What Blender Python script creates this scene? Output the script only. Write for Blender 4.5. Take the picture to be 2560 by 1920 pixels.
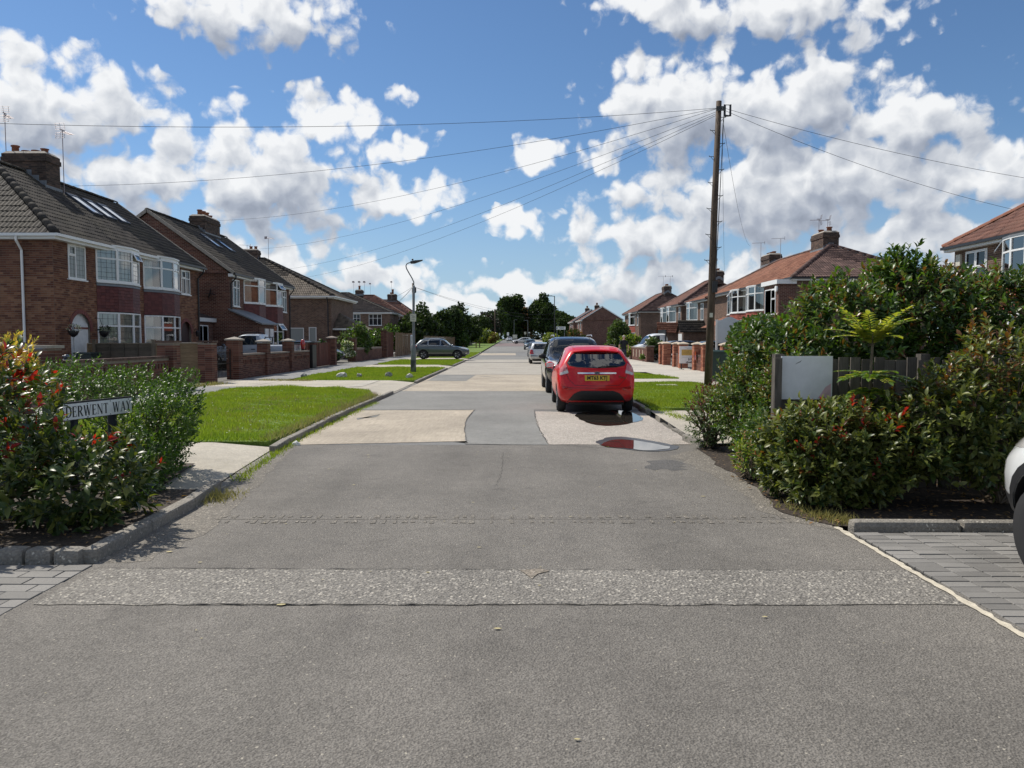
import bpy, bmesh, math, random
import numpy as np
from mathutils import Vector, Matrix, Euler
from mathutils.bvhtree import BVHTree
R = math.radians
for o in list(bpy.data.objects): bpy.data.objects.remove(o)
SC = bpy.context.scene
COL = SC.collection
rnd = random.Random(7)

# ------------------------------------------------------------------ camera
CAM_H = 1.6; FPX = 1923.0; HOR = 850.0
PITCH = math.atan((960-HOR)/FPX)
cd = bpy.data.cameras.new('camera'); cam = bpy.data.objects.new('camera', cd); COL.objects.link(cam)
cd.sensor_width = 36.0; cd.lens = FPX/2560*36.0; cd.clip_start = 0.05; cd.clip_end = 4000
cam.location = (0, 0, CAM_H); cam.rotation_euler = (R(90)-PITCH, 0, 0)
SC.camera = cam
SC.render.resolution_x = 1024; SC.render.resolution_y = 768

# ------------------------------------------------------------------ sun and exposure
SUN_EL = R(52); SUN_AZ = R(-55)          # azimuth measured from +Y towards +X
sd = Vector((math.sin(SUN_AZ)*math.cos(SUN_EL), math.cos(SUN_AZ)*math.cos(SUN_EL), math.sin(SUN_EL)))
sl = bpy.data.lights.new('sun', 'SUN'); sl.energy = 5.0; sl.angle = R(0.53); sl.color = (1.0, 0.94, 0.85)
so = bpy.data.objects.new('sun', sl); COL.objects.link(so)
so.rotation_euler = sd.to_track_quat('Z', 'Y').to_euler()
vs = SC.view_settings
vs.view_transform = 'Standard'; vs.look = 'None'; vs.gamma = 1.0; vs.exposure = 0.0
vs.use_curve_mapping = False

# ------------------------------------------------------------------ node helpers
class NT:
    def __init__(s, tree): s.t = tree; s.n = tree.nodes; s.l = tree.links
    def new(s, typ, **kw):
        nd = s.n.new(typ)
        for k, v in kw.items(): setattr(nd, k, v)
        return nd
    def put(s, sock, v):
        if isinstance(v, bpy.types.NodeSocket): s.l.new(v, sock)
        elif v is not None:
            try: sock.default_value = v
            except Exception:
                sock.default_value = (*v, 1.0) if len(v) == 3 else v
    def math(s, op, a, b=None, c=None, clamp=False):
        nd = s.new('ShaderNodeMath', operation=op, use_clamp=clamp)
        s.put(nd.inputs[0], a)
        if b is not None: s.put(nd.inputs[1], b)
        if c is not None: s.put(nd.inputs[2], c)
        return nd.outputs[0]
    def vmath(s, op, a, b=None):
        nd = s.new('ShaderNodeVectorMath', operation=op); s.put(nd.inputs[0], a)
        if b is not None: s.put(nd.inputs[1], b)
        return nd.outputs[0]
    def mix(s, f, a, b, blend='MIX'):
        nd = s.new('ShaderNodeMix', data_type='RGBA', blend_type=blend)
        s.put(nd.inputs[0], f); s.put(nd.inputs[6], a); s.put(nd.inputs[7], b)
        return nd.outputs[2]
    def ramp(s, f, stops, interp='LINEAR'):
        nd = s.new('ShaderNodeValToRGB'); cr = nd.color_ramp; cr.interpolation = interp
        while len(cr.elements) < len(stops): cr.elements.new(0.5)
        for e, (p, c) in zip(cr.elements, stops):
            e.position = p; e.color = (*c, 1.0) if len(c) == 3 else c
        s.put(nd.inputs[0], f); return nd.outputs[0]
    def maprange(s, v, a, b, c=0.0, d=1.0, smooth=False):
        nd = s.new('ShaderNodeMapRange'); nd.clamp = True
        if smooth: nd.interpolation_type = 'SMOOTHSTEP'
        s.put(nd.inputs[0], v)
        for i, q in enumerate((a, b, c, d)): s.put(nd.inputs[i+1], q)
        return nd.outputs[0]
    def noise(s, vec, scale, detail=4, rough=0.55, dist=0.0, dim='3D', lac=2.0):
        nd = s.new('ShaderNodeTexNoise', noise_dimensions=dim)
        s.put(nd.inputs['Vector'], vec); nd.inputs['Scale'].default_value = scale
        nd.inputs['Detail'].default_value = detail; nd.inputs['Roughness'].default_value = rough
        nd.inputs['Distortion'].default_value = dist; nd.inputs['Lacunarity'].default_value = lac
        return nd.outputs[0]
    def voro(s, vec, scale, feature='F1', out='Distance', rnd_=1.0):
        nd = s.new('ShaderNodeTexVoronoi', feature=feature)
        s.put(nd.inputs['Vector'], vec); nd.inputs['Scale'].default_value = scale
        if 'Randomness' in nd.inputs: nd.inputs['Randomness'].default_value = rnd_
        return nd.outputs[out]
    def coord(s, which='Object'):
        return s.new('ShaderNodeTexCoord').outputs[which]
    def pos(s): return s.new('ShaderNodeNewGeometry').outputs['Position']
    def scale(s, v, xyz):
        nd = s.new('ShaderNodeMapping'); s.put(nd.inputs['Vector'], v); nd.inputs['Scale'].default_value = xyz
        return nd.outputs[0]
    def isl(s):   # a random number per loose piece and per object
        a = s.new('ShaderNodeNewGeometry').outputs['Random Per Island']
        b = s.new('ShaderNodeObjectInfo').outputs['Random']
        return s.math('FRACT', s.math('ADD', a, b))
    def bump(s, h, strength=0.3, dist=0.01):
        nd = s.new('ShaderNodeBump'); s.put(nd.inputs['Height'], h)
        nd.inputs['Strength'].default_value = strength; nd.inputs['Distance'].default_value = dist
        return nd.outputs[0]

# ------------------------------------------------------------------ world: sky with cumulus
W = bpy.data.worlds.new('World'); SC.world = W; W.use_nodes = True
wt = NT(W.node_tree); W.node_tree.nodes.clear()
sky = wt.new('ShaderNodeTexSky', sky_type='NISHITA'); sky.sun_disc = False
sky.sun_elevation = SUN_EL; sky.sun_rotation = SUN_AZ
sky.altitude = 0; sky.air_density = 1.0; sky.dust_density = 0.15; sky.ozone_density = 3.0
def pxdir(px, py):      # azimuth, elevation (degrees) of a direction
    a = (px-1280)/FPX; b = (960-py)/FPX
    d = Vector((a, math.cos(PITCH)+b*math.sin(PITCH), -math.sin(PITCH)+b*math.cos(PITCH)))
    return math.degrees(math.atan2(d.x, d.y)), math.degrees(math.atan2(d.z, math.hypot(d.x, d.y)))
# the cumulus banks: centre azimuth, elevation, half-widths (degrees), tilt, weight
CLOUDS = [
 (610, 20, 300, 95, -8, 1.0), (760, 60, 110, 75, -40, .8), (500, 0, 220, 90, 0, .7),
 (1660, 10, 240, 75, 0, .95), (1950, 15, 240, 95, 0, .9), (2200, 30, 150, 70, 0, .85),
 (90, 255, 300, 135, -16, 1.0), (330, 295, 240, 60, -12, .8),
 (640, 440, 300, 160, 14, 1.05), (830, 300, 130, 75, 0, .95), (1010, 375, 130, 60, 0, .85), (330, 440, 280, 110, 0, .9), (560, 530, 200, 60, 0, .7),
 (1000, 490, 190, 62, 4, .9), (1110, 545, 60, 34, 0, .5),
 (1000, 228, 74, 34, -8, .62), (650, 238, 95, 26, 0, .5),
 (1340, 385, 95, 58, 0, .85), (1500, 400, 85, 65, 0, .8), (1290, 545, 115, 46, 0, .9), (1425, 560, 40, 26, 0, .62),
 (1700, 260, 230, 140, 0, 1.1), (1960, 260, 230, 150, 10, 1.15), (1800, 160, 90, 75, 0, .9), (2270, 300, 190, 120, 40, 1.0), (2230, 220, 70, 60, 0, .7), (2400, 260, 70, 50, 0, .6),
 (2000, 470, 480, 160, 0, 1.15), (2440, 440, 220, 110, -10, .95), (1620, 590, 260, 90, 0, .95), (2250, 590, 300, 90, 0, 1.0), (1760, 690, 500, 90, 0, .9), (1500, 660, 180, 75, 0, .85), (2350, 680, 400, 60, 0, .8),
 (700, 640, 260, 80, 6, .9), (900, 700, 260, 60, 0, .8), (1050, 680, 90, 50, 0, .75), (1310, 715, 240, 55, 0, .95), (1180, 765, 320, 40, 0, .85),
]
def bank(t, v, big=False):
    M = None
    for (px, py, rx, ry, tilt, wgt) in CLOUDS:
        if big and rx*ry < 16000: continue
        az, el = pxdir(px, py)
        kx = 1/(rx/FPX*57.3*1.12); ky = 1/(ry/FPX*57.3*1.12)
        nd = t.new('ShaderNodeVectorMath', operation='MULTIPLY_ADD')
        t.put(nd.inputs[0], v); nd.inputs[1].default_value = (kx, ky, 0); nd.inputs[2].default_value = (-az*kx, -el*ky, 0)
        ln = t.new('ShaderNodeVectorMath', operation='LENGTH'); t.put(ln.inputs[0], nd.outputs[0])
        m = t.math('MULTIPLY_ADD', ln.outputs['Value'], -wgt/1.1, 1.25*wgt/1.1)
        M = t.math('MAXIMUM', m, 0.0) if M is None else t.math('MAXIMUM', M, m)
    return M
def billow(t, v, det):
    b = t.math('MULTIPLY', t.math('SUBTRACT', t.noise(v, 0.45, det, .58, 0, dim='2D'), .5), 1.0)
    for s_, w_ in ((0.32, .62), (.85, .38)):
        vn = t.new('ShaderNodeTexVoronoi', feature='F1', voronoi_dimensions='2D')
        t.put(vn.inputs['Vector'], v); vn.inputs['Scale'].default_value = s_
        b = t.math('ADD', b, t.math('MULTIPLY', t.math('SUBTRACT', .45, vn.outputs['Distance']), w_))
    return b
vec = wt.coord('Generated')
sp = wt.new('ShaderNodeSeparateXYZ'); wt.put(sp.inputs[0], vec)
az = wt.math('MULTIPLY', wt.math('ARCTAN2', sp.outputs[0], sp.outputs[1]), 57.2958)
el = wt.math('MULTIPLY', wt.math('ARCSINE', sp.outputs[2]), 57.2958)
cv_ = wt.new('ShaderNodeCombineXYZ'); wt.put(cv_.inputs[0], az); wt.put(cv_.inputs[1], el); cv = cv_.outputs[0]
# the outline of each bank is bent by a broad noise before it is measured
w1 = wt.new('ShaderNodeTexNoise', noise_dimensions='2D'); wt.put(w1.inputs['Vector'], cv)
w1.inputs['Scale'].default_value = 0.42; w1.inputs['Detail'].default_value = 3
wv = wt.vmath('MULTIPLY', wt.vmath('SUBTRACT', w1.outputs['Color'], (.5, .5, .5)), (4.2, 2.6, 0))
vb = wt.vmath('ADD', cv, wv)
vn_ = wt.vmath('ADD', cv, wt.vmath('MULTIPLY', wv, (.32, .32, 0)))
M0 = bank(wt, vb); M2 = bank(wt, wt.vmath('ADD', vb, (-.9, 2.0, 0)), True)
# the rest of the sky carries the same scattered cumulus
outm = wt.math('MAXIMUM', wt.maprange(wt.math('ABSOLUTE', az), 34, 44, 0, 1), wt.maprange(el, 25, 33, 0, 1))
gen = wt.maprange(wt.noise(wt.scale(cv, (1, 1.5, 1)), 0.045, 2, .5, dim='2D'), .42, .68, 0, 1.0)
M0 = wt.math('MAXIMUM', M0, wt.math('MULTIPLY', gen, outm))
b0 = billow(wt, vn_, 7); b1 = billow(wt, wt.vmath('ADD', vn_, (-.30, .68, 0)), 4)
d0 = wt.math('SUBTRACT', wt.math('ADD', M0, wt.math('MULTIPLY', b0, 1.05)), .472)
d0 = wt.math('SUBTRACT', d0, wt.maprange(M0, .0, .22, .7, 0))
alpha = wt.maprange(d0, -.06, .30, 0, 1, smooth=True)
# light comes from above left: the cloud is white where it thins towards the sun and grey where more cloud lies that way
lit = wt.math('ADD', wt.math('MULTIPLY', wt.math('SUBTRACT', b0, b1), .75), wt.math('MULTIPLY', wt.math('SUBTRACT', M0, M2), .85))
thick = wt.maprange(d0, .10, .85, 0, 1)
sh = wt.math('ADD', wt.math('SUBTRACT', .70, wt.math('MULTIPLY', thick, .34)), lit)
ccol = wt.ramp(sh, [(0.0, (2.7, 3.05, 3.8)), (.32, (4.1, 4.5, 5.3)), (.62, (6.4, 6.7, 7.2)), (.95, (9.3, 9.4, 9.5))])
hz = wt.maprange(el, 0, 9, .4, 0)
skyc = wt.mix(1.0, sky.outputs[0], (.75, .90, 1.03, 1), 'MULTIPLY')
skyc = wt.mix(wt.maprange(el, -3, 14, .80, 0, smooth=True), skyc, (3.9, 5.3, 7.0, 1))
ccol = wt.mix(wt.math('MULTIPLY', hz, .5), ccol, (6.2, 6.8, 7.4))
fin = wt.mix(wt.math('MULTIPLY', alpha, .97), skyc, ccol)
bg = wt.new('ShaderNodeBackground'); wt.put(bg.inputs[0], fin); bg.inputs[1].default_value = 0.1
W.cycles.sampling_method = 'NONE'
wo = wt.new('ShaderNodeOutputWorld'); wt.l.new(bg.outputs[0], wo.inputs[0])
# end

# ------------------------------------------------------------------ helpers
def gz(y):      # the street lies level, then climbs a little far away
    return 0.0 if y < 75 else 0.007*(y-75)
def G(px, py, z=0.0):       # ground point under a sight line
    a = (px-1280)/FPX; b = (960-py)/FPX
    d = Vector((a, math.cos(PITCH)+b*math.sin(PITCH), -math.sin(PITCH)+b*math.cos(PITCH)))
    t = (z-CAM_H)/d.z
    return d.x*t, d.y*t
def tag(o, label=None, cat=None, group=None, kind=None):
    if label: o['label'] = label
    if cat: o['category'] = cat
    if group: o['group'] = group
    if kind: o['kind'] = kind
    return o
def thing(name, label, cat, loc=(0, 0, 0), rz=0.0, group=None):
    o = bpy.data.objects.new(name, None); COL.objects.link(o); o.empty_display_size = .2
    o.location = loc; o.rotation_euler = (0, 0, rz)
    return tag(o, label, cat, group)
def link(name, me, parent=None, mtx=None):
    o = bpy.data.objects.new(name, me); COL.objects.link(o)
    if parent is not None: o.parent = parent
    if mtx is not None: o.matrix_local = mtx
    return o
class MB:
    """collects faces; build() links them as one mesh object"""
    def __init__(s): s.v = []; s.f = []; s.m = []; s.mi = 0; s.sm = []; s.smooth = False
    def add(s, vs, fs):
        n = len(s.v); s.v.extend([tuple(q) for q in vs])
        for f in fs: s.f.append(tuple(i+n for i in f)); s.m.append(s.mi); s.sm.append(s.smooth)
        return s
    def quad(s, a, b, c, d): return s.add([a, b, c, d], [(0, 1, 2, 3)])
    def poly(s, pts): return s.add(pts, [tuple(range(len(pts)))])
    def box(s, c, d, rz=0.0, M=None):
        hx, hy, hz = d[0]/2, d[1]/2, d[2]/2
        P = [Vector((x, y, z)) for z in (-hz, hz) for x, y in ((-hx, -hy), (hx, -hy), (hx, hy), (-hx, hy))]
        if M is None: M = Matrix.Translation(c) @ Matrix.Rotation(rz, 4, 'Z')
        return s.add([M @ p for p in P], [(3, 2, 1, 0), (4, 5, 6, 7), (0, 1, 5, 4), (1, 2, 6, 5), (2, 3, 7, 6), (3, 0, 4, 7)])
    def box2(s, a, b):
        a, b = [min(p, q) for p, q in zip(a, b)], [max(p, q) for p, q in zip(a, b)]
        return s.box([(p+q)/2 for p, q in zip(a, b)], [q-p for p, q in zip(a, b)])
    def prism(s, pts, z0, z1, cap=True):        # polygon (counter-clockwise, xy) between two heights
        n = len(pts)
        vs = [(*p[:2], z0) for p in pts]+[(*p[:2], z1) for p in pts]
        fs = [(i, (i+1) % n, n+(i+1) % n, n+i) for i in range(n)]
        if cap: fs += [tuple(range(n-1, -1, -1)), tuple(range(n, 2*n))]
        return s.add(vs, fs)
    def tube(s, path, r, n=8, cap=True):
        path = [Vector(p) for p in path]; rr = r if isinstance(r, (list, tuple)) else [r]*len(path)
        vs = []; up = None
        for i, p in enumerate(path):
            t = (path[min(i+1, len(path)-1)]-path[max(i-1, 0)]).normalized()
            if up is None: up = Vector((0, 0, 1)) if abs(t.z) < .9 else Vector((1, 0, 0))
            x = t.cross(up).normalized(); y = x.cross(t); up = y
            vs += [p+(x*math.cos(2*math.pi*k/n)+y*math.sin(2*math.pi*k/n))*rr[i] for k in range(n)]
        fs = []
        for i in range(len(path)-1):
            for k in range(n):
                a = i*n+k; b = i*n+(k+1) % n
                fs.append((a, a+n, b+n, b))
        if cap: fs += [tuple(range(n)), tuple(range(len(vs)-1, len(vs)-n-1, -1))]
        return s.add(vs, fs)
    def lathe(s, prof, n=12, M=None):           # profile (r, z) turned about z
        vs = []; fs = []
        for r, z in prof: vs += [Vector((r*math.cos(2*math.pi*k/n), r*math.sin(2*math.pi*k/n), z)) for k in range(n)]
        if M is not None: vs = [M @ v for v in vs]
        for i in range(len(prof)-1):
            for k in range(n):
                a = i*n+k; b = i*n+(k+1) % n; fs.append((a, b, b+n, a+n))
        fs += [tuple(range(n-1, -1, -1)), tuple(range(len(vs)-n, len(vs)))]
        return s.add(vs, fs)
    def mesh(s, name, mats, uv=True):
        me = bpy.data.meshes.new(name); me.from_pydata(s.v, [], s.f)
        for m in (mats if isinstance(mats, (list, tuple)) else [mats]): me.materials.append(m)
        if max(s.m, default=0) > 0: me.polygons.foreach_set('material_index', s.m)
        if any(s.sm): me.polygons.foreach_set('use_smooth', s.sm)
        if uv and len(s.f) < 60000: boxuv(me)
        me.update(); return me
    def build(s, name, mats, parent=None, uv=True, mtx=None):
        return link(name, s.mesh(name, mats, uv), parent, mtx)
def boxuv(me):
    n = len(me.polygons); L = len(me.loops)
    if not n: return
    no = np.empty(n*3, np.float32); me.polygons.foreach_get('normal', no); no = np.abs(no.reshape(-1, 3))
    lt = np.empty(n, np.int32); me.polygons.foreach_get('loop_total', lt)
    vi = np.empty(L, np.int32); me.loops.foreach_get('vertex_index', vi)
    co = np.empty(len(me.vertices)*3, np.float32); me.vertices.foreach_get('co', co); co = co.reshape(-1, 3)
    ax = np.repeat(no.argmax(1), lt); p = co[vi]
    uv = np.where((ax == 0)[:, None], p[:, [1, 2]], np.where((ax == 1)[:, None], p[:, [0, 2]], p[:, [0, 1]]))
    u = me.uv_layers.new(name='UVMap'); u.data.foreach_set('uv', uv.astype(np.float32).ravel())
def raw_mesh(name, V, F, mats, mi=None, smooth=False):      # numpy arrays: verts (n,3), faces (m,k)
    me = bpy.data.meshes.new(name); m, k = F.shape
    me.vertices.add(len(V)); me.vertices.foreach_set('co', np.ascontiguousarray(V, np.float32).ravel())
    me.loops.add(m*k); me.loops.foreach_set('vertex_index', np.ascontiguousarray(F, np.int32).ravel())
    me.polygons.add(m); me.polygons.foreach_set('loop_start', np.arange(m, dtype=np.int32)*k)
    me.polygons.foreach_set('loop_total', np.full(m, k, np.int32))
    for q in (mats if isinstance(mats, (list, tuple)) else [mats]): me.materials.append(q)
    if mi is not None: me.polygons.foreach_set('material_index', np.asarray(mi, np.int32))
    if smooth: me.polygons.foreach_set('use_smooth', np.ones(m, bool))
    me.update(calc_edges=True); me.validate(); return me

# ------------------------------------------------------------------ materials
MATS = {}
def newmat(name):
    m = bpy.data.materials.new(name); m.use_nodes = True; m.node_tree.nodes.clear()
    t = NT(m.node_tree); out = t.new('ShaderNodeOutputMaterial'); bs = t.new('ShaderNodeBsdfPrincipled')
    t.l.new(bs.outputs[0], out.inputs[0]); MATS[name] = m
    return m, t, bs, out
def simple(name, col, rough=.6, metal=0.0, var=.12, scale=6.0, bump=0.0, spec=.5, coat=0.0, isl=0.0):
    m, t, bs, out = newmat(name)
    p = t.coord('Object')
    n = t.noise(p, scale, 5, .6)
    f = t.maprange(n, .25, .75, 1-var, 1+var)
    if isl: f = t.math('MULTIPLY', f, t.maprange(t.isl(), 0, 1, 1-isl, 1+isl))
    c = t.vmath('MULTIPLY', (*col,), f) if False else t.mix(1.0, (*col, 1), f, 'MULTIPLY')
    t.put(bs.inputs['Base Color'], c); bs.inputs['Roughness'].default_value = rough
    bs.inputs['Metallic'].default_value = metal; bs.inputs['Specular IOR Level'].default_value = spec
    if coat: bs.inputs['Coat Weight'].default_value = coat; bs.inputs['Coat Roughness'].default_value = .03
    if bump: t.put(bs.inputs['Normal'], t.bump(t.noise(p, scale*8, 4, .6), bump, .01))
    return m
def asphalt(name, ca, cb, grain=120, stone=None, bump=.5, dirt=.25, brush=False, spk=.02, tracks=False):
    m, t, bs, out = newmat(name); p = t.pos()
    big = t.noise(p, .55, 5, .6); mid = t.noise(p, 6, 4, .6); fine = t.noise(p, grain, 3, .7)
    vor = t.voro(p, grain*.75, 'F1', 'Color'); vs_ = t.new('ShaderNodeSeparateColor'); t.put(vs_.inputs[0], vor)
    g = t.math('ADD', t.math('MULTIPLY', vs_.outputs[0], .55), t.math('MULTIPLY', fine, .45))
    c = t.mix(g, (*ca, 1), (*cb, 1))
    c = t.mix(1.0, c, t.maprange(big, .3, .7, 1-dirt*.6, 1+dirt*.5), 'MULTIPLY')
    c = t.mix(1.0, c, t.maprange(mid, .25, .75, .9, 1.1), 'MULTIPLY')
    if stone:       # scattered pale chippings
        c = t.mix(t.maprange(vs_.outputs[1], 1-spk, 1-spk*.5, 0, 1), c, (*stone, 1))
    if tracks:      # tyre-polished lanes along the street, and a few old stains
        w = t.noise(t.scale(p, (1.0, .10, 1)), 1.3, 3, .55)
        c = t.mix(1.0, c, t.maprange(w, .3, .7, .86, 1.14), 'MULTIPLY')
        st = t.noise(p, 1.9, 5, .65, .4); c = t.mix(t.maprange(st, .60, .74, 0, .42), c, (.05, .046, .042, 1)); c = t.mix(t.maprange(t.noise(p, 3.7, 4, .7), .62, .78, 0, .35), c, (.30, .28, .24, 1))
    if brush:
        w = t.noise(t.scale(p, (26, 1.2, 1)), 1.6, 3, .6)
        c = t.mix(1.0, c, t.maprange(w, .35, .65, .86, 1.10), 'MULTIPLY'); c = t.mix(t.maprange(t.noise(p, 1.4, 5, .7, .5), .58, .75, 0, .4), c, (.17, .15, .12, 1))
    t.put(bs.inputs['Base Color'], c); bs.inputs['Roughness'].default_value = .82; bs.inputs['Specular IOR Level'].default_value = .35
    h = t.math('ADD', t.voro(p, grain*.6), t.math('MULTIPLY', fine, .5))
    t.put(bs.inputs['Normal'], t.bump(h, bump, .012))
    return m
asphalt('asphalt', (.068, .062, .054), (.250, .232, .204), 150, (.36, .33, .27), .6, .3, spk=.005, tracks=True)
asphalt('asphalt_worn', (.085, .078, .069), (.31, .29, .255), 88, (.44, .41, .35), 1.0, .3, spk=.10)
asphalt('asphalt_dusty', (.080, .072, .061), (.255, .232, .195), 95, (.40, .36, .30), .7, .3, spk=.04)
asphalt('asphalt_damp', (.04, .038, .036), (.15, .144, .136), 105, None, .5, .22)
asphalt('asphalt_patch', (.13, .128, .118), (.27, .265, .245), 120, None, .4, .28)
asphalt('asphalt_far', (.12, .12, .115), (.21, .208, .20), 90, None, .3, .25)
asphalt('asphalt_red', (.13, .10, .095), (.22, .17, .16), 90, None, .3, .2)
asphalt('concrete', (.30, .258, .198), (.455, .395, .312), 160, (.22, .19, .15), .3, .34, brush=True, spk=.02)
asphalt('concrete_grey', (.27, .25, .21), (.42, .385, .33), 120, None, .3, .22, brush=True)
asphalt('concrete_rough', (.20, .18, .155), (.50, .45, .39), 75, (.6, .52, .46), .7, .25, spk=.08)
asphalt('pavement_grey', (.165, .165, .16), (.26, .26, .25), 110, None, .3, .2)
asphalt('pad_concrete', (.33, .30, .245), (.475, .435, .36), 60, None, .4, .28)
asphalt('slab_pale', (.36, .335, .285), (.50, .465, .40), 70, None, .3, .25)
asphalt('kerb_concrete', (.15, .138, .118), (.29, .268, .23), 90, (.5, .47, .4), .5, .35, spk=.03)
asphalt('gravel_dirt', (.13, .11, .085), (.30, .26, .21), 55, (.45, .4, .33), .9, .3, spk=.1)
asphalt('soil', (.020, .015, .011), (.065, .048, .035), 45, (.16, .11, .06), 1.0, .3, spk=.05)
asphalt('garden_ground', (.10, .095, .085), (.20, .19, .17), 40, None, .6, .3)
asphalt('block_grey', (.085, .085, .085), (.17, .168, .162), 110, None, .4, .2)
def paver_mat():
    m, t, bs, out = newmat('paver'); p = t.pos()
    i = t.isl(); fine = t.noise(p, 130, 4, .7)
    c = t.mix(fine, (.125, .120, .110, 1), (.28, .268, .248, 1))
    c = t.mix(1.0, c, t.maprange(i, 0, 1, .78, 1.16), 'MULTIPLY')
    c = t.mix(1.0, c, t.maprange(t.noise(p, 1.3, 4), .3, .7, .85, 1.15), 'MULTIPLY')
    t.put(bs.inputs['Base Color'], c); bs.inputs['Roughness'].default_value = .8
    t.put(bs.inputs['Normal'], t.bump(fine, .5, .006))
paver_mat()
simple('line_paint', (.52, .47, .37), .8, var=.3, scale=14, bump=.4)
simple('joint', (.03, .028, .025), .9)
def water():
    m, t, bs, out = newmat('puddle_water')
    bs.inputs['Base Color'].default_value = (.035, .03, .025, 1); bs.inputs['Roughness'].default_value = .015
    bs.inputs['Specular IOR Level'].default_value = 1.0; bs.inputs['IOR'].default_value = 1.6
water()
simple('wet_asphalt', (.045, .042, .038), .35, var=.2, scale=8, bump=.2)
def grassmat(name, a, b, trans=.35):
    m, t, bs, out = newmat(name); p = t.pos()
    i = t.isl(); n = t.noise(p, .8, 4, .6)
    c = t.mix(i, (*a, 1), (*b, 1)); c = t.mix(t.maprange(n, .35, .7, 0, .55), c, (b[0]*1.2, b[1]*.95, b[2]*.9, 1)); c = t.mix(t.maprange(t.noise(p, 2.6, 4, .6), .56, .72, 0, .5), c, (.30, .27, .08, 1)); c = t.mix(t.maprange(t.noise(p, 1.7, 3, .6), .34, .22, 0, .6), c, (a[0]*.6, a[1]*.7, a[2], 1))
    t.put(bs.inputs['Base Color'], c); bs.inputs['Roughness'].default_value = .55; bs.inputs['Specular IOR Level'].default_value = .25
    tr = t.new('ShaderNodeBsdfTranslucent'); t.put(tr.inputs[0], c)
    mx = t.new('ShaderNodeMixShader'); mx.inputs[0].default_value = trans
    t.l.new(bs.outputs[0], mx.inputs[1]); t.l.new(tr.outputs[0], mx.inputs[2]); t.l.new(mx.outputs[0], out.inputs[0])
grassmat('grass_blade', (.135, .225, .014), (.30, .42, .030), .45)
grassmat('grass_dry', (.16, .17, .05), (.30, .30, .10), .4)
asphalt('grass_ground', (.075, .125, .014), (.15, .23, .03), 60, None, .8, .3)
simple('daisy', (.8, .8, .74), .6)

# ------------------------------------------------------------------ the ground
def sheet(name, pts, z, mat, kind='structure', parent=None, sub=False):
    """a flat polygon (list of x, y) lying z above the street level, draped over the rise far away"""
    b = MB()
    b.poly([(x, y, z+gz(y)) for x, y in pts]); o = b.build(name, MATS[mat], parent)
    if parent is None: o['kind'] = kind
    return o
def strip(name, xa, xb, y0, y1, z, mat, step=20.0, parent=None):
    """a strip along the street, xa and xb may be functions of y"""
    fa = xa if callable(xa) else (lambda y: xa); fb = xb if callable(xb) else (lambda y: xb)
    n = max(1, int((y1-y0)/step)); b = MB(); ys = [y0+(y1-y0)*i/n for i in range(n+1)]
    vs = []
    for y in ys: vs += [(fa(y), y, z+gz(y)), (fb(y), y, z+gz(y))]
    b.add(vs, [(2*i, 2*i+1, 2*i+3, 2*i+2) for i in range(n)])
    o = b.build(name, MATS[mat], parent)
    if parent is None: o['kind'] = 'structure'
    return o
KL = [(0, -2.95), (5.4, -2.98), (7.4, -3.02), (9.1, -3.2), (11.7, -3.42), (16.6, -3.55), (24, -3.5), (60, -3.5), (400, -3.6)]
KR = [(0, 2.78), (6.5, 2.78), (11.3, 2.72), (14.0, 2.95), (16.5, 2.9), (18, 2.95), (60, 3.1), (400, 3.2)]
def kl(y): return float(np.interp(y, [p[0] for p in KL], [p[1] for p in KL]))
def kr(y): return float(np.interp(y, [p[0] for p in KR], [p[1] for p in KR]))

b = MB(); xs = [-1500, -300, -60, -20, 20, 60, 300, 1500]; ys = [-60, 40, 75, 120, 200, 300, 400, 700, 1500]
vs = [(x, y, gz(min(y, 420))-.06) for y in ys for x in xs]; nx = len(xs)
b.add(vs, [(j*nx+i, j*nx+i+1, (j+1)*nx+i+1, (j+1)*nx+i) for j in range(len(ys)-1) for i in range(nx-1)])
b.build('ground', MATS['garden_ground'])['kind'] = 'structure'

def ragged(pts, amp=.012, step=.12, seed=1):
    """breaks the straight edges of an outline into slightly uneven ones"""
    r_ = random.Random(seed); out = []
    for i in range(len(pts)):
        a, c = Vector(pts[i]), Vector(pts[(i+1) % len(pts)]); n = max(1, int((c-a).length/step))
        nrm = Vector((-(c-a).y, (c-a).x)).normalized() if (c-a).length > 0 else Vector((0, 0))
        for k in range(n):
            p = a.lerp(c, k/n)
            if k: p = p+nrm*r_.uniform(-amp, amp)
            out.append((p.x, p.y))
    return out
# the car-park entrance in the foreground
road = sheet('road', [(-14, -8), (14, -8), (14, 5.0), (2.76, 5.0), (2.76, 11.68), (-3.46, 11.68), (-2.96, 5.0), (-14, 5.0)], 0, 'asphalt')
sheet('worn_asphalt_strip', ragged([(-2.9, 4.57), (2.74, 4.56), (2.74, 5.26), (-2.9, 5.30)], .018, .1, 3), .004, 'asphalt_worn', parent=road)
for z_, q in ((.0085, [(-2.9, 5.30), (.4, 5.265), (2.74, 5.255)]), (.0085, [(-2.3, 4.565), (-.6, 4.56), (.7, 4.565), (2.74, 4.555)])):
    r_ = random.Random(5); up = []; dn = []
    for i in range(len(q)-1):
        n = int(abs(q[i+1][0]-q[i][0])/.06)
        for k in range(n):
            u = k/n; x = q[i][0]*(1-u)+q[i+1][0]*u; y = q[i][1]*(1-u)+q[i+1][1]*u+r_.uniform(-.006, .006)
            w_ = max(.0008, r_.gauss(.0032, .0035)*(1.5-.35*(x+3)/2)); up.append((x, y+w_)); dn.append((x, y-w_*.4))
    sheet('asphalt_crack', dn+up[::-1], z_, 'joint', parent=road)
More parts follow.
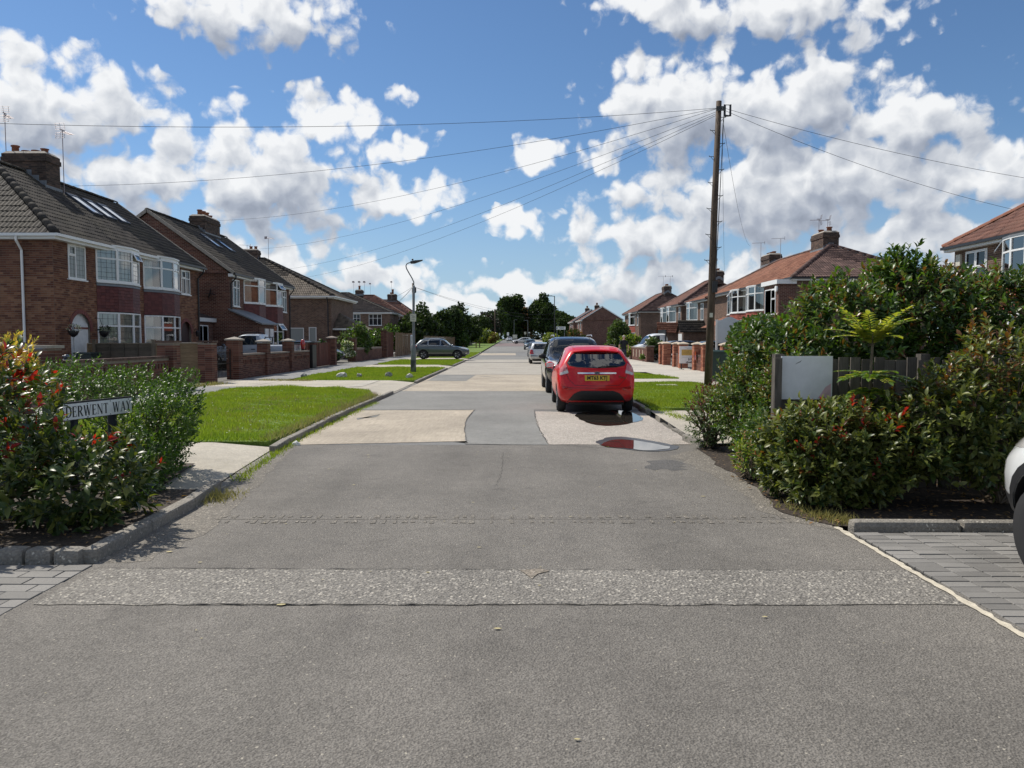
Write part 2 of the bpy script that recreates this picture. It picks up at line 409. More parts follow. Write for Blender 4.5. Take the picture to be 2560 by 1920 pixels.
# a faint scar of tyre-mark dashes across the entrance
r_ = random.Random(11); b = MB()
for k in range(60):
    x = -2.6+k*.087+r_.uniform(-.02, .02)
    if r_.random() < .8:
        for yy in (6.70, 6.90):
            w_ = r_.uniform(.012, .03); l_ = r_.uniform(.03, .07)
            b.poly([(x-w_, yy-l_, .004), (x+w_, yy-l_+r_.uniform(-.01, .01), .004), (x+w_*.6, yy+l_, .004), (x-w_*.7, yy+l_, .004)])
b.poly([(-2.7, 6.79, .004), (2.5, 6.80, .004), (2.5, 6.808, .004), (-2.7, 6.80, .004)])
b.build('roller_mark', MATS['asphalt_dusty'], road)
# dust gathered along the edges
sheet('edge_dust', ragged([(-2.95, 5.45), (-2.62, 5.5), (-2.55, 6.6), (-2.75, 8.0), (-3.0, 9.6), (-3.2, 11.2), (-3.42, 11.5), (-3.15, 9.0), (-2.98, 7.2)], .05, .16, 8), .0018, 'asphalt_dusty', parent=road)
sheet('edge_dust', ragged([(2.74, 11.2), (2.2, 10.6), (2.38, 9.0), (2.42, 8.0), (2.3, 7.2), (2.55, 6.6), (2.74, 6.4)], .06, .16, 9), .0018, 'asphalt_dusty', parent=road)
# the street itself: concrete bays, patched with asphalt
A = lambda px, py: G(px, py)
base = strip('street', lambda y: kl(y)-.02, lambda y: kr(y)+.02, 11.68, 330, -.004, 'asphalt_far', 12)
def blob_(pts): return ragged(pts, .01, .05, 3)
def bay(name, y0, y1, x0=None, x1=None, mat='concrete', z=.003, amp=.006, seed=2):
    n = 6
    L_ = [((x0 if x0 is not None else kl(y)+.04), y) for y in np.linspace(y0, y1, n)]
    R_ = [((x1 if x1 is not None else kr(y)-.03), y) for y in np.linspace(y0, y1, n)]
    return sheet(name, ragged(L_+R_[::-1], amp, .25, seed), z, mat, parent=base)
d = lambda py: G(1280, py)[1]
sheet('concrete_bay', ragged([(-3.4, 11.66), (G(1167, 1103)), G(1161, 1075), G(1165, 1050), G(1186, 1025), (-3.5, d(1026))], .01, .2, 3), .002, 'concrete', parent=base)
sheet('asphalt_trench', ragged([G(1163, 1110), G(1371, 1113), G(1348, 1075), G(1338, 1045), G(1335, 1024), G(1190, 1024), G(1167, 1052), G(1163, 1075)], .008, .2, 4), .003, 'asphalt_patch', parent=base)
sheet('rough_concrete_bay', ragged([G(1372, 1112), (2.8, 11.7), (2.9, 16.9), G(1338, 1029), G(1340, 1050), G(1350, 1077)], .02, .2, 6), .0035, 'concrete_rough', parent=base)
bay('asphalt_bay', d(1025)+.02, d(978), mat='asphalt_patch', z=.004, seed=9)
sheet('asphalt_repair', ragged([G(893, 1050), G(951, 1036), G(940, 1043), G(890, 1045)], .01, .2, 4), .006, 'asphalt_patch', parent=base)
bay('concrete_bay', d(978), d(955)); bay('concrete_bay', d(955)+.03, d(937), mat='concrete', seed=5)
sheet('asphalt_repair', ragged([G(1068, 952), G(1165, 953), G(1190, 937.5), G(1095, 937)], .01, .3, 4), .007, 'asphalt_patch', parent=base)
bay('concrete_bay', d(937)+.03, d(907), mat='concrete_grey', seed=6)
sheet('concrete_repair', ragged([G(1262, 936), G(1420, 937), G(1420, 923), G(1271, 923)], .01, .3, 4), .007, 'concrete_grey', parent=base)
bay('concrete_bay', d(906)+.05, d(899), mat='concrete_grey', seed=7); bay('asphalt_bay', d(899), d(891), mat='asphalt_patch', seed=8)
bay('concrete_bay', d(891), d(885), x1=.4, seed=9); bay('asphalt_bay', 95, 135, mat='asphalt_patch', z=.01, seed=9); bay('asphalt_bay', 140, 190, mat='asphalt_red', z=.012, seed=9)
for yy, w_ in ((d(978), .02), (d(955), .015), (d(937), .012), (d(906), .05), (d(899), .03)):
    r_ = random.Random(int(yy)); xs_ = np.linspace(kl(yy)+.05, kr(yy)-.05, 40)
    sheet('bay_joint', [(x, yy-w_*r_.uniform(.2, 1.2)) for x in xs_]+[(x, yy+w_*r_.uniform(.2, .8)) for x in xs_[::-1]], .009, 'joint', parent=base)
def crack(name, pts, w, par, z=.0095, seed=1):
    r_ = random.Random(seed); L_ = []; R_ = []
    for i in range(len(pts)-1):
        a, c = Vector(pts[i]), Vector(pts[i+1]); n = max(2, int((c-a).length/.07)); nn = Vector((-(c-a).y, (c-a).x)).normalized()
        for k in range(n):
            p = a.lerp(c, k/n)+nn*r_.gauss(0, .010); q = nn*max(.0015, r_.gauss(w, w*.5)); L_.append(tuple(p+q)); R_.append(tuple(p-q))
    return sheet(name, L_+R_[::-1], z, 'joint', parent=par)
crack('tar_seam', [(-3.42, 11.66), G(1000, 1109), G(1166, 1104), G(1167, 1111), G(1280, 1113), G(1372, 1112), G(1500, 1120), (2.7, 11.68)], .006, base, seed=3)
crack('tar_seam', [G(1167, 1103), G(1161, 1075), G(1165, 1050), G(1186, 1025)], .004, base, seed=4)
crack('tar_seam', [G(1372, 1112), G(1350, 1077), G(1340, 1050), G(1336, 1029), G(1480, 1027)], .004, base, seed=5)
crack('tar_seam', [(-3.45, d(1026)), G(1000, 1025.5), G(1186, 1025)], .007, base, seed=6)
crack('hairline_crack', [G(1258, 1130), G(1255, 1180), G(1238, 1220)], .0014, road, .004, 7)
sheet('pothole', blob_([G(1300, 1428), G(1350, 1424), G(1375, 1430), G(1345, 1437), G(1330, 1450), G(1318, 1440)]), .0092, 'gravel_dirt', parent=road)
# puddles
def blob(pts, amp=.03, seed=1):
    P = [Vector(p) for p in pts]
    for _ in range(1): P = [q for i in range(len(P)) for q in (P[i].lerp(P[(i+1) % len(P)], .25), P[i].lerp(P[(i+1) % len(P)], .75))]
    return ragged([tuple(p) for p in P], amp, .09, seed)
w1_ = sheet('wet_patch', blob([G(1488, 1112), G(1500, 1098), G(1540, 1091), G(1590, 1096), G(1660, 1108), G(1712, 1120), G(1640, 1131), G(1560, 1124)], .03, 2), .006, 'wet_asphalt', parent=base)
p1_ = sheet('puddle', blob([G(1497, 1117), G(1515, 1104), G(1545, 1099), G(1580, 1101), G(1630, 1109), G(1690, 1121), G(1620, 1129), G(1570, 1122)], .012, 3), .010, 'puddle_water', parent=base)
p2_ = sheet('puddle', blob([G(1430, 1036), G(1458, 1055), G(1500, 1066), G(1550, 1064), G(1582, 1058), G(1612, 1050), G(1592, 1036), G(1560, 1026), G(1480, 1028)], .02, 5), .010, 'puddle_water', parent=base)
sheet('damp_patch', blob([G(1612, 1160), G(1650, 1148), G(1700, 1152), G(1725, 1163), G(1690, 1180), G(1660, 1171), G(1630, 1178)], .11, 2), .0016, 'asphalt_damp', parent=base)

# ------------------------------------------------------------------ verges, pavements
def slab(name, pts, z0, z1, mat, kind='structure'):
    b = MB(); pts = list(pts)
    ar = sum(pts[i][0]*pts[(i+1) % len(pts)][1]-pts[(i+1) % len(pts)][0]*pts[i][1] for i in range(len(pts)))
    if ar < 0: pts = pts[::-1]
    b.prism(pts, z0, z1); o = b.build(name, MATS[mat]); o['kind'] = kind; return o
VZ = .10
def pad(name, x0, y0, y1, mat):
    # a crossing that ramps down to the dropped kerb
    b = MB(); fx = kl if x0 < 0 else kr; sg = -1 if x0 < 0 else 1; ys_ = np.linspace(y0, y1, 6)
    for ya, yb in zip(ys_[:-1], ys_[1:]):
        k0, k1 = fx(ya)+sg*.115, fx(yb)+sg*.115; q = [(x0, ya, VZ-.006), (k0+sg*.9, ya, VZ-.006), (k1+sg*.9, yb, VZ-.006), (x0, yb, VZ-.006)]; r_ = [(k0+sg*.9, ya, VZ-.006), (k0, ya, .018), (k1, yb, .018), (k1+sg*.9, yb, VZ-.006)]
        b.poly(q if sg < 0 else q[::-1]); b.poly(r_ if sg < 0 else r_[::-1])
    b.build(name, MATS[mat])['kind'] = 'structure'
strip('pavement', -10.45, -8.55, 5.6, 330, VZ-.005, 'pavement_grey', 12)
strip('front_gardens_ground', -60, -10.44, 5.6, 330, VZ-.015, 'garden_ground', 12)
strip('front_gardens_ground', 9.3, 60, 6.3, 330, VZ-.015, 'garden_ground', 12)
strip('pavement', 6.3, 9.32, 11.5, 330, VZ-.008, 'slab_pale', 12)
pad('footpath_crossing', -8.56, 7.75, 11.27, 'pad_concrete')
pad('driveway_crossing', -8.5, 20.5, 28.8, 'pad_concrete'); sheet('driveway_apron', [(-10.4, 24.9), (-8.5, 24.9), (-8.5, 28.6), (-10.4, 28.6)], VZ-.002, 'pad_concrete')
pad('driveway_crossing', -10.4, 41.9, 46.9, 'pad_concrete')
pad('driveway_crossing', -10.4, 58.3, 64.8, 'pad_concrete')
sheet('driveway_crossing', [(2.85, 11.5), (6.32, 11.5), (6.32, 17.0), (3.05, 17.0)], VZ-.06, 'pad_concrete')
pad('driveway_crossing', 6.32, 27.4, 30.0, 'slab_pale')
pad('driveway_crossing', 6.32, 36.2, 47.3, 'slab_pale')
sheet('pad_strip', [G(870, 967, VZ), G(905, 966, VZ), G(950, 951.5, VZ), G(925, 952, VZ)], VZ+.004, 'slab_pale')
VERGES = [  # outline, density
 ([(-3.62, 11.35), (-3.7, 16.5), (-3.7, 20.5), (-4.2, 22.6), (-5.5, 24.3), (-7.2, 24.85), (-8.7, 24.3), (-8.56, 20), (-8.5, 11.35)], 1500),
 ([(-3.65, 28.7), (-3.65, 42.0), (-8.5, 42.2), (-8.55, 33), (-8.2, 28.8)], 700),
 ([(-3.65, 46.8), (-3.65, 58.4), (-8.5, 58.4), (-8.55, 49), (-8.0, 46.8)], 420),
 ([(-3.65, 64.7), (-3.7, 88), (-8.5, 88), (-8.5, 64.7)], 200),
 ([(3.12, 17.0), (3.12, 27.5), (6.4, 27.5), (6.9, 22), (6.9, 17.0)], 1100),
 ([(3.12, 29.9), (3.12, 36.3), (5.6, 36.3), (6.6, 30.4), (6.5, 29.9)], 600),
 ([(3.15, 47.2), (3.15, 75), (6.3, 75), (6.3, 47.2)], 200),
]
def inpoly(P, X, Y):
    ins = np.zeros(len(X), bool); n = len(P)
    for i in range(n):
        x1, y1 = P[i]; x2, y2 = P[(i+1) % n]
        c = ((y1 > Y) != (y2 > Y))
        with np.errstate(divide='ignore', invalid='ignore'):
            xi = (x2-x1)*(Y-y1)/(y2-y1)+x1
        ins ^= c & (X < xi)
    return ins
rng = np.random.default_rng(3)
def blades(P, dens, z, h=(.035, .085), w=.006):
    P = np.array(P); lo = P.min(0); hi = P.max(0)
    n = int((hi-lo).prod()*dens); X = rng.uniform(lo[0], hi[0], n); Y = rng.uniform(lo[1], hi[1], n)
    k = inpoly(P.tolist(), X, Y); X = X[k]; Y = Y[k]; n = len(X)
    # taller, denser tufts in patches
    tuft = .75+.5*np.sin(X*2.1+np.sin(Y*1.7)*2)*np.sin(Y*2.9+X)
    H = rng.uniform(*h, n)*tuft; a = rng.uniform(0, 2*np.pi, n); ln = rng.uniform(.1, .8, n)*H; la = rng.uniform(0, 2*np.pi, n)
    ww = w*rng.uniform(.7, 1.5, n)
    Z = z+np.where(Y > 75, .007*(Y-75), 0)
    V = np.empty((n, 3, 3)); V[:, 0] = np.stack([X-np.cos(a)*ww, Y-np.sin(a)*ww, Z], 1); V[:, 1] = np.stack([X+np.cos(a)*ww, Y+np.sin(a)*ww, Z], 1)
    V[:, 2] = np.stack([X+np.cos(la)*ln, Y+np.sin(la)*ln, Z+H], 1)
    return V.reshape(-1, 3), np.arange(n*3).reshape(-1, 3)
vlab = ['near left verge beside the street-name hedge', 'left verge around the lamp post', 'left verge before the grey car', 'far left verge beyond the grey car',
        'right verge beside the red car', 'second right verge', 'far right verge']
for i, (P, dn) in enumerate(VERGES):
    o = slab('verge', [(x, y) for x, y in P], -.05, VZ-.004 if P[0][1] < 75 else VZ, 'grass_ground')
    V, F = blades(P, dn, VZ-.005, w=.006 if i in (0, 4) else .011, h=(.04, .09) if i in (0, 4) else (.05, .1))
    g = link('grass', raw_mesh('grass', V, F, MATS['grass_blade'])); tag(g, 'mown green grass on the '+vlab[i], 'grass', kind='stuff')
strip('verge', -8.55, -3.65, 88.2, 330, VZ, 'grass_ground', 12)
strip('verge', 3.2, 6.3, 75.2, 330, VZ, 'grass_ground', 12)
# daisies
r_ = random.Random(4); b = MB()
for k in range(130):
    x = r_.uniform(-8.3, -3.9); y = 11.6+(r_.random()**1.5)*11
    if y > 21 and x > -5.5: continue
    z = VZ+r_.uniform(.05, .08); s_ = r_.uniform(.008, .016)
    b.poly([(x+math.cos(a)*s_, y+math.sin(a)*s_, z) for a in np.linspace(0, 6.28, 7)[:-1]])
for k in range(40):
    x = r_.uniform(3.2, 6.5); y = r_.uniform(17.3, 27)
    b.poly([(x+math.cos(a)*.012, y+math.sin(a)*.012, VZ+.07) for a in np.linspace(0, 6.28, 7)[:-1]])
tag(b.build('daisies', MATS['daisy']), 'tiny white daisies scattered in the grass verges', 'flowers', kind='stuff')
sheet('bare_soil', ragged([(-3.75, 20.0), (-4.3, 21.6), (-5.2, 23.2), (-4.9, 23.6), (-4.3, 22.9), (-3.72, 21.6)], .08, .2, 3), VZ+.008, 'gravel_dirt')
# ragged longer grass along the kerbs and cracks
def tufts(name, label, pts, n, h=(.05, .14), mat='grass_blade', spread=.08, w=.006):
    Vs = []; 
    for k in range(n):
        i = rnd.randrange(len(pts)-1) if len(pts) > 1 else 0
        u = rnd.random(); a = pts[i]; c = pts[min(i+1, len(pts)-1)]
        x = a[0]+(c[0]-a[0])*u+rnd.gauss(0, spread); y = a[1]+(c[1]-a[1])*u+rnd.gauss(0, spread); z = a[2]
        hh = rnd.uniform(*h); an = rnd.uniform(0, 6.28); l = rnd.uniform(.2, 1.0)*hh; la = rnd.uniform(0, 6.28)
        Vs += [(x-math.cos(an)*w, y-math.sin(an)*w, z), (x+math.cos(an)*w, y+math.sin(an)*w, z), (x+math.cos(la)*l, y+math.sin(la)*l, z+hh)]
    o = link(name, raw_mesh(name, np.array(Vs), np.arange(len(Vs)).reshape(-1, 3), MATS[mat]))
    return tag(o, label, 'grass', kind='stuff')
tufts('weeds', 'weeds growing in the gutter by the left kerb corner', [(-2.98, 7.5, 0), (-2.95, 7.9, 0)], 260, (.03, .11), 'grass_dry', .10)
tufts('weeds', 'thin weeds along the left kerb of the street', [(-3.1, 8.6, 0), (-3.3, 10.4, 0), (-3.42, 12.2, 0), (-3.45, 15.5, 0), (-3.45, 19.5, 0)], 1500, (.02, .08), 'grass_blade', .05)
tufts('weeds', 'rough grass fringe at the back of the left kerb', [(-3.66, 11.4, VZ), (-3.72, 16.6, VZ), (-3.75, 20.8, VZ)], 1800, (.05, .13), 'grass_dry', .09)
for k in range(1):
    pts_ = [(rnd.uniform(-8.3, -3.9), rnd.uniform(11.6, 21), VZ) for q in range(60)]
    tufts('weeds', 'coarse darker tufts and dry stalks scattered over the near left verge', [p for q in pts_ for p in (q, (q[0]+rnd.uniform(-.25, .25), q[1]+rnd.uniform(-.25, .25), VZ))], 2000, (.05, .13), 'grass_dry', .07)
tufts('weeds', 'weeds at the foot of the left pavement walls', [(-10.3, 24.5, VZ), (-9.9, 26.2, VZ)], 500, (.04, .14), 'grass_dry', .12, .01)
tufts('weeds', 'weeds in the driveway joint on the left pavement', [(-9.3, 28.6, VZ), (-7.4, 28.3, VZ)], 600, (.03, .1), 'grass_dry', .1, .01)
tufts('weeds', 'grass patch at the corner of the planting bed on the right', [(2.72, 6.9, .006), (2.95, 6.62, .006), (2.62, 7.3, .006)], 420, (.03, .09), 'grass_dry', .09)
tufts('weeds', 'grass fringe at the end of the right kerb', [(3.05, 16.9, VZ), (3.25, 16.0, .06), (3.4, 14.6, .06)], 500, (.03, .09), 'grass_blade', .08)
# ------------------------------------------------------------------ kerbs: every stone is a piece
def bevbox(lx, ly, lz, bv=.02):
    bm = bmesh.new(); bmesh.ops.create_cube(bm, size=1.0)
    for v in bm.verts: v.co = Vector((v.co.x*lx, v.co.y*ly, v.co.z*lz))
    bmesh.ops.bevel(bm, geom=[e for e in bm.edges if any(v.co.z > 0 for v in e.verts) and not all(v.co.z < 0 for v in e.verts)], offset=bv, segments=2, affect='EDGES', profile=.6)
    me = bpy.data.meshes.new('piece'); bm.to_mesh(me); bm.free(); return me
ks = bevbox(.112, .905, .25, .022); ks.materials.append(MATS['kerb_concrete'])
def kerb(side, y0, y1, fx, drop=()):
    K = bpy.data.objects.new('kerb', None); COL.objects.link(K); K['kind'] = 'structure'
    y = y0; r_ = random.Random(int(y0*10)+side)
    while y < y1:
        ym = y+.455; x = fx(ym)+side*.065; an = math.atan2(fx(y+.9)-fx(y), .9)
        dz = -.085 if any(a <= ym <= c for a, c in drop) else 0
        o = link('kerb_stone', ks, K)
        o.location = (x+r_.uniform(-.008, .008), ym, -.03+dz+r_.uniform(-.008, .006)+gz(ym))
        o.rotation_euler = (r_.uniform(-.008, .008), r_.uniform(-.02, .02), -an+r_.uniform(-.008, .008))
        y += .915
    return K
kerb(-1, 5.45, 88, kl, drop=((8.3, 10.9), (22.5, 28.2), (42.5, 46.5), (58.5, 64.4)))
kerb(1, 16.7, 80, kr, drop=((27.6, 29.8), (36.4, 47)))
# dropped slabs by the red car, and a loose kerb stone lying at the bed's end
K = bpy.data.objects.new('kerb', None); COL.objects.link(K); K['kind'] = 'structure'
for x, y, rz in ((3.07, 15.9, -.08), (3.12, 15.0, -.02), (3.06, 14.1, .12), (2.95, 13.2, .15)):
    o = link('kerb_stone', ks, K); o.location = (x, y, -.09); o.rotation_euler = (0, .05, rz)
o = link('kerb_stone', ks, K); o.location = (2.80, 11.75, -.015); o.rotation_euler = (0, 0, .08)
# the planting beds
sheet('planting_bed_soil', [(-3.1, 5.55), (-3.14, 7.75), (-3.6, 7.75), (-3.9, 9.4), (-12, 9.4), (-12, 5.55)], .085, 'soil')
sheet('planting_bed_soil', ragged([(2.72, 11.3), (2.62, 9.6), (2.66, 8.3), (2.5, 7.05), (2.78, 6.52), (9, 6.45), (9, 13.5), (3.3, 11.6)], .04, .2, 5), .008, 'soil')
# ------------------------------------------------------------------ block paving of the two parking bays
def paving(name, x0, x1, y0, y1, bx, by, gap, z, mat, stagger):
    Pn = bpy.data.objects.new(name, None); COL.objects.link(Pn); Pn['kind'] = 'structure'
    bed = MB(); bed.quad((x0, y0, z-.012), (x1, y0, z-.012), (x1, y1, z-.012), (x0, y1, z-.012)); bed.build('paving_bed', MATS['joint'], Pn)
    me = bevbox(bx-gap, by-gap, .06, .005); me.materials.append(MATS[mat]); r_ = random.Random(2)
    nx_ = int((x1-x0)/bx); ny_ = int((y1-y0)/by)
    cells = [(i, j) for j in range(ny_) for i in range(nx_)]
    cells.sort(key=lambda c: abs(x0+c[0]*bx if x0 > 0 else x1-c[0]*bx)+0*c[1])
    rest = []
    if stagger:
        hm_ = bevbox(bx/2-gap, by-gap, .06, .005); hm_.materials.append(MATS[mat])
        for j in range(1, ny_, 2): link('paver', hm_, Pn).location = (x1-bx/4, y1-by*(j+.5), z-.03)
    for n_, (i, j) in enumerate(cells):
        off = (bx/2 if (j % 2 and stagger) else 0)
        cx = x0+bx*(i+.5)+off; cy = y1-by*(j+.5)
        if x0 < 0: cx = x1-bx*(i+.5)-off
        if cx+bx/2 > x1+.01 or cx-bx/2 < x0-.01: continue
        L_ = Matrix.Translation((cx, cy, z-.03+r_.uniform(-.003, .003))) @ Euler((r_.uniform(-.012, .012), r_.uniform(-.012, .012), r_.uniform(-.008, .008))).to_matrix().to_4x4()
        if n_ < 300: link('paver', me, Pn).matrix_local = L_
        else: rest.append(L_)
    if rest:
        bb = MB()
        for L_ in rest: bb.box((0, 0, 0), (bx-gap, by-gap, .06), M=L_)
        bb.build('pavers', MATS[mat], Pn)['kind'] = 'stuff'
    return Pn
paving('block_paving', 2.83, 6.2, 2.9, 6.3, .205, .108, .008, .006, 'paver', False)
paving('block_paving', -8.0, -2.97, 3.2, 5.38, .24, .145, .010, .006, 'paver', True)
# flat kerbs of the beds
me = bevbox(.20, .15, .16, .05); me.materials.append(MATS['kerb_concrete'])
K = bpy.data.objects.new('bed_kerb', None); COL.objects.link(K); K['kind'] = 'structure'
for i in range(24):
    o = link('kerb_stone', me, K); o.location = (-3.18-i*.207, 5.47+.004*(i % 3), .03); o.rotation_euler = (0, 0, .01*((i*7) % 5-2))
me2 = bevbox(.90, .14, .16, .045); me2.materials.append(MATS['kerb_concrete'])
for i in range(4):
    o = link('kerb_stone', me2, K); o.location = (3.30+i*.91, 6.40-i*.02, .01); o.rotation_euler = (0, 0, -.02)
# painted line at the edge of the bay, worn through in places
b = MB(); r_ = random.Random(6); L_ = []; R_ = []
for k in range(70):
    y = 2.6+k*.0565; L_.append((2.745+r_.uniform(-.010, .012), y)); R_.append((2.795+r_.uniform(-.014, .010), y))
sheet('painted_line', L_+R_[::-1], .0062, 'line_paint', parent=road)
# litter specks: small pale leaves and chips on the asphalt
simple('dead_leaf', (.42, .36, .18), .7, var=.3)
r_ = random.Random(21); b = MB()
for k in range(60):
    x = r_.uniform(-2.6, 2.6); y = r_.uniform(2.6, 11); s_ = r_.uniform(.004, .014); a0 = r_.uniform(0, 6)
    if k < 8: s_ = r_.uniform(.015, .03)
    b.poly([(x+math.cos(a0+a)*s_*(1+.4*math.sin(a*2)), y+math.sin(a0+a)*s_*.6, .009) for a in np.linspace(0, 6.28, 7)[:-1]])
tag(b.build('fallen_petals', MATS['dead_leaf']), 'small pale petals and chips scattered over the asphalt', 'litter', kind='stuff')

# ------------------------------------------------------------------ building materials
def brickmat(name, stops, mortar=(.30, .25, .20), tex=False, dirt=.2, rgh=.85):
    m, t, bs, out = newmat(name); p = t.coord('Object')
    n = t.noise(p, 1.1, 5, .6); f = t.noise(p, 60, 3, .7)
    if tex:
        uv = t.new('ShaderNodeUVMap').outputs[0]
        br = t.new('ShaderNodeTexBrick'); t.put(br.inputs['Vector'], uv)
        br.inputs['Scale'].default_value = 1.0; br.inputs['Brick Width'].default_value = .225; br.inputs['Row Height'].default_value = .075
        br.inputs['Mortar Size'].default_value = .006; br.inputs['Mortar Smooth'].default_value = .15; br.inputs['Bias'].default_value = 0
        br.inputs['Color1'].default_value = (0, 0, 0, 1); br.inputs['Color2'].default_value = (1, 1, 1, 1); br.inputs['Mortar'].default_value = (.5, .5, .5, 1)
        sc_ = t.new('ShaderNodeSeparateColor'); t.put(sc_.inputs[0], br.outputs['Color'])
        c = t.ramp(sc_.outputs[0], stops)
        c = t.mix(br.outputs['Fac'], c, (*mortar, 1))
        t.put(bs.inputs['Normal'], t.bump(t.math('SUBTRACT', t.math('MULTIPLY', f, .25), br.outputs['Fac']), .6, .008))
    else:
        c = t.ramp(t.isl(), stops)
        t.put(bs.inputs['Normal'], t.bump(f, .4, .006))
    c = t.mix(1.0, c, t.maprange(n, .3, .7, 1-dirt, 1+dirt), 'MULTIPLY')
    c = t.mix(1.0, c, t.maprange(f, .3, .7, .88, 1.12), 'MULTIPLY')
    t.put(bs.inputs['Base Color'], c); bs.inputs['Roughness'].default_value = rgh; bs.inputs['Specular IOR Level'].default_value = .25
    return m
BR1 = [(0, (.085, .038, .027)), (.35, (.125, .054, .036)), (.7, (.155, .072, .046)), (1, (.19, .094, .058))]
BR1b = [(0, (.105, .044, .030)), (.35, (.16, .070, .042)), (.75, (.215, .105, .060)), (1, (.25, .135, .080))]
BR2 = [(0, (.074, .029, .023)), (.5, (.112, .043, .032)), (1, (.155, .066, .046))]
BR3 = [(0, (.075, .044, .033)), (.5, (.115, .065, .046)), (1, (.16, .094, .066))]
BRW = [(0, (.072, .032, .025)), (.5, (.118, .051, .037)), (1, (.17, .078, .055))]
BRD = [(0, (.040, .028, .023)), (.6, (.075, .050, .040)), (1, (.12, .075, .055))]
brickmat('brick', BR1); brickmat('brick_buff', BR1b); brickmat('brick_red', BR2, tex=True); brickmat('brick_brown', BR3, tex=True)
brickmat('brick_wall', BRW); brickmat('brick_wall_tex', BRW, tex=True); brickmat('brick_dark', BRD, tex=True, mortar=(.10, .085, .07))
brickmat('brick_orange', [(0, (.24, .085, .045)), (.5, (.34, .125, .065)), (1, (.42, .19, .11))], tex=True)
brickmat('brick_pillar', [(0, (.20, .065, .040)), (.5, (.30, .105, .06)), (1, (.40, .17, .10))])
simple('mortar', (.22, .185, .15), .9, var=.2, scale=9)
simple('soldier_brick', (.12, .055, .04), .85, var=.2, isl=.25)
def tilemat(name, stops, rough=.8, moss=(.12, .115, .06), mossy=.5):
    m, t, bs, out = newmat(name); p = t.pos()
    c = t.ramp(t.isl(), stops); n = t.noise(p, .7, 5, .6); f = t.noise(p, 24, 4, .7)
    c = t.mix(t.maprange(n, .48, .75, 0, mossy), c, (*moss, 1))
    c = t.mix(1.0, c, t.maprange(f, .3, .7, .8, 1.2), 'MULTIPLY')
    t.put(bs.inputs['Base Color'], c); bs.inputs['Roughness'].default_value = rough; bs.inputs['Specular IOR Level'].default_value = .3
    t.put(bs.inputs['Normal'], t.bump(f, .35, .006))
tilemat('tile_brown', [(0, (.026, .022, .019)), (.5, (.040, .034, .028)), (1, (.062, .052, .042))], moss=(.075, .066, .040), mossy=.4)
tilemat('tile_tan', [(0, (.07, .056, .043)), (.5, (.105, .084, .064)), (1, (.145, .118, .09))], moss=(.15, .12, .08))
tilemat('tile_dark', [(0, (.028, .022, .021)), (.5, (.042, .032, .030)), (1, (.06, .046, .041))], mossy=.1, moss=(.06, .05, .04))
tilemat('tile_redbrown', [(0, (.085, .036, .027)), (.5, (.125, .055, .040)), (1, (.17, .080, .057))], mossy=.3, moss=(.09, .06, .04))
tilemat('tile_orange', [(0, (.135, .050, .029)), (.5, (.19, .076, .044)), (1, (.25, .112, .068))], mossy=.5, moss=(.13, .075, .048))
tilemat('tile_plum_shade', [(0, (.06, .034, .029)), (.5, (.092, .053, .044)), (1, (.135, .082, .068))], mossy=.3, moss=(.08, .06, .05))  # darker tile with the shade of the hips put into its colour; ridges share it
tilemat('tile_hung', [(0, (.085, .022, .020)), (.5, (.115, .030, .026)), (1, (.145, .040, .034))], .55, mossy=.2, moss=(.05, .03, .028))
tilemat('tile_hung_red', [(0, (.24, .055, .035)), (.5, (.31, .075, .045)), (1, (.38, .11, .07))], .6, mossy=.1)
simple('upvc', (.72, .73, .72), .35, var=.04); simple('upvc_grey', (.50, .52, .54), .4, var=.05)
simple('gutter_black', (.015, .015, .018), .4); simple('lead', (.16, .175, .19), .55, var=.2); simple('terracotta', (.22, .085, .05), .8, var=.25)
simple('flaunching', (.30, .27, .23), .9, var=.25); simple('fascia_blue', (.03, .04, .06), .5); simple('arch_red', (.17, .05, .04), .7)
simple('dark_door', (.035, .012, .010), .5); simple('door_white', (.62, .63, .62), .45); simple('interior_dark', (.02, .02, .022), .8)
simple('curtain', (.55, .52, .47), .9, var=.25, scale=3); simple('blind', (.44, .45, .46), .9, var=.15); simple('leading', (.06, .065, .07), .5)
simple('aerial_metal', (.30, .25, .25), .5, metal=.6); simple('alu', (.5, .5, .52), .4, metal=.8)
def glassmat(name, tint, rough=.03, f0=.5):
    m, t, bs, out = newmat(name)
    bs.inputs['Base Color'].default_value = (*tint, 1); bs.inputs['Roughness'].default_value = rough
    bs.inputs['Specular IOR Level'].default_value = f0; bs.inputs['IOR'].default_value = 1.5
    n = t.noise(t.pos(), .9, 2, .5); t.put(bs.inputs['Normal'], t.bump(n, .05, .02))
def seethrough(name, tint, refl=.16):
    m, t, bs, out = newmat(name); t.n.remove(bs)
    g = t.new('ShaderNodeBsdfGlossy'); g.inputs['Roughness'].default_value = .02; g.inputs['Color'].default_value = (1, 1, 1, 1)
    tr = t.new('ShaderNodeBsdfTransparent'); tr.inputs[0].default_value = (*tint, 1)
    fr = t.new('ShaderNodeFresnel'); fr.inputs[0].default_value = 1.5
    f = t.math('ADD', t.math('MULTIPLY', fr.outputs[0], 1.4), refl-.06, clamp=True)
    mx = t.new('ShaderNodeMixShader'); t.put(mx.inputs[0], f); t.l.new(tr.outputs[0], mx.inputs[1]); t.l.new(g.outputs[0], mx.inputs[2])
    t.l.new(mx.outputs[0], out.inputs[0])
glassmat('glass', (.020, .024, .028)); glassmat('glass_frost', (.26, .29, .28), .2); glassmat('skylight_glass', (.30, .36, .44), .02, 1.0)
seethrough('glass_clear', (.80, .84, .83)); 

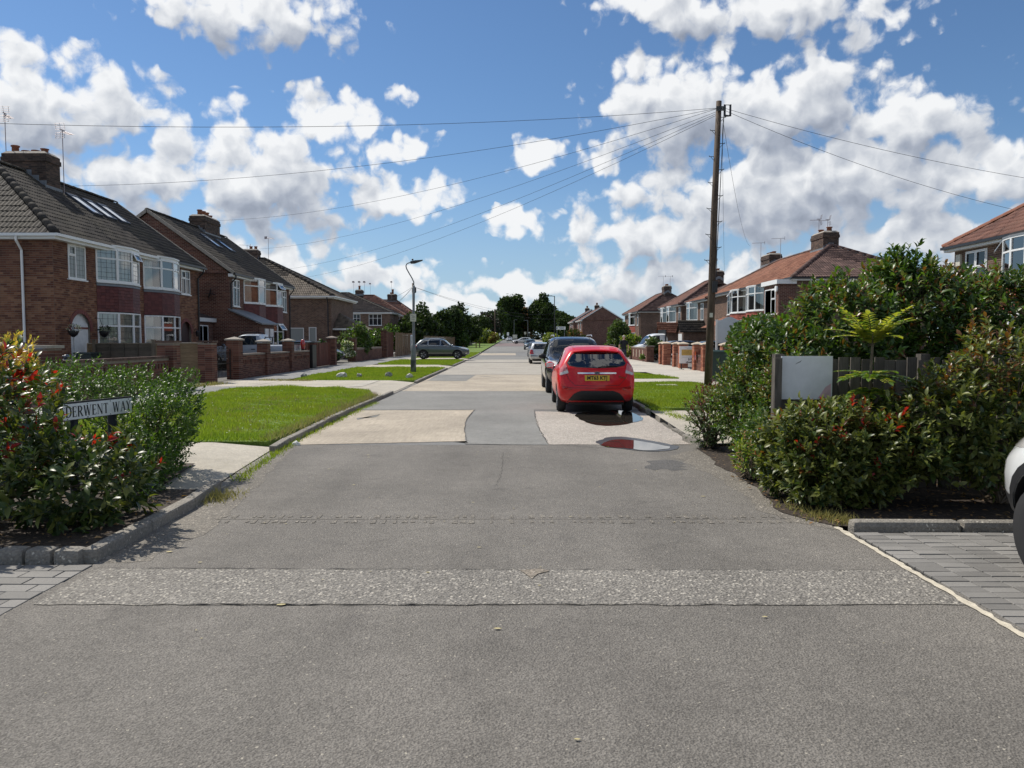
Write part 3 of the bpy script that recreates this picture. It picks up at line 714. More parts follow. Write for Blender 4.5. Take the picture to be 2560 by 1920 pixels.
# ------------------------------------------------------------------ house builder (local frame: u along the front, v to the back, w up)
TILE = {}
def tile_mesh(w, g, mat):
    k = (round(w, 3), round(g, 3), mat)
    if k in TILE: return TILE[k]
    L = g*1.16; prof = [(-.5, .004), (-.40, .010), (-.22, .030), (-.04, .010), (.06, .010), (.24, .030), (.42, .010), (.5, .004)]
    b = MB(); n = len(prof)
    vs = [(x*w, 0, h+.022) for x, h in prof]+[(x*w, L, h+.002) for x, h in prof]+[(x*w, 0, 0) for x, h in prof]
    fs = [(i, i+1, n+i+1, n+i) for i in range(n-1)]+[(2*n+i, 2*n+i+1, i+1, i) for i in range(n-1)]
    b.add(vs, fs); TILE[k] = (b.mesh('roof_tile', MATS[mat], uv=False), vs, fs); return TILE[k]
def tile_slope(parent, O, U, S, inside, ulen, slen, w, g, mat, keep, cam_l):
    """covers the slope O + u*U + s*S (unit vectors) with tiles; inside(u0, u1, s0, s1) says which fit"""
    me, vs, fs = tile_mesh(w, g, mat); N = U.cross(S).normalized(); items = []
    for r in range(int(slen/g)+1):
        s0 = r*g
        for c in range(int(ulen/w)+2):
            u = c*w
            if not inside(u, s0+g*.5): continue
            p = O+U*u+S*s0+N*rnd.uniform(-.004, .005)
            rz = rnd.uniform(-.006, .006)
            M = Matrix(((U.x, S.x, N.x, p.x), (U.y, S.y, N.y, p.y), (U.z, S.z, N.z, p.z), (0, 0, 0, 1))) @ Matrix.Rotation(rz, 4, 'Z')
            items.append(((p-cam_l).length, M))
    items.sort(key=lambda q: q[0]); n = min(keep, len(items))
    for _, M in items[:n]: link('roof_tile', me, parent, M)
    if len(items) > n:
        V0 = np.array(vs); F0 = np.array(fs); k = len(vs); rest = items[n:]
        MM = np.array([np.array(M) for _, M in rest]); V = np.einsum('nij,kj->nki', MM[:, :3, :3], V0)+MM[:, None, :3, 3]
        F = F0[None]+(np.arange(len(rest))*k)[:, None, None]
        o = link('roof_tiles', raw_mesh('roof_tiles', V.reshape(-1, 3), F.reshape(-1, F0.shape[1]), MATS[mat]), parent); o['kind'] = 'stuff'
def wall_cells(length, z0, z1, openings):
    us = sorted({0, length, *[q for o in openings for q in o[:2]]}); zs = sorted({z0, z1, *[min(max(q, z0), z1) for o in openings for q in o[2:4]]})
    for i in range(len(us)-1):
        for j in range(len(zs)-1):
            um, zm = (us[i]+us[i+1])/2, (zs[j]+zs[j+1])/2
            if not any(o[0] < um < o[1] and o[2] < zm < o[3] for o in openings): yield us[i], us[i+1], zs[j], zs[j+1]
def win_unit(par, P, u0, u1, z0, z1, spec, dep=.05, mat='upvc', glass='glass', back='curtain'):
    """a window in the plane P(u, out, z): frame, panes and what hangs behind. spec: list of columns (width share, transom share or 0, opener)"""
    W_ = thing_part('window', par)
    fr = MB(); T = .055
    def bar(a, c, zb, zt, o0=-.03, o1=.03):
        q = [P(a, o0, zb), P(c, o0, zb), P(c, o0, zt), P(a, o0, zt)]; q2 = [P(a, o1, zb), P(c, o1, zb), P(c, o1, zt), P(a, o1, zt)]
        fr.add(q+q2, [(0, 1, 2, 3)[::-1], (4, 5, 6, 7), (0, 1, 5, 4), (1, 2, 6, 5), (2, 3, 7, 6), (3, 0, 4, 7)])
    bar(u0, u1, z0, z0+T); bar(u0, u1, z1-T, z1); bar(u0, u0+T, z0+T, z1-T); bar(u1-T, u1, z0+T, z1-T)
    x = u0; n = len(spec)
    for i, (sh, tr, op) in enumerate(spec):
        a = x; c = x+(u1-u0)*sh; x = c
        a2 = a+(T if i == 0 else T*.5); c2 = c-(T if i == n-1 else T*.5)
        if i < n-1: bar(c-T*.5, c+T*.5, z0+T, z1-T, -.031, .031)
        zt = z1-T; zb = z0+T
        rows = [(zb, zt)] if not tr else [(zb, zt-(zt-zb)*tr-T*.4), (zt-(zt-zb)*tr+T*.4, zt)]
        if tr: bar(a2, c2, rows[0][1], rows[1][0], -.029, .029)
        for k, (ra, rb) in enumerate(rows):
            if op and k == (1 if tr else 0): 
                e = .04; bar(a2+.004, c2-.004, ra, ra+e, .028, .045); bar(a2+.004, c2-.004, rb-e, rb, .028, .045); bar(a2+.004, a2+e, ra+e, rb-e, .028, .045); bar(c2-e, c2-.004, ra+e, rb-e, .028, .045)
            g = MB(); g.quad(P(a2, .0, ra), P(c2, .0, ra), P(c2, .0, rb), P(a2, .0, rb)); g.build('pane', MATS[glass], W_)
    fr.build('frame', MATS[mat], W_)
    return W_
def thing_part(name, par):
    o = bpy.data.objects.new(name, None); COL.objects.link(o); o.parent = par; o.empty_display_size = .1; return o
def house(S):
    """S: spec dictionary"""
    H = thing(S.get('name', 'semi_detached_house'), S['label'], 'house', S['loc'], S['rz'], S.get('group'))
    L, D, ze, zr = S['L'], S['D'], S['ze'], S['zr']; rot = Matrix.Translation(S['loc']) @ Matrix.Rotation(S['rz'], 4, 'Z')
    cl = rot.inverted() @ Vector((0, 0, CAM_H)); tm = S.get('tile', 'tile_brown'); bm_ = S.get('brick', 'brick_red'); geo = S.get('geo', False)
    half = D/2; pit = (zr-ze)/(half+.3)
    # --- walls: front, back, ends with their openings
    fo = [(w['u'][0], w['u'][1], w['z'][0], w['z'][1]) for w in S.get('windows', [])]+[(d_['u'][0], d_['u'][1], 0, d_['z']) for d_ in S.get('doors', [])]
    fo += [(b_['u'][0]+.05, b_['u'][1]-.05, .6, 5) for b_ in S.get('bays', [])]
    so_ = [(w['v'][0], w['v'][1], w['z'][0], w['z'][1]) for w in S.get('side', [])]
    side_end = S.get('side_end', 0)     # 0: the end at u=0, 1: the end at u=L
    def Pf(u, o, z): return Vector((u, -o, z))
    def Ps(v, o, z): return Vector((-o, v, z)) if side_end == 0 else Vector((L+o, v, z))
    wl = MB()
    front_mat = 'mortar' if geo else bm_
    for a, c, zb, zt in wall_cells(L, 0, ze, fo): wl.quad(Pf(a, 0, zb), Pf(c, 0, zb), Pf(c, 0, zt), Pf(a, 0, zt))
    for a, c, zb, zt in wall_cells(D, 0, ze, so_):
        q = [Ps(a, 0, zb), Ps(c, 0, zb), Ps(c, 0, zt), Ps(a, 0, zt)]
        wl.poly(q[::-1] if side_end == 0 else q)
    oe = L if side_end == 0 else 0
    q = [Vector((oe, 0, 0)), Vector((oe, D, 0)), Vector((oe, D, ze)), Vector((oe, 0, ze))]; wl.poly(q if side_end == 0 else q[::-1])
    wl.poly([Vector((L, D, 0)), Vector((0, D, 0)), Vector((0, D, ze)), Vector((L, D, ze))])
    for e, ux in ((0, 0.0), (1, L)):
        if S['ends'][e] == 'gable':
            q = [Vector((ux, 0, ze)), Vector((ux, D, ze)), Vector((ux, half, zr-.12))]
            wl.poly(q if e == 1 else q[::-1])
    # reveals and the dark room behind every opening
    def room(P, a, c, zb, zt, flip):
        b_ = MB(); dd = .09
        for q in ([P(a, 0, zb), P(a, 0, zt), P(a, -dd, zt), P(a, -dd, zb)], [P(c, 0, zb), P(c, -dd, zb), P(c, -dd, zt), P(c, 0, zt)], [P(a, 0, zt), P(c, 0, zt), P(c, -dd, zt), P(a, -dd, zt)], [P(a, 0, zb), P(a, -dd, zb), P(c, -dd, zb), P(c, 0, zb)]): wl.poly(q)
    for o_ in fo: room(Pf, *o_, False)
    for o_ in so_: room(Ps, *o_, True)
    wall = wl.build('wall', MATS[front_mat], H)
    if geo:         # every brick of the front and of the visible end
        BW, BH, J = .225, .075, .010; items = []
        def rows(length, P, ops, base_mat):
            for j in range(int((ze-.02)/BH)):
                zb = j*BH+.01; zt = zb+BH-J; x = -(BW/2 if j % 2 else 0)
                while x < length:
                    a, c = max(x, 0)+J/2, min(x+BW, length)-J/2; x += BW
                    segs = [(a, c)]
                    for o_ in ops:
                        if zt > o_[2]+.02 and zb < o_[3]-.02:
                            ns = []
                            for s0, s1 in segs:
                                if s1 <= o_[0] or s0 >= o_[1]: ns.append((s0, s1))
                                else:
                                    if s0 < o_[0]: ns.append((s0, o_[0]))
                                    if s1 > o_[1]: ns.append((o_[1], s1))
                            segs = ns
                    for s0, s1 in segs:
                        if s1-s0 > .03: items.append((P, s0, s1, zb, zt))
        rows(L, Pf, fo, 0); rows(D, Ps, so_, 0)
        def bv(it, e=.007):
            P, a, c, zb, zt = it; e += rnd.uniform(-.002, .002)
            q = [P(a, -.01, zb), P(c, -.01, zb), P(c, -.01, zt), P(a, -.01, zt), P(a, e, zb), P(c, e, zb), P(c, e, zt), P(a, e, zt)]
            return q
        FB = [(4, 5, 6, 7), (0, 1, 5, 4), (1, 2, 6, 5), (2, 3, 7, 6), (3, 0, 4, 7)]
        def isbuff(z): return z+rnd.gauss(0, .18) < 3.75
        items.sort(key=lambda it: ((it[0](it[1], 0, it[3])-cl).length+ (8 if it[3] < 1.55 else 0)))
        full = {}
        for it in items[:300]:
            P, a, c, zb, zt = it; key = (P is Ps, round(c-a, 3), 'brick_buff' if isbuff(zb) else 'brick')
            if key not in full:
                b_ = MB(); w_ = c-a; hh = zt-zb; e = .007
                if key[0]: b_.box((0, 0, 0), (.034, w_, hh))
                else: b_.box((0, 0, 0), (w_, .034, hh))
                full[key] = b_.mesh('brick', MATS[key[2]])
            cc = P((a+c)/2, -.010+rnd.uniform(-.002, .002), (zb+zt)/2)
            link('brick', full[key], wall, Matrix.Translation(cc))
        for mt, sel in (('brick', False), ('brick_buff', True)):
            b_ = MB()
            for it in items[300:]:
                pass
        bb = {'brick': MB(), 'brick_buff': MB()}
        for it in items[300:]: bb['brick_buff' if isbuff(it[3]) else 'brick'].add(bv(it), FB if it[0] is Pf or side_end == 1 else [f[::-1] for f in FB])
        for k_, b_ in bb.items(): b_.build('bricks', MATS[k_], wall, uv=False)['kind'] = 'stuff'
    # --- windows
    for w in S.get('windows', []):
        win_unit(H, Pf, w['u'][0], w['u'][1], w['z'][0], w['z'][1], w.get('spec', [(.5, .33, 1), (.5, .33, 0)]), glass=w.get('glass', 'glass'))
        sill = MB(); sill.box2((w['u'][0]-.06, -.07, w['z'][0]-.045), (w['u'][1]+.06, .02, w['z'][0]-.002)); sill.build('sill', MATS['upvc'], H)
        if w.get('lead'): leads(H, Pf, w['u'][0], w['u'][1], w['z'][0], w['z'][1])
    for w in S.get('side', []):
        win_unit(H, Ps, w['v'][0], w['v'][1], w['z'][0], w['z'][1], w.get('spec', [(1, 0, 0)]), glass=w.get('glass', 'glass_frost'))
        if geo:
            b_ = MB(); a, c = w['v'][0]-.1, w['v'][1]+.1
            for k in range(int((c-a)/.075)):
                x = a+k*.075
                q = [Ps(x+.004, -.01, w['z'][1]+.02), Ps(x+.071, -.01, w['z'][1]+.02), Ps(x+.071, -.01, w['z'][1]+.225), Ps(x+.004, -.01, w['z'][1]+.225)]
                q2 = [p+(Ps(0, .022, 0)-Ps(0, 0, 0)) for p in q]; b_.add(q+q2, [(7, 6, 5, 4), (4, 5, 1, 0), (5, 6, 2, 1), (6, 7, 3, 2), (7, 4, 0, 3)])
            b_.build('brick_lintel', MATS['soldier_brick'], H)
    # --- doors (arched porches)
    for d_ in S.get('doors', []):
        a, c = d_['u']; z = d_['z']; b_ = MB()
        b_.box2((a, .09, 0), (c, .13, z)); b_.build('door_recess', MATS[d_.get('mat', 'door_white')], H)
        if d_.get('arch'):
            r_o = (c-a)/2; cx = (a+c)/2; zc = z-r_o
            sp_ = MB(); n = 12; pts = [(cx+r_o*math.cos(math.pi*k/n), zc+r_o*math.sin(math.pi*k/n)) for k in range(n+1)]
            top = z+.002
            for k in range(n):
                p0, p1 = pts[k], pts[k+1]; sp_.quad(Pf(p0[0], .006, p0[1]), Pf(p0[0], .006, top), Pf(p1[0], .006, top), Pf(p1[0], .006, p1[1]))
            sp_.build('arch_spandrel', MATS['brick_buff' if geo else bm_], H)
            ab = MB(); rr = r_o+.15
            for k in range(18):
                t0, t1 = math.pi*k/18+.01, math.pi*(k+1)/18-.01
                q = [(cx+r*math.cos(t), zc+r*math.sin(t)) for r, t in ((r_o, t0), (rr, t0), (rr, t1), (r_o, t1))]
                ab.add([Pf(x, .004, zz) for x, zz in q]+[Pf(x, .03, zz) for x, zz in q], [(0, 1, 2, 3), (7, 6, 5, 4), (0, 4, 5, 1), (1, 5, 6, 2), (2, 6, 7, 3), (3, 7, 4, 0)])
            ab.build('brick_arch', MATS['arch_red'], H)
            if d_.get('mat', 'door_white') == 'door_white':
                b_ = MB(); b_.box2((a+.30, .05, 0), (c-.05, .088, z-.35)); dd = b_.build('door', MATS['door_white'], H)
                b_ = MB(); b_.box2((a+.3, .04, z-.55), (c-.05, .052, z-.48)); b_.build('door_rail', MATS['arch_red'], dd)
    # --- bays: bowed windows on both floors with hung tiles between
    for b_ in S.get('bays', []): bay_window(H, S, b_)
    # --- roof
    rf = MB(); oh = .3; ov = S.get('verge', .12); zE = ze-.02
    e0, e1 = S['ends']; hr0, hr1 = S.get('hip', (half*.85, half*.85))
    uA = -oh if e0 == 'hip' else -ov; uB = L+oh if e1 == 'hip' else L+ov
    rA = uA+hr0 if e0 == 'hip' else uA; rB = uB-hr1 if e1 == 'hip' else uB
    fr_l, fr_r, bk_l, bk_r = Vector((uA, -oh, zE)), Vector((uB, -oh, zE)), Vector((uA, D+oh, zE)), Vector((uB, D+oh, zE))
    RA, RB = Vector((rA, half, zr)), Vector((rB, half, zr))
    rf.poly([fr_l, fr_r, RB, RA]); rf.poly([bk_r, bk_l, RA, RB])
    if e0 == 'hip': rf.poly([bk_l, fr_l, RA])
    if e1 == 'hip': rf.poly([fr_r, bk_r, RB])
    rf.poly([fr_l-Vector((0, 0, .03)), bk_l-Vector((0, 0, .03)), bk_r-Vector((0, 0, .03)), fr_r-Vector((0, 0, .03))])
    roof = rf.build('roof', MATS[tm], H)
    tw, tg = S.get('tw', .30), S.get('tg', .33); keep = S.get('keep', 0)
    def slope(a, c, ra, rb, mat, kp):
        U = (c-a).normalized(); mid = a+U*((ra-a).dot(U)); S_ = (ra-mid); sl = S_.length; S_ = S_/sl; ul = (c-a).length
        ua, ub = (ra-a).dot(U), (rb-a).dot(U)
        def inside(u, s):
            f = s/sl
            if f > 1.0: return False
            return u-tw*.35 >= ua*f-.02 and u+tw*.35 <= ul+(ub-ul)*f+.02
        tile_slope(roof, a-S_*.04+U*0, U, S_, inside, ul, sl, tw, tg, mat, kp, cl)
    slope(fr_l, fr_r, RA, RB, tm, keep)
    if side_end == 0 and e0 == 'hip': slope(bk_l, fr_l, RA, RA, S.get('tile_hip', tm), keep//2)
    if side_end == 1 and e1 == 'hip': slope(fr_r, bk_r, RB, RB, S.get('tile_hip', tm), keep//2)
    # ridge and hip tiles
    rid = MATS[S.get('ridge', 'tile_brown')]
    def ridge_run(p, q, r=.11, nm='ridge_tile'):
        d_ = (q-p); n = max(1, int(d_.length/.45)); prof = [(math.cos(t)*r*1.1, math.sin(t)*r) for t in np.linspace(0, math.pi, 7)]
        T = d_.normalized(); X = T.cross(Vector((0, 0, 1))).normalized(); Z = X.cross(T)
        bb = MB(); bb.smooth = True
        ln = d_.length/n
        vs = [X*x+Z*(z-.03)+T*0 for x, z in prof]+[X*x*.94+Z*(z*.94-.03)+T*(ln*1.02) for x, z in prof]
        bb.add(vs, [(i, i+7, i+8, i+1) for i in range(6)]+[tuple(range(7))]); me = bb.mesh('ridge_tile', rid)
        if S.get('keep', 0):
            for k in range(n): link(nm, me, roof, Matrix.Translation(p+d_*(k/n)+Z*rnd.uniform(-.006, .006)))
        else:
            b2 = MB(); b2.smooth = True
            for k in range(n): b2.add([v+p+d_*(k/n) for v in vs], [(i, i+7, i+8, i+1) for i in range(6)])
            b2.build('ridge_tiles', rid, roof)['kind'] = 'stuff'
    up = Vector((0, 0, .05))
    ridge_run(RA+up, RB+up)
    if e0 == 'hip': ridge_run(fr_l+up*.6, RA+up, .13); ridge_run(bk_l+up*.6, RA+up, .13)
    if e1 == 'hip': ridge_run(fr_r+up*.6, RB+up, .13); ridge_run(bk_r+up*.6, RB+up, .13)
    for e, ux in ((0, uA), (1, uB)):
        if S['ends'][e] == 'gable':
            bb = MB()
            for p, q in ((Vector((ux, -oh, zE)), Vector((ux, half, zr))), (Vector((ux, D+oh, zE)), Vector((ux, half, zr)))):
                T = (q-p).normalized(); X = Vector((1, 0, 0)); Z = X.cross(T); Z = Z if Z.z > 0 else -Z
                c_ = (p+q)/2+Z*.0; M = Matrix(((X.x, T.x, Z.x, c_.x), (X.y, T.y, Z.y, c_.y), (X.z, T.z, Z.z, c_.z), (0, 0, 0, 1)))
                bb.box((0, 0, 0), (.06, (q-p).length, .16), M=M)
            bb.build('verge_board', MATS[S.get('verge_mat', 'flaunching')], roof)
    # --- gutters, fascia, downpipes
    gm = S.get('gutter', 'upvc'); gsplit = S.get('gutter_split')
    def gutter(u0, u1, mat):
        bb = MB(); bb.box2((u0, -oh-.10, zE-.11), (u1, -oh+.02, zE-.015)); bb.build('gutter', MATS[mat], H)
        bb = MB(); bb.box2((u0, -oh+.03, zE-.20), (u1, -.005, zE-.045)); bb.build('soffit', MATS['upvc'], H)
    if gsplit:
        gutter(uA, gsplit, gm if side_end == 0 else S.get('gutter2', 'gutter_black')); gutter(gsplit+.005, uB, S.get('gutter2', 'gutter_black') if side_end == 0 else gm)
    else: gutter(uA, uB, gm)
    if (side_end == 0 and e0 == 'hip') or (side_end == 1 and e1 == 'hip'):
        ux = uA if side_end == 0 else uB; sg = -1 if side_end == 0 else 1
        bb = MB(); bb.box2((ux+sg*.10, -oh-.098, zE-.109), (ux-sg*.02, D+oh, zE-.016)); bb.build('gutter', MATS[gm], H)
        bb = MB(); bb.box2((ux-sg*.03, -oh+.025, zE-.199), (ux-sg*(.295), D+oh, zE-.046)); bb.build('soffit', MATS['upvc'], H)
    for dp in S.get('pipes', []):
        u, v, mt = dp; bb = MB()
        if v is None: path = [(u, -oh-.04, zE-.1), (u, -oh-.04, zE-.25), (u, -.07, zE-.55), (u, -.07, .05)]
        else:
            ux = -.07 if side_end == 0 else L+.07; uo = uA-.04 if side_end == 0 else uB+.04
            path = [(uo, v, zE-.1), (uo, v, zE-.25), (ux, v, zE-.55), (ux, v, .05)]
        bb.tube(path, .042, 8); bb.build('downpipe', MATS[mt], H)
    # --- chimneys
    for c_ in S.get('chimneys', []):
        u, v, lu, lv, zt = c_['u'], c_.get('v', half), c_['lu'], c_['lv'], c_['z']; bb = MB()
        zb = zr-pit*(abs(v-half)+lv/2)-.3
        bb.box2((u-lu/2, v-lv/2, zb), (u+lu/2, v+lv/2, zt-.38)); bb.box2((u-lu/2-.04, v-lv/2-.04, zt-.38), (u+lu/2+.04, v+lv/2+.04, zt-.2)); bb.box2((u-lu/2-.01, v-lv/2-.01, zt-.2), (u+lu/2+.01, v+lv/2+.01, zt-.06))
        ch = bb.build('chimney', MATS[c_.get('mat', 'brick_dark')], H)
        bb = MB(); n = 8
        bb.add([(u-lu/2, v-lv/2, zt-.06), (u+lu/2, v-lv/2, zt-.06), (u+lu/2, v+lv/2, zt-.06), (u-lu/2, v+lv/2, zt-.06), (u-lu/2+.12, v-lv/2+.12, zt+.05), (u+lu/2-.12, v-lv/2+.12, zt+.05), (u+lu/2-.12, v+lv/2-.12, zt+.05), (u-lu/2+.12, v+lv/2-.12, zt+.05)],
               [(0, 1, 5, 4), (1, 2, 6, 5), (2, 3, 7, 6), (3, 0, 4, 7), (4, 5, 6, 7)]); bb.build('flaunching', MATS['flaunching'], ch)
        for (pu, pv, ph, pr) in c_['pots']:
            bb = MB(); bb.smooth = True
            bb.lathe([(pr*.9, 0), (pr*.85, ph*.8), (pr*1.1, ph*.84), (pr*1.1, ph*.96), (pr*.8, ph), (pr*.7, ph*.6)], 12, Matrix.Translation((u+pu, v+pv, zt)))
            bb.build('chimney_pot', MATS['terracotta'], ch)
        bb = MB(); y0 = v-lv/2   # lead flashing, stepped up the side towards the viewer
        for sgn in ((-1, 1) if c_.get('flash', True) else ()):
            ux = u+sgn*(lu/2+.008)
            for k in range(6):
                va = v-lv/2+k*lv/6-.0; zz = zr-pit*abs(va+lv/12-half)
                bb.box2((ux-.006, va, zz-.05), (ux+.006, va+lv/6, zz+.2))
        zz = zr-pit*abs(y0-half); bb.box2((u-lu/2-.1, y0-.02, zz-.12), (u+lu/2+.1, y0-.005, zz+.13)); bb.build('flashing', MATS['lead'], ch)
    # --- roof windows
    for (u, s0, w_, l_) in S.get('skylights', []):
        Sd = Vector((0, half+oh, zr-zE)).normalized(); N = Vector((1, 0, 0)).cross(Sd); a = Vector((u, -oh, zE))+Sd*s0
        M = Matrix(((1, Sd.x, N.x, a.x), (0, Sd.y, N.y, a.y), (0, Sd.z, N.z, a.z), (0, 0, 0, 1)))
        sk = thing_part('skylight', H); fr = MB()
        for x0, x1, y0, y1 in ((0, .07, 0, l_), (w_-.07, w_, 0, l_), (.07, w_-.07, 0, .09), (.07, w_-.07, l_-.13, l_)):
            c_ = M @ Vector(((x0+x1)/2, (y0+y1)/2, .055)); MM = M.copy(); MM.translation = c_; fr.box((0, 0, 0), (x1-x0, y1-y0, .13), M=MM)
        fr.build('frame', MATS['fascia_blue'], sk)
        g = MB(); g.poly([M @ Vector(p) for p in ((.07, .09, .10), (w_-.07, .09, .10), (w_-.07, l_-.13, .10), (.07, l_-.13, .10))]); g.build('pane', MATS['skylight_glass'], sk)
    return H
def leads(par, P, u0, u1, z0, z1, nu=6, nz=7):
    b_ = MB(); t = .006
    for k in range(1, nu):
        u = u0+(u1-u0)*k/nu; b_.quad(P(u-t, .004, z0+.06), P(u+t, .004, z0+.06), P(u+t, .004, z1-.06), P(u-t, .004, z1-.06))
    for k in range(1, nz):
        z = z0+(z1-z0)*k/nz; b_.quad(P(u0+.06, .004, z-t), P(u1-.06, .004, z-t), P(u1-.06, .004, z+t), P(u0+.06, .004, z+t))
    b_.build('lead_lattice', MATS['leading'], par)
def bay_window(H, S, B):
    """two-storey bow: facets round an arc; B: u=(a, c), p=projection, rows of (z0, z1, 'win'|'tile'), n facets"""
    a, c = B['u']; p = B['p']; n = B.get('n', 5); w = (c-a)/2; cx = (a+c)/2
    rad = (w*w+p*p)/(2*p); th = math.asin(w/rad) if p < w else math.pi/2
    pts = [(cx+rad*math.sin(t), -(rad*math.cos(t)-(rad-p))) for t in np.linspace(-th, th, n+1)]
    def fac(i):
        q0, q1 = Vector(pts[i]), Vector(pts[i+1]); d_ = (q1-q0); ln = d_.length; d_ /= ln; nr = Vector((d_.y, -d_.x))
        return (lambda u, o, z: Vector((q0.x+d_.x*u+nr.x*o, q0.y+d_.y*u+nr.y*o, z))), ln
    bay = thing_part('bay_window', H)
    core = MB(); ci = [(x*1.0+(cx-x)*.03, y+.06) for x, y in pts]; core.prism([(a+.06, .1), *ci, (c-.06, .1)][::1], .05, S['ze']-.05); 
    if B.get('solid', True): core.build('core', MATS[B.get('coremat', 'interior_dark')], bay)
    for r_i, (z0, z1, kind) in enumerate(B['rows']):
        for i in range(n):
            P, ln = fac(i)
            if kind == 'win':
                opn = B.get('open', {}).get((r_i, i)); tr = B.get('tr', .3)
                fr = MB(); T = .05
                def bar(x0, x1, zb, zt, o0=-.03, o1=.035):
                    q = [P(x0, o0, zb), P(x1, o0, zb), P(x1, o0, zt), P(x0, o0, zt), P(x0, o1, zb), P(x1, o1, zb), P(x1, o1, zt), P(x0, o1, zt)]
                    fr.add(q, [(3, 2, 1, 0), (4, 5, 6, 7), (0, 1, 5, 4), (1, 2, 6, 5), (2, 3, 7, 6), (3, 0, 4, 7)])
                bar(0, ln, z0, z0+T+.02); bar(0, ln, z1-T, z1); bar(-.01, T, z0+T+.02, z1-T); bar(ln-T, ln+.01, z0+T+.02, z1-T)
                zt = z1-(z1-z0)*tr; bar(T, ln-T, zt-T*.6, zt+T*.6)
                W_ = thing_part('window', bay); fr.build('frame', MATS['upvc'], W_)
                for ra, rb, kk in ((z0+T+.02, zt-T*.6, 0), (zt+T*.6, z1-T, 1)):
                    g = MB()
                    if kk == 1 and opn:     # a top light pushed open
                        q0, q1 = P(T, .04, rb), P(ln-T, .04, rb); hh = rb-ra; an = opn
                        dn = (P(0, 1, 0)-P(0, 0, 0))*(math.sin(an)*hh)-Vector((0, 0, math.cos(an)*hh))
                        f2 = MB(); e = .045
                        for (x0, x1, s0, s1) in ((0, 1, 0, .16), (0, 1, .84, 1), (0, .12, .16, .84), (.88, 1, .16, .84)):
                            qq = [q0.lerp(q1, x0)+dn*s0, q0.lerp(q1, x1)+dn*s0, q0.lerp(q1, x1)+dn*s1, q0.lerp(q1, x0)+dn*s1]; nn = (P(0, .03, 0)-P(0, 0, 0))
                            f2.add(qq+[v+nn for v in qq], [(0, 1, 2, 3), (7, 6, 5, 4), (0, 4, 5, 1), (1, 5, 6, 2), (2, 6, 7, 3), (3, 7, 4, 0)])
                        f2.build('open_light', MATS['upvc'], W_)
                        g.poly([q0+dn*.16, q0+dn*.84, q1+dn*.84, q1+dn*.16]); g.build('pane', MATS['glass'], W_)
                    else:
                        g.quad(P(T, 0, ra), P(ln-T, 0, ra), P(ln-T, 0, rb), P(T, 0, rb)); g.build('pane', MATS[B.get('glass', 'glass')], W_)
                cur = B.get('curtain')
                if cur and (i == 0 or i == n-1 or cur == 'all'):
                    g = MB()
                    x0, x1 = (T, ln-T) if cur == 'all' else ((T, ln*.55) if i == 0 else (ln*.45, ln-T)); m_ = 9
                    for k in range(m_):
                        xa, xb = x0+(x1-x0)*k/m_, x0+(x1-x0)*(k+1)/m_; oa, ob = -.04-.012*(k % 2), -.04-.012*((k+1) % 2)
                        g.quad(P(xa, oa, z0+.06), P(xb, ob, z0+.06), P(xb, ob, z1-.05), P(xa, oa, z1-.05))
                    g.build('curtain', MATS['curtain'], W_)
                if B.get('lead'): leads(W_, P, 0, ln, z0, z1, 4, 7)
                sl = MB(); q = [P(-.02, -.02, z0-.05), P(ln+.02, -.02, z0-.05), P(ln+.02, .075, z0-.05), P(-.02, .075, z0-.05)]
                sl.add(q+[v+Vector((0, 0, .048)) for v in q], [(3, 2, 1, 0), (4, 5, 6, 7), (0, 1, 5, 4), (1, 2, 6, 5), (2, 3, 7, 6), (3, 0, 4, 7)][:6]); sl.build('sill', MATS['upvc'], W_)
            elif kind in ('tile', 'tile_red'):
                mt = 'tile_hung' if kind == 'tile' else 'tile_hung_red'; rows = max(4, int(round((z1-z0)/.115))); hh = (z1-z0)/rows
                pn = thing_part('tile_hanging', bay)
                bk = MB(); bk.quad(P(0, -.01, z0), P(ln, -.01, z0), P(ln, -.01, z1), P(0, -.01, z1)); bk.build('backing', MATS[mt], pn)
                for k in range(rows):
                    zb = z0+k*hh; tw = .165; m_ = max(1, int(round(ln/tw))); bb = MB()
                    if S.get('keep', 0):
                        for j in range(m_):
                            x0, x1 = ln*j/m_+.003, ln*(j+1)/m_-.003; o_ = .030+rnd.uniform(-.003, .003)
                            bb.add([P(x0, o_, zb-.01), P(x1, o_, zb-.01), P(x1, .006, zb+hh), P(x0, .006, zb+hh), P(x0, .0, zb-.01), P(x1, .0, zb-.01)], [(0, 1, 2, 3), (4, 5, 1, 0)])
                    else:
                        bb.add([P(0, .03, zb-.01), P(ln, .03, zb-.01), P(ln, .006, zb+hh), P(0, .006, zb+hh), P(0, .0, zb-.01), P(ln, .0, zb-.01)], [(0, 1, 2, 3), (4, 5, 1, 0)])
                    bb.build('hung_tile_row', MATS[mt], pn)
            elif kind == 'lead':
                g = MB(); q = [P(-.01, .05, z0), P(ln+.01, .05, z0), P(ln+.01, .02, z1), P(-.01, .02, z1)]; g.poly(q); g.build('lead_apron', MATS['lead' if not B.get('leadmat') else B['leadmat']], bay)
            elif kind == 'brick':
                g = MB(); g.quad(P(0, 0, z0), P(ln, 0, z0), P(ln, 0, z1), P(0, 0, z1)); g.build('bay_wall', MATS[S.get('brick', 'brick_red')], bay)
            elif kind == 'panel':
                g = MB(); g.quad(P(0, 0, z0), P(ln, 0, z0), P(ln, 0, z1), P(0, 0, z1)); g.build('fascia', MATS['upvc'], bay)
    top = MB(); zt = B['rows'][-1][1]
    top.prism([(a-.02, .02), *[(x, y-.05) for x, y in pts], (c+.02, .02)], zt, zt+.06); top.build('bay_roof', MATS[B.get('topmat', 'upvc')], bay)
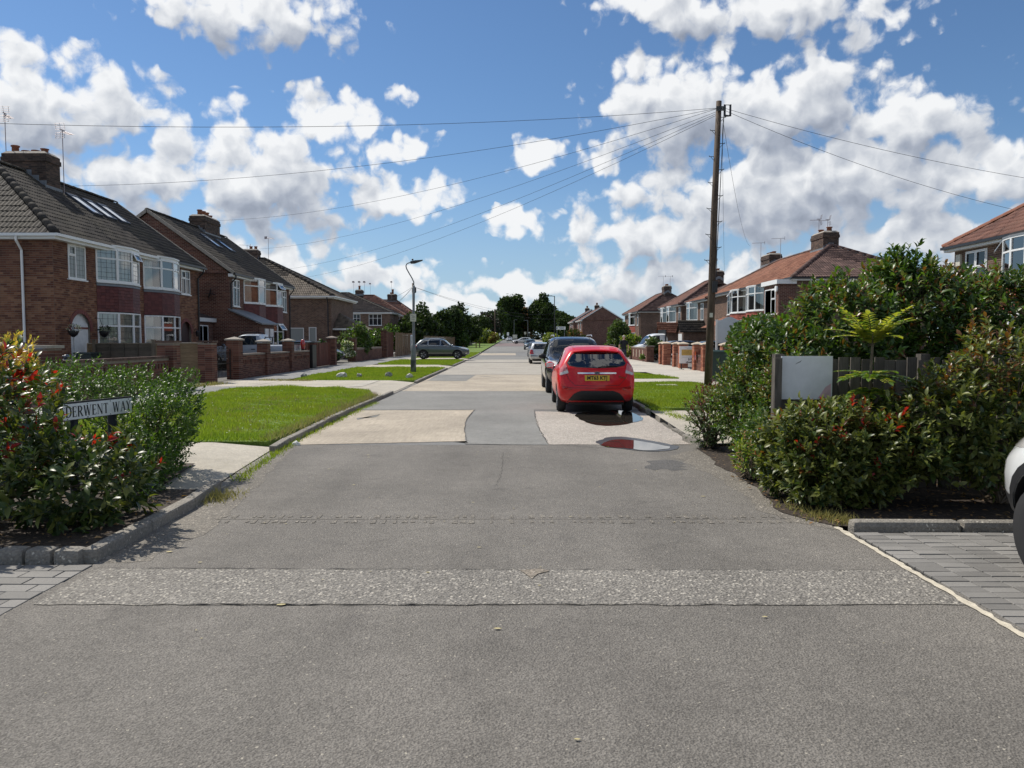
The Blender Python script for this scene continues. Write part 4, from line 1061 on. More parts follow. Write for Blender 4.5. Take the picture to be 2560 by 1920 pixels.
def aerial(loc, h, label, rz=0.0, kind='yagi', group=None):
    A_ = thing('television_aerial', label, 'aerial', loc, rz, group or 'roof-top television aerials')
    b_ = MB(); b_.tube([(0, 0, 0), (0, 0, h)], .016, 6); b_.build('mast', MATS['aerial_metal'], A_)
    if kind == 'grid':
        b_ = MB(); b_.box((0, 0, h), (.9*.3, .03, .03)); b_.tube([(-.1, 0, h-.06), (.55, 0, h-.06)], .012, 5)
        for k in range(7): x = .05+k*.075; b_.tube([(x, -.14, h-.06), (x, .14, h-.06)], .006, 4)
        b_.build('boom', MATS['aerial_metal'], A_)
        b_ = MB()
        for s_ in (-1, 1):
            for k in range(4): z = h-.06+s_*(.07+k*.075); b_.tube([(-.1-.015*k, -.24, z), (-.1-.015*k, .24, z)], .006, 4)
            for y in (-.2, 0, .2): b_.tube([(-.1, y, h-.06+s_*.05), (-.15, y, h-.06+s_*.31)], .007, 4)
        b_.build('reflector', MATS['aerial_metal'], A_)
    else:
        b_ = MB(); b_.tube([(-.25, 0, h), (.65, 0, h)], .012, 5)
        for k in range(9): x = -.2+k*.1; b_.tube([(x, -.16+.008*k, h), (x, .16-.008*k, h)], .006, 4)
        b_.box((-.27, 0, h), (.02, .30, .22)); b_.build('boom', MATS['aerial_metal'], A_)
    return A_

# ------------------------------------------------------------------ the houses
LZ = R(90)      # left side: u runs along +Y (away), v to -X
wspec2 = [(.42, .30, 1), (.58, 0, 0)]
rowsL = [(.12, .82, 'brick'), (.82, 2.52, 'win'), (2.56, 3.50, 'tile'), (3.50, 3.62, 'lead'), (3.66, 4.90, 'win'), (4.90, 5.0, 'panel')]
L1 = house(dict(label='brown brick semi-detached house with hipped end and three skylights on its roof', loc=(-15.4, 26.0, .12), rz=LZ, L=12.0, D=8.0, ze=5.05, zr=8.15,
    ends=('hip', 'gable'), hip=(3.5, 3), geo=True, brick='brick', tile='tile_brown', keep=300, gutter='upvc', gutter2='gutter_black', gutter_split=7.0,
    windows=[dict(u=(.85, 1.95), z=(3.62, 4.82), spec=wspec2, lead=True, glass='glass_frost'), dict(u=(9.95, 10.95), z=(3.62, 4.75), spec=[(.5, .33, 1), (.5, .33, 0)])],
    doors=[dict(u=(.9, 2.15), z=2.42, arch=True), dict(u=(9.85, 11.0), z=2.35, arch=True, mat='dark_door')],
    bays=[dict(u=(2.65, 5.85), p=.55, n=4, rows=rowsL, curtain='all', lead=True, open={(4, 2): .45}, glass='glass_clear'), dict(u=(6.3, 9.6), p=.55, n=4, rows=rowsL, curtain=True, glass='glass_clear')],
    side=[dict(v=(2.15, 3.3), z=(1.2, 2.5), spec=[(1, 0, 0)], glass='glass_frost')],
    pipes=[(0, 1.0, 'upvc'), (11.8, None, 'gutter_black')],
    chimneys=[dict(u=5.5, lu=.95, lv=1.75, z=8.95, pots=[(-.1, -.62, .2, .15), (0, -.2, .16, .16), (.05, .22, .16, .16), (0, .62, .36, .15)])],
    skylights=[(6.1, 2.75, .78, 1.4), (7.25, 2.75, .78, 1.4), (8.45, 2.75, .78, 1.4)]))
rowsL2 = [(.12, .82, 'brick'), (.82, 2.50, 'win'), (2.54, 3.52, 'tile'), (3.56, 4.95, 'win')]
L2 = house(dict(label='red brick gabled semi-detached house behind the silver pickup truck', loc=(-15.0, 41.0, .12), rz=LZ, L=11.0, D=8.4, ze=5.05, zr=8.3,
    ends=('gable', 'gable'), brick='brick_red', tile='tile_brown', keep=150, gutter='gutter_black',
    windows=[dict(u=(.5, 1.5), z=(3.3, 4.75), spec=[(.5, .3, 1), (.5, .3, 0)]), dict(u=(9.4, 10.3), z=(3.3, 4.7), spec=[(.5, .3, 1), (.5, .3, 0)])],
    doors=[dict(u=(9.3, 10.3), z=2.2, mat='dark_door')],
    bays=[dict(u=(2.2, 5.3), p=.6, n=3, rows=rowsL2, curtain=True, glass='glass_clear'), dict(u=(5.6, 8.7), p=.6, n=3, rows=rowsL2, open={(3, 1): .6, (3, 2): .5, (1, 1): .6}, curtain=True, glass='glass_clear')],
    pipes=[(.12, None, 'gutter_black'), (10.9, None, 'gutter_black')],
    chimneys=[dict(u=7.6, lu=2.4, lv=.95, z=9.1, pots=[(-.8, 0, .38, .15), (-.25, 0, .38, .15), (.3, 0, .38, .15), (.85, 0, .28, .14)])],
    skylights=[(4.3, 3.1, .78, 1.3), (6.4, 3.1, .78, 1.2)]))
# lean-to porch of the gabled house and the flat side garage
b = MB(); b.box2((.0, -1.55, 0), (2.6, .0, 2.35)); b.build('porch_wall', MATS['brick_red'], L2)
b = MB(); b.add([(-.15, -1.75, 2.38), (2.75, -1.75, 2.38), (2.75, .02, 3.15), (-.15, .02, 3.15), (-.15, -1.75, 2.30), (2.75, -1.75, 2.30), (2.75, .02, 3.07), (-.15, .02, 3.07)], [(0, 1, 2, 3), (7, 6, 5, 4), (0, 4, 5, 1), (1, 5, 6, 2), (3, 7, 4, 0)]); b.build('porch_roof', MATS['lead'], L2)
b = MB(); b.poly([(0, 0, 2.35), (0, -1.55, 2.35), (0, 0, 3.05)]); b.build('porch_gable', MATS['brick_red'], L2)
b = MB(); b.box2((.9, -1.60, .05), (1.5, -1.54, 2.1)); b.box2((1.75, -1.60, 1.0), (2.35, -1.54, 2.1)); b.build('porch_door', MATS['upvc'], L2)
b = MB(); b.box2((-2.75, .9, 0), (-.01, 6.4, 2.5)); b.build('garage_wall', MATS['brick_red'], L2)
b = MB(); b.box2((-2.8, .70, 2.42), (-.012, .895, 2.62)); b.build('garage_fascia', MATS['upvc'], L2)
b = MB(); b.add([(-2.85, .68, 2.63), (-.015, .68, 2.63), (-.015, 3.2, 3.45), (-2.85, 3.2, 3.45)], [(0, 1, 2, 3)]); b.build('garage_roof', MATS['tile_dark'], L2)
win_unit(L2, lambda u, o, z: Vector((u, .9-o, z)), -2.1, -.7, 1.05, 2.25, [(.5, 0, 0), (.5, 0, 0)])
L3 = house(dict(name='detached_house', label='brown brick house with tan hipped roof facing down the street beyond the gabled house', loc=(-27.5, 61.5, .12), rz=0, L=13.1, D=8.4, ze=5.0, zr=8.35,
    ends=('hip', 'hip'), hip=(5.5, 6.9), brick='brick_brown', tile='tile_tan', keep=200, gutter='upvc', side_end=1,
    windows=[dict(u=(9.6, 10.9), z=(.9, 2.45), spec=[(1, .0, 0)], glass='glass_frost'), dict(u=(11.3, 11.9), z=(.9, 2.5), spec=[(1, 0, 0)], glass='glass_frost')],
    pipes=[(12.85, None, 'gutter_black')], chimneys=[dict(u=5.3, lu=1.5, lv=.9, z=9.1, pots=[(.1, 0, .3, .14), (.5, 0, .3, .14)])]))
b = MB(); b.box2((13.1, .8, 0), (15.2, 5, 2.35)); b.build('side_extension', MATS['brick_brown'], L3)
b = MB(); b.box2((13.1, .45, 2.28), (15.5, .52, 2.42)); b.build('side_gutter', MATS['upvc'], L3)
sr = MB(); sr.poly([(13.1, .5, 2.4), (15.5, .5, 2.4), (13.1, 3.0, 3.75)]); sr.poly([(15.5, .5, 2.4), (15.5, 5.2, 2.4), (13.1, 3.0, 3.75)]); so2 = sr.build('side_roof', MATS['tile_tan'], L3)
tile_slope(so2, Vector((13.1, .48, 2.42)), Vector((1, 0, 0)), Vector((0, 2.5, 1.35)).normalized(), lambda u, s: s < 2.84 and u+.1 < 2.4*(1-s/2.84), 2.4, 2.84, .3, .33, 'tile_tan', 0, Vector((0, 0, 0)))
win_unit(L3, lambda u, o, z: Vector((u, .8-o, z)), 14.2, 14.75, .9, 2.0, [(1, .35, 0)])
w3 = [(.33, .35, 0), (.34, .35, 0), (.33, .35, 0)]
house(dict(name='terraced_house', label='dark roofed house with three white windows facing the camera beyond the tan hipped house', loc=(-27.5, 103, gz(103)), rz=0, L=11.2, D=8, ze=5.1, zr=7.9, ends=('gable', 'hip'), hip=(3, 6.6),
    brick='brick_brown', tile='tile_dark', keep=0, tw=.45, gutter='upvc', side_end=1, windows=[dict(u=(3.9, 5.4), z=(3.35, 4.85), spec=w3), dict(u=(6.3, 7.25), z=(3.3, 4.85), spec=[(.5, .35, 0), (.5, .35, 0)]), dict(u=(8.4, 10.1), z=(3.35, 4.85), spec=w3)],
    chimneys=[dict(u=6.4, lu=1.0, lv=.9, z=8.3, pots=[(0, 0, .6, .16)])]))
house(dict(name='terraced_house', label='red-brown hipped roof house behind the dark roofed house', loc=(-28, 115, gz(115)), rz=0, L=12, D=8.5, ze=5.0, zr=8.2, ends=('hip', 'hip'), hip=(4, 5.6), ridge='tile_redbrown',
    brick='brick_brown', tile='tile_redbrown', keep=0, tw=.45, gutter='upvc', side_end=1, windows=[dict(u=(10.3, 11.3), z=(3.4, 4.9), spec=[(1, .35, 0)])], pipes=[(11.85, None, 'upvc')]))
house(dict(name='terraced_house', label='farthest left house showing a stepped chimney and a brown roof above the trees', loc=(-27.5, 133, gz(133)), rz=0, L=10.8, D=9, ze=5.2, zr=8.3, ends=('hip', 'hip'), hip=(3, 4.2), ridge='tile_redbrown',
    brick='brick_brown', tile='tile_redbrown', keep=0, tw=.5, gutter='upvc', side_end=1, chimneys=[dict(u=6.2, lu=1.6, lv=1, z=9.3, pots=[(-.2, 0, .35, .2), (.1, 0, .9, .2)])]))
# ---- right side: u runs towards the camera, v to +X
RZ = R(-90)
rowsR = [(.12, .8, 'brick'), (.8, 2.35, 'win'), (2.4, 3.28, 'tile_red'), (3.32, 4.85, 'win')]
house(dict(label='nearest right house with red-brown tiled roof and leaded windows at the picture edge', loc=(16.9, 29.6, .12), rz=RZ, L=11.5, D=8.2, ze=5.05, zr=7.95, ends=('hip', 'gable'), hip=(4.2, 3), brick='brick_brown', tile='tile_redbrown', ridge='terracotta',
    keep=250, gutter='gutter_black', side_end=1, windows=[dict(u=(.75, 2.05), z=(3.05, 4.75), spec=[(.5, .36, 1), (.5, .36, 1)])],
    bays=[dict(u=(2.9, 6.3), p=.6, n=5, rows=rowsR, open={(3, 0): .55}, curtain=True, glass='glass_clear', topmat='lead')]))
house(dict(label='orange tiled semi-detached house with two chimneys behind the telegraph pole', loc=(15.6, 59.5, .12), rz=RZ, L=17.0, D=7.4, ze=4.95, zr=7.2, ends=('hip', 'hip'), hip=(4, 4.8), brick='brick_brown', tile='tile_orange', tile_hip='tile_plum_shade', ridge='tile_plum_shade',  # hip towards the camera: its shade is painted into the tile colour
    keep=300, gutter='gutter_black', side_end=1,
    windows=[dict(u=(3.6, 4.4), z=(3.3, 4.7), spec=[(1, .3, 0)]), dict(u=(13.4, 14.5), z=(3.25, 4.75), spec=[(.5, .36, 1), (.5, .36, 1)])],
    bays=[dict(u=(4.9, 8.4), p=.55, n=4, rows=rowsR, open={(3, 1): .6}, curtain=True, glass='glass_clear'), dict(u=(8.6, 12.0), p=.55, n=4, rows=rowsR, curtain=True, glass='glass_clear')],
    side=[], pipes=[(13.1, None, 'gutter_black')],
    chimneys=[dict(u=11.6, lu=1.9, lv=.95, z=8.05, pots=[(.65, 0, .3, .17), (-.6, 0, .3, .17)], mat='brick_dark'), dict(u=-.2+2.0, lu=1.9, lv=.9, z=7.8, pots=[(-.6, 0, .2, .15), (-.2, 0, .2, .15), (.2, 0, .2, .15), (.6, 0, .2, .15)])]))
r2x = bpy.data.objects['semi_detached_house.003']
b = MB(); b.box2((14.55, -.95, 0), (17.0, -.01, 4.55)); b.build('front_extension', MATS['brick_red'], r2x)
b = MB(); b.box2((14.45, -1.1, 4.56), (17.15, -.008, 4.80)); b.build('extension_fascia', MATS['upvc'], r2x)
win_unit(r2x, lambda u, o, z: Vector((u, -.95-o, z)), 14.8, 16.6, 2.9, 4.35, [(.6, 0, 0), (.4, .4, 1)])
b = MB(); b.lathe([(.17, 0), (.17, .09)], 12, Matrix.Translation((16.8, -.97, 4.3)) @ Matrix.Rotation(R(90), 4, 'X')); b.build('alarm_box', MATS['upvc'], r2x)
# its pale orange tiled porch roof below the bays
b = MB(); b.add([(2.6, -1.6, 2.35), (5.4, -1.6, 2.35), (5.4, 0, 3.1), (2.6, 0, 3.1)], [(0, 1, 2, 3)]); pr = b.build('porch_roof', MATS['tile_orange'], r2x)
tile_slope(pr, Vector((2.6, -1.62, 2.36)), Vector((1, 0, 0)), Vector((0, 1.6, .75)).normalized(), lambda u, s: s < 1.75 and u < 2.8, 2.8, 1.75, .3, .3, 'tile_orange', 0, Vector((0, 0, 0)))
def semi_r(label, y1, L, x, bays, zr=7.35, **kw):
    sp_ = dict(label=label, loc=(x, y1, gz(y1)), rz=RZ, L=L, D=7.4, ze=4.9, zr=zr, ends=('hip', 'hip'), hip=(3.6, 3.6), brick='brick_brown', tile='tile_redbrown', tile_hip='tile_plum_shade', ridge='tile_plum_shade', keep=0, tw=.3, gutter='gutter_black', side_end=1,  # shaded hip again done by a darker tile colour
        bays=[dict(u=u_, p=.55, n=3, rows=r__, curtain=True, glass='glass_clear') for u_, r__ in bays]); sp_.update(kw); return house(sp_)
rowsR4 = [(.12, .8, 'brick'), (.8, 2.3, 'win'), (2.35, 3.2, 'tile_red'), (3.25, 4.75, 'win')]
rowsR5 = [(.12, .8, 'brick'), (.8, 2.3, 'win'), (2.35, 3.2, 'lead'), (3.25, 4.75, 'win')]
h3 = semi_r('right house with red tile-hung bay half hidden by the telegraph pole', 67.6, 6.8, 15.5, [((.4, 3.2), rowsR4)], tile='tile_orange', windows=[dict(u=(4.2, 5.2), z=(3.2, 4.6))], zr=6.6)
h4 = semi_r('right house with red and slate-hung bays and small tiled porches', 80.5, 9.5, 15.6, [((1.0, 4.0), rowsR4), ((4.1, 7.2), rowsR5)], windows=[dict(u=(8.2, 9.0), z=(3.1, 4.6), spec=[(1, .3, 0)])],
    chimneys=[dict(u=7.6, lu=1.5, lv=.9, z=8.0, pots=[(0, 0, .25, .16), (.4, 0, .25, .16)])])
for hh, u0, mt in ((h4, 8.0, 'tile_orange'), (h3, 4.5, 'tile_brown')):
    b = MB(); b.box2((u0, -1.9, 0), (u0+1.9, -.01, 2.25)); b.poly([(u0, -1.9, 2.25), (u0+1.9, -1.9, 2.25), (u0+.95, -1.9, 3.1)]); b.build('porch', MATS['brick_brown'], hh)
    b = MB(); b.box2((u0+.3, -1.95, 0), (u0+1.6, -1.905, 2.1)); b.build('porch_door', MATS['upvc'], hh)
    pr = MB(); pr.poly([(u0+2.05, -2.05, 2.2), (u0+2.05, 0, 2.2), (u0+.95, 0, 3.2), (u0+.95, -2.05, 3.2)]); pr.poly([(u0-.15, 0, 2.2), (u0-.15, -2.05, 2.2), (u0+.95, -2.05, 3.2), (u0+.95, 0, 3.2)]); po = pr.build('porch_roof', MATS[mt], hh)
    tile_slope(po, Vector((u0+2.08, -2.05, 2.2)), Vector((0, 1, 0)), Vector((-1.1, 0, 1)).normalized(), lambda u, s: s < 1.45 and u < 2.0, 2.0, 1.48, .3, .28, mt, 0, Vector((0, 0, 0)))
semi_r('right house with bare brown end wall and a red bay near the leafy tree', 106, 13, 15.5, [((5.6, 9.0), rowsR4)], windows=[dict(u=(10.4, 11.4), z=(3.2, 4.6), spec=[(1, .3, 0)])], hip=(3.6, 3.4),
    chimneys=[dict(u=10.0, lu=1.5, lv=.9, z=8.05, pots=[(-.3, 0, .25, .16), (.3, 0, .25, .16)])], pipes=[(12.8, None, 'gutter_black')])
for k, (y1, x, lab) in enumerate(((158, 13.3, 'far right house with a white-edged brick gable end'), (175, 13.0, 'farthest right house with a tall chimney beyond the white-edged gable'))):
    house(dict(label=lab, loc=(x, y1, gz(y1)), rz=RZ, L=12, D=7.6, ze=4.8, zr=7.3, ends=('gable', 'gable'), brick='brick_red', tile='tile_redbrown', keep=0, tw=.5, gutter='upvc', verge_mat='upvc', side_end=1,
        windows=[dict(u=(7.5, 9), z=(3, 4.4)), dict(u=(3, 4.5), z=(3, 4.4))], chimneys=[dict(u=2.5, lu=1.0, lv=.9, z=8.0, pots=[(0, 0, .5, .2)])]))
# ---- aerials
aerial((-20.4, 31.5, 7.5), 3.2, 'tall roof aerial at the left end of the big brick chimney', R(100), 'grid')
aerial((-18.45, 32.1, 7.3), 2.9, 'tall roof aerial on the right side of the big brick chimney', R(80), 'grid')
aerial((-20.6, 65.6, 7.6), 2.6, 'thin aerial mast beside the tan hipped roof', R(60), 'yagi')
aerial((-22.4, 65.6, 7.6), 2.0, 'short bent aerial mast left of the tan house chimney', R(200), 'yagi')
for k, dx in enumerate((-.8, 0, .7)): aerial((-21.1+dx, 107, 8.0), 1.6, ('left', 'middle', 'right')[k]+' one of three aerials on the dark house chimney', R(90), 'yagi')
aerial((19.2, 48.6, 7.4), 1.75, 'lattice aerial on the left chimney pot of the orange roof', R(170), 'grid')
aerial((19.3, 47.5, 7.4), 1.55, 'lattice aerial on the right chimney pot of the orange roof', R(170), 'grid')
aerial((19.0, 59.2, 6.9), 2.1, 'slim aerial left of the rear chimney on the orange roof', R(160), 'yagi')
aerial((19.6, 56.6, 7.0), 2.0, 'slim aerial right of the rear chimney on the orange roof', R(160), 'yagi')
aerial((19.2, 73.5, 7.3), 1.9, 'aerial above the chimney left of the telegraph pole', R(160), 'yagi')
aerial((19.0, 97.2, 7.4), 2.2, 'left aerial on the chimney above the bare end wall', R(160), 'yagi')
aerial((19.4, 94.9, 7.4), 2.0, 'right aerial on the chimney above the bare end wall', R(160), 'yagi')
aerial((-24.0, 131, 8.5), 2.6, 'left aerial beside the stepped chimney far left', R(90), 'yagi'); aerial((-20.4, 131, 8.5), 2.9, 'right aerial beside the stepped chimney far left', R(90), 'yagi')

# ------------------------------------------------------------------ garden walls, pillars, fences
def woodmat(name, a, b_, rough=.75, along='z', sc=1.0):
    m, t, bs, out = newmat(name); p = t.coord('Object')
    s3 = {'z': (14, 14, 1.1), 'x': (1.1, 14, 14), 'y': (14, 1.1, 14)}[along]
    n = t.noise(t.scale(p, s3), 2.2*sc, 6, .65, .6); k = t.noise(t.pos(), 2.3, 4, .6); i = t.isl()
    c = t.mix(t.maprange(n, .3, .7, 0, 1), (*a, 1), (*b_, 1))
    c = t.mix(1.0, c, t.maprange(i, 0, 1, .78, 1.2), 'MULTIPLY'); c = t.mix(1.0, c, t.maprange(k, .3, .7, .8, 1.2), 'MULTIPLY')
    kn = t.voro(t.scale(p, (5, 5, 2.3)), 1.0); c = t.mix(t.maprange(kn, .05, .12, .8, 0), c, (a[0]*.35, a[1]*.35, a[2]*.35, 1))
    t.put(bs.inputs['Base Color'], c); bs.inputs['Roughness'].default_value = rough; bs.inputs['Specular IOR Level'].default_value = .25
    t.put(bs.inputs['Normal'], t.bump(n, .5, .006))
woodmat('fence_tan', (.17, .115, .062), (.30, .215, .125), along='x'); woodmat('fence_dark', (.075, .06, .045), (.13, .108, .082), along='x')
woodmat('fence_grey', (.055, .048, .040), (.145, .128, .108)); woodmat('fence_brown', (.13, .072, .042), (.24, .15, .09)); woodmat('fence_red', (.085, .03, .022), (.15, .055, .04))
woodmat('post_wood', (.14, .11, .078), (.25, .205, .15)); woodmat('pole_wood', (.042, .030, .021), (.115, .082, .058), sc=.6)
simple('iron_black', (.012, .012, .014), .45); simple('coping', (.23, .19, .16), .85, var=.3, bump=.3); simple('coping_brick', (.095, .055, .042), .85, var=.3, isl=.3)
simple('coping_pale', (.50, .42, .32), .8, var=.2); simple('white_paint', (.66, .67, .68), .5, var=.12, scale=5); simple('render_white', (.55, .53, .48), .8, var=.15)
BRK = {}
def brick_me(lx, ly, lz, mat):
    k = (round(lx, 3), round(ly, 3), round(lz, 3), mat)
    if k not in BRK: b_ = MB(); b_.box((0, 0, 0), (lx, ly, lz)); BRK[k] = b_.mesh('brick', MATS[mat])
    return BRK[k]
def place_bricks(par, items, keep, mat):        # items: (centre, dims)
    for c, d_ in items[:keep]: link('brick', brick_me(*d_, mat), par, Matrix.Translation(c))
    if len(items) > keep:
        b_ = MB()
        for c, d_ in items[keep:]: b_.box(c, d_)
        b_.build('bricks', MATS[mat], par, uv=False)['kind'] = 'stuff'
def garden_wall(label, p, q, h, th=.215, keep=300, mat='brick_wall', cop='coping', dent=None, z0=.09, group=None, slots=False):
    p, q = Vector((*p, z0)), Vector((*q, z0)); L = (q-p).length; rz = math.atan2(q.y-p.y, q.x-p.x)
    Wl = thing('garden_wall', label, 'wall', p, rz, group)
    b_ = MB(); b_.box2((0.002, -th/2, -.1), (L-.002, th/2, h-.065)); b_.build('mortar_core', MATS['mortar'], Wl)
    items = []; n = int((h-.07)/.075)
    for j in range(n):
        z = j*.075+.0375; x = -(.1125 if j % 2 else 0)
        if dent and j in (dent, dent+1): continue
        while x < L:
            a, c = max(x, 0)+.004, min(x+.225, L)-.004; x += .225
            if c-a > .03: items.append((Vector(((a+c)/2, rnd.uniform(-.003, .003), z)), (round(c-a, 3), th+.016, .065)))
    side = -1 if p.x < 0 else 1
    items.sort(key=lambda it: -it[0].z*0+it[0].x); place_bricks(Wl, items, keep, mat)
    if dent:
        b_ = MB(); x = .05
        while x < L-.1:
            for s_ in (-1, 1): b_.box((x+.05, s_*(th/2+.012), dent*.075+.07), (.10, .045, .14))
            x += .2
        b_.build('dentil_course', MATS[mat], Wl, uv=False)
    b_ = MB(); x = 0
    while x < L-.01:
        c = min(x+(.076 if cop == 'coping_brick' else .46), L); b_.box(((x+c)/2, 0, h-.032+rnd.uniform(-.002, .002)), (c-x-.006, th+.05, .066)); x = c
    b_.build('coping', MATS[cop], Wl)
    return Wl
def pillar(label, x, y, h, s=.45, keep=90, mat='brick_wall', cap='coping', capk='pyramid', z0=.09, group=None):
    Pl = thing('brick_pillar', label, 'pillar', (x, y, z0), 0, group)
    b_ = MB(); b_.box((0, 0, h/2-.06), (s-.02, s-.02, h+.08)); b_.build('mortar_core', MATS['mortar'], Pl)
    items = []; w = s/2
    for j in range(int(h/.075)):
        z = j*.075+.037; o = 1 if j % 2 else -1
        for sx, sy in ((-1, -1), (1, -1), (1, 1), (-1, 1)):
            items.append((Vector((sx*w/2, sy*w/2, z)), (w-.008, w-.008, .066)))
    items.sort(key=lambda it: it[0].y+it[0].x*(1 if x > 0 else -1)); place_bricks(Pl, items, keep, mat)
    b_ = MB(); e = s/2+.05
    if capk == 'pyramid': b_.box((0, 0, h+.02), (2*e, 2*e, .05)); b_.add([(-e, -e, h+.045), (e, -e, h+.045), (e, e, h+.045), (-e, e, h+.045), (0, 0, h+.14)], [(0, 1, 4), (1, 2, 4), (2, 3, 4), (3, 0, 4)])
    else: b_.box((0, 0, h+.035), (2*e-.04, 2*e-.04, .07))
    b_.build('cap', MATS[cap], Pl)
    return Pl
garden_wall('low brick wall with dentil course behind the street-name hedge', (-10.5, 17.9), (-10.5, 23.35), 1.03, keep=300, cop='coping_brick', dent=9)
pillar('brick pillar at the far end of the low dentil wall', -10.5, 23.55, 1.42, .5, cap='coping_brick', capk='flat')
pillar('weathered brick pillar behind the golden conifer', -10.75, 17.6, 1.32, .6, cap='flaunching', capk='flat', keep=60)
pillar('brick pillar left of the black iron gate', -10.8, 27.3, 1.42, .5, cap='coping_brick', capk='flat')
pillar('brick pillar right of the black iron gate', -10.7, 29.7, 1.5, .48, cap='flaunching')
garden_wall('brick wall with slotted band in front of the silver pickup', (-10.72, 29.95), (-10.75, 40.4), .97, keep=300, cop='coping', dent=8)
pillar('first short brick pillar on the pickup wall', -10.74, 33.3, 1.42, .46, cap='flaunching', keep=60)
pillar('second short brick pillar on the pickup wall', -10.75, 37.0, 1.45, .46, cap='flaunching', keep=60)
pillar('brick pillar at the end of the dark red gates', -11.0, 47.0, 1.62, .5, cap='coping', keep=60)
# wrought-iron gate
Gt = thing('garden_gate', 'black wrought-iron garden gate between two brick pillars', 'gate', (-10.78, 27.55, .1))
b = MB(); y1 = 1.9
for z in (.12, .62, 1.05): b.box((0, y1/2, z), (.03, y1, .03))
for y in (0.02, y1-.02): b.box((0, y, .6), (.035, .035, 1.15))
b.build('frame', MATS['iron_black'], Gt)
for k in range(13):
    b = MB(); b.box((0, .14+k*.135, .59), (.014, .014, .94)); b.build('bar', MATS['iron_black'], Gt)
for k in range(4):
    b = MB(); c = Vector((0, .35+k*.4, .84)); b.tube([c+Vector((0, math.cos(t)*.11*(1-t/9), math.sin(t)*.11*(1-t/9))) for t in np.linspace(0, 7.5, 18)], .010, 5)
    c = Vector((0, .35+k*.4, 1.17)); b.tube([c+Vector((0, math.cos(t)*.10*(1-t/9), math.sin(t)*.09*(1-t/9))) for t in np.linspace(0, 7.5, 18)], .010, 5); b.build('scroll', MATS['iron_black'], Gt)
def lap_fence(label, p, q, h, mat, post='post_wood', z0=.1, boards=11, posts=(1, 1), battens=3, top=True):
    p, q = Vector((*p, z0)), Vector((*q, z0)); L = (q-p).length; rz = math.atan2(q.y-p.y, q.x-p.x)
    F_ = thing('lapped_fence', label, 'fence', p, rz)
    bh = h/boards
    for k in range(boards):
        n = 9; b_ = MB(); z = k*bh
        up = [(L*i/n, z+bh*1.12) for i in range(n+1)]; dn = [(L*i/n, z+rnd.uniform(-.018, .012)) for i in range(n+1)]
        vs = [(x, -.012, zz) for x, zz in dn]+[(x, .004, zz) for x, zz in up]+[(x, .008, zz) for x, zz in dn]
        b_.add(vs, [(i, i+1, n+2+i, n+1+i) for i in range(n)]+[(2*n+2+i, 2*n+3+i, i+1, i) for i in range(n)]+[(n+1+i, n+2+i, 2*n+3+i, 2*n+2+i) for i in range(n)])
        b_.build('fence_board', MATS[mat], F_)
    for k in range(battens+2):
        b_ = MB(); x = .02+(L-.04)*k/(battens+1); b_.box((x, -.028, h/2), (.045, .028, h)); b_.build('batten', MATS[mat], F_)
    if top: b_ = MB(); b_.box((L/2, -.01, h+.018), (L, .07, .03)); b_.build('capping', MATS['coping_pale' if mat == 'fence_tan' else 'post_wood'], F_)
    for e, x in ((0, -.05), (1, L+.05)):
        if posts[e]: b_ = MB(); b_.box((x, 0, (h+.12)/2), (.1, .1, h+.12)); b_.box((x, 0, h+.14), (.13, .13, .035)); b_.build('post', MATS[post], F_)
    return F_
lap_fence('tan lapped fence panel between two brick pillars', (-12.75, 27.6), (-11.12, 27.6), 1.38, 'fence_tan', posts=(0, 0), battens=1)
lap_fence('dark fence panel with four battens in front of the bay window', (-15.0, 27.75), (-12.95, 27.72), 1.36, 'fence_dark', battens=3, posts=(1, 1))  # darker timber than the tan panels beside it
lap_fence('short tan fence panel against the house front', (-15.35, 27.85), (-15.12, 27.85), 1.36, 'fence_tan', posts=(0, 0), battens=0)
def board_fence(label, p, q, h, mat, bw=.12, z0=.1, keep=300, vary=.01, back=1, name='board_fence', posts=0):
    p, q = Vector((*p, z0+gz(p[1]))), Vector((*q, z0+gz(q[1]))); L = (q-p).length; rz = math.atan2(q.y-p.y, q.x-p.x)
    F_ = thing(name, label, 'fence', p, rz); n = max(1, int(L/bw))
    me = {}
    for k in range(n):
        v = rnd.randrange(4)
        if v not in me: b_ = MB(); hh = h+(v-1.5)*vary; b_.box((0, 0, hh/2), (bw*.93-.004*v, .02, hh)); me[v] = b_.mesh('fence_board', MATS[mat])
        link('fence_board', me[v], F_, Matrix.Translation(((k+.5)*bw, (.012 if k % 2 else 0), 0)) @ Euler((rnd.uniform(-.01, .01), rnd.uniform(-.006, .006), rnd.uniform(-.03, .03))).to_matrix().to_4x4())
    for z in (.25, h-.3):
        b_ = MB(); b_.box((L/2, .05*back, z), (L, .05, .08)); b_.build('rail', MATS[mat], F_)
    for k in range(posts):
        b_ = MB(); b_.box((L*k/max(1, posts-1), .06*back, (h+.05)/2), (.1, .1, h+.05)); b_.build('post', MATS[mat], F_)
    return F_
board_fence('dark red timber gates beside the pickup wall', (-10.9, 40.7), (-11.0, 46.7), 1.35, 'fence_red', .14, name='driveway_gate')
pillar('brick pillar beside the white flowering shrub', -11.2, 54.0, 1.62, .55, cap='coping_brick', capk='flat', keep=50)
garden_wall('low brick wall left of the tall timber gates', (-11.1, 54.4), (-10.9, 63.8), .95, keep=60, cop='coping')
pillar('tall brick pillar left of the timber gates', -10.95, 66.0, 2.35, .5, cap='coping_brick', capk='flat', keep=40)
board_fence('tall red-brown timber gates beside the brick pillar', (-10.9, 66.4), (-10.7, 69.6), 2.2, 'fence_red', .18, name='driveway_gate')
board_fence('tall brown board fence behind the grey car', (-10.6, 69.8), (-10.4, 82), 2.2, 'fence_brown', .6)
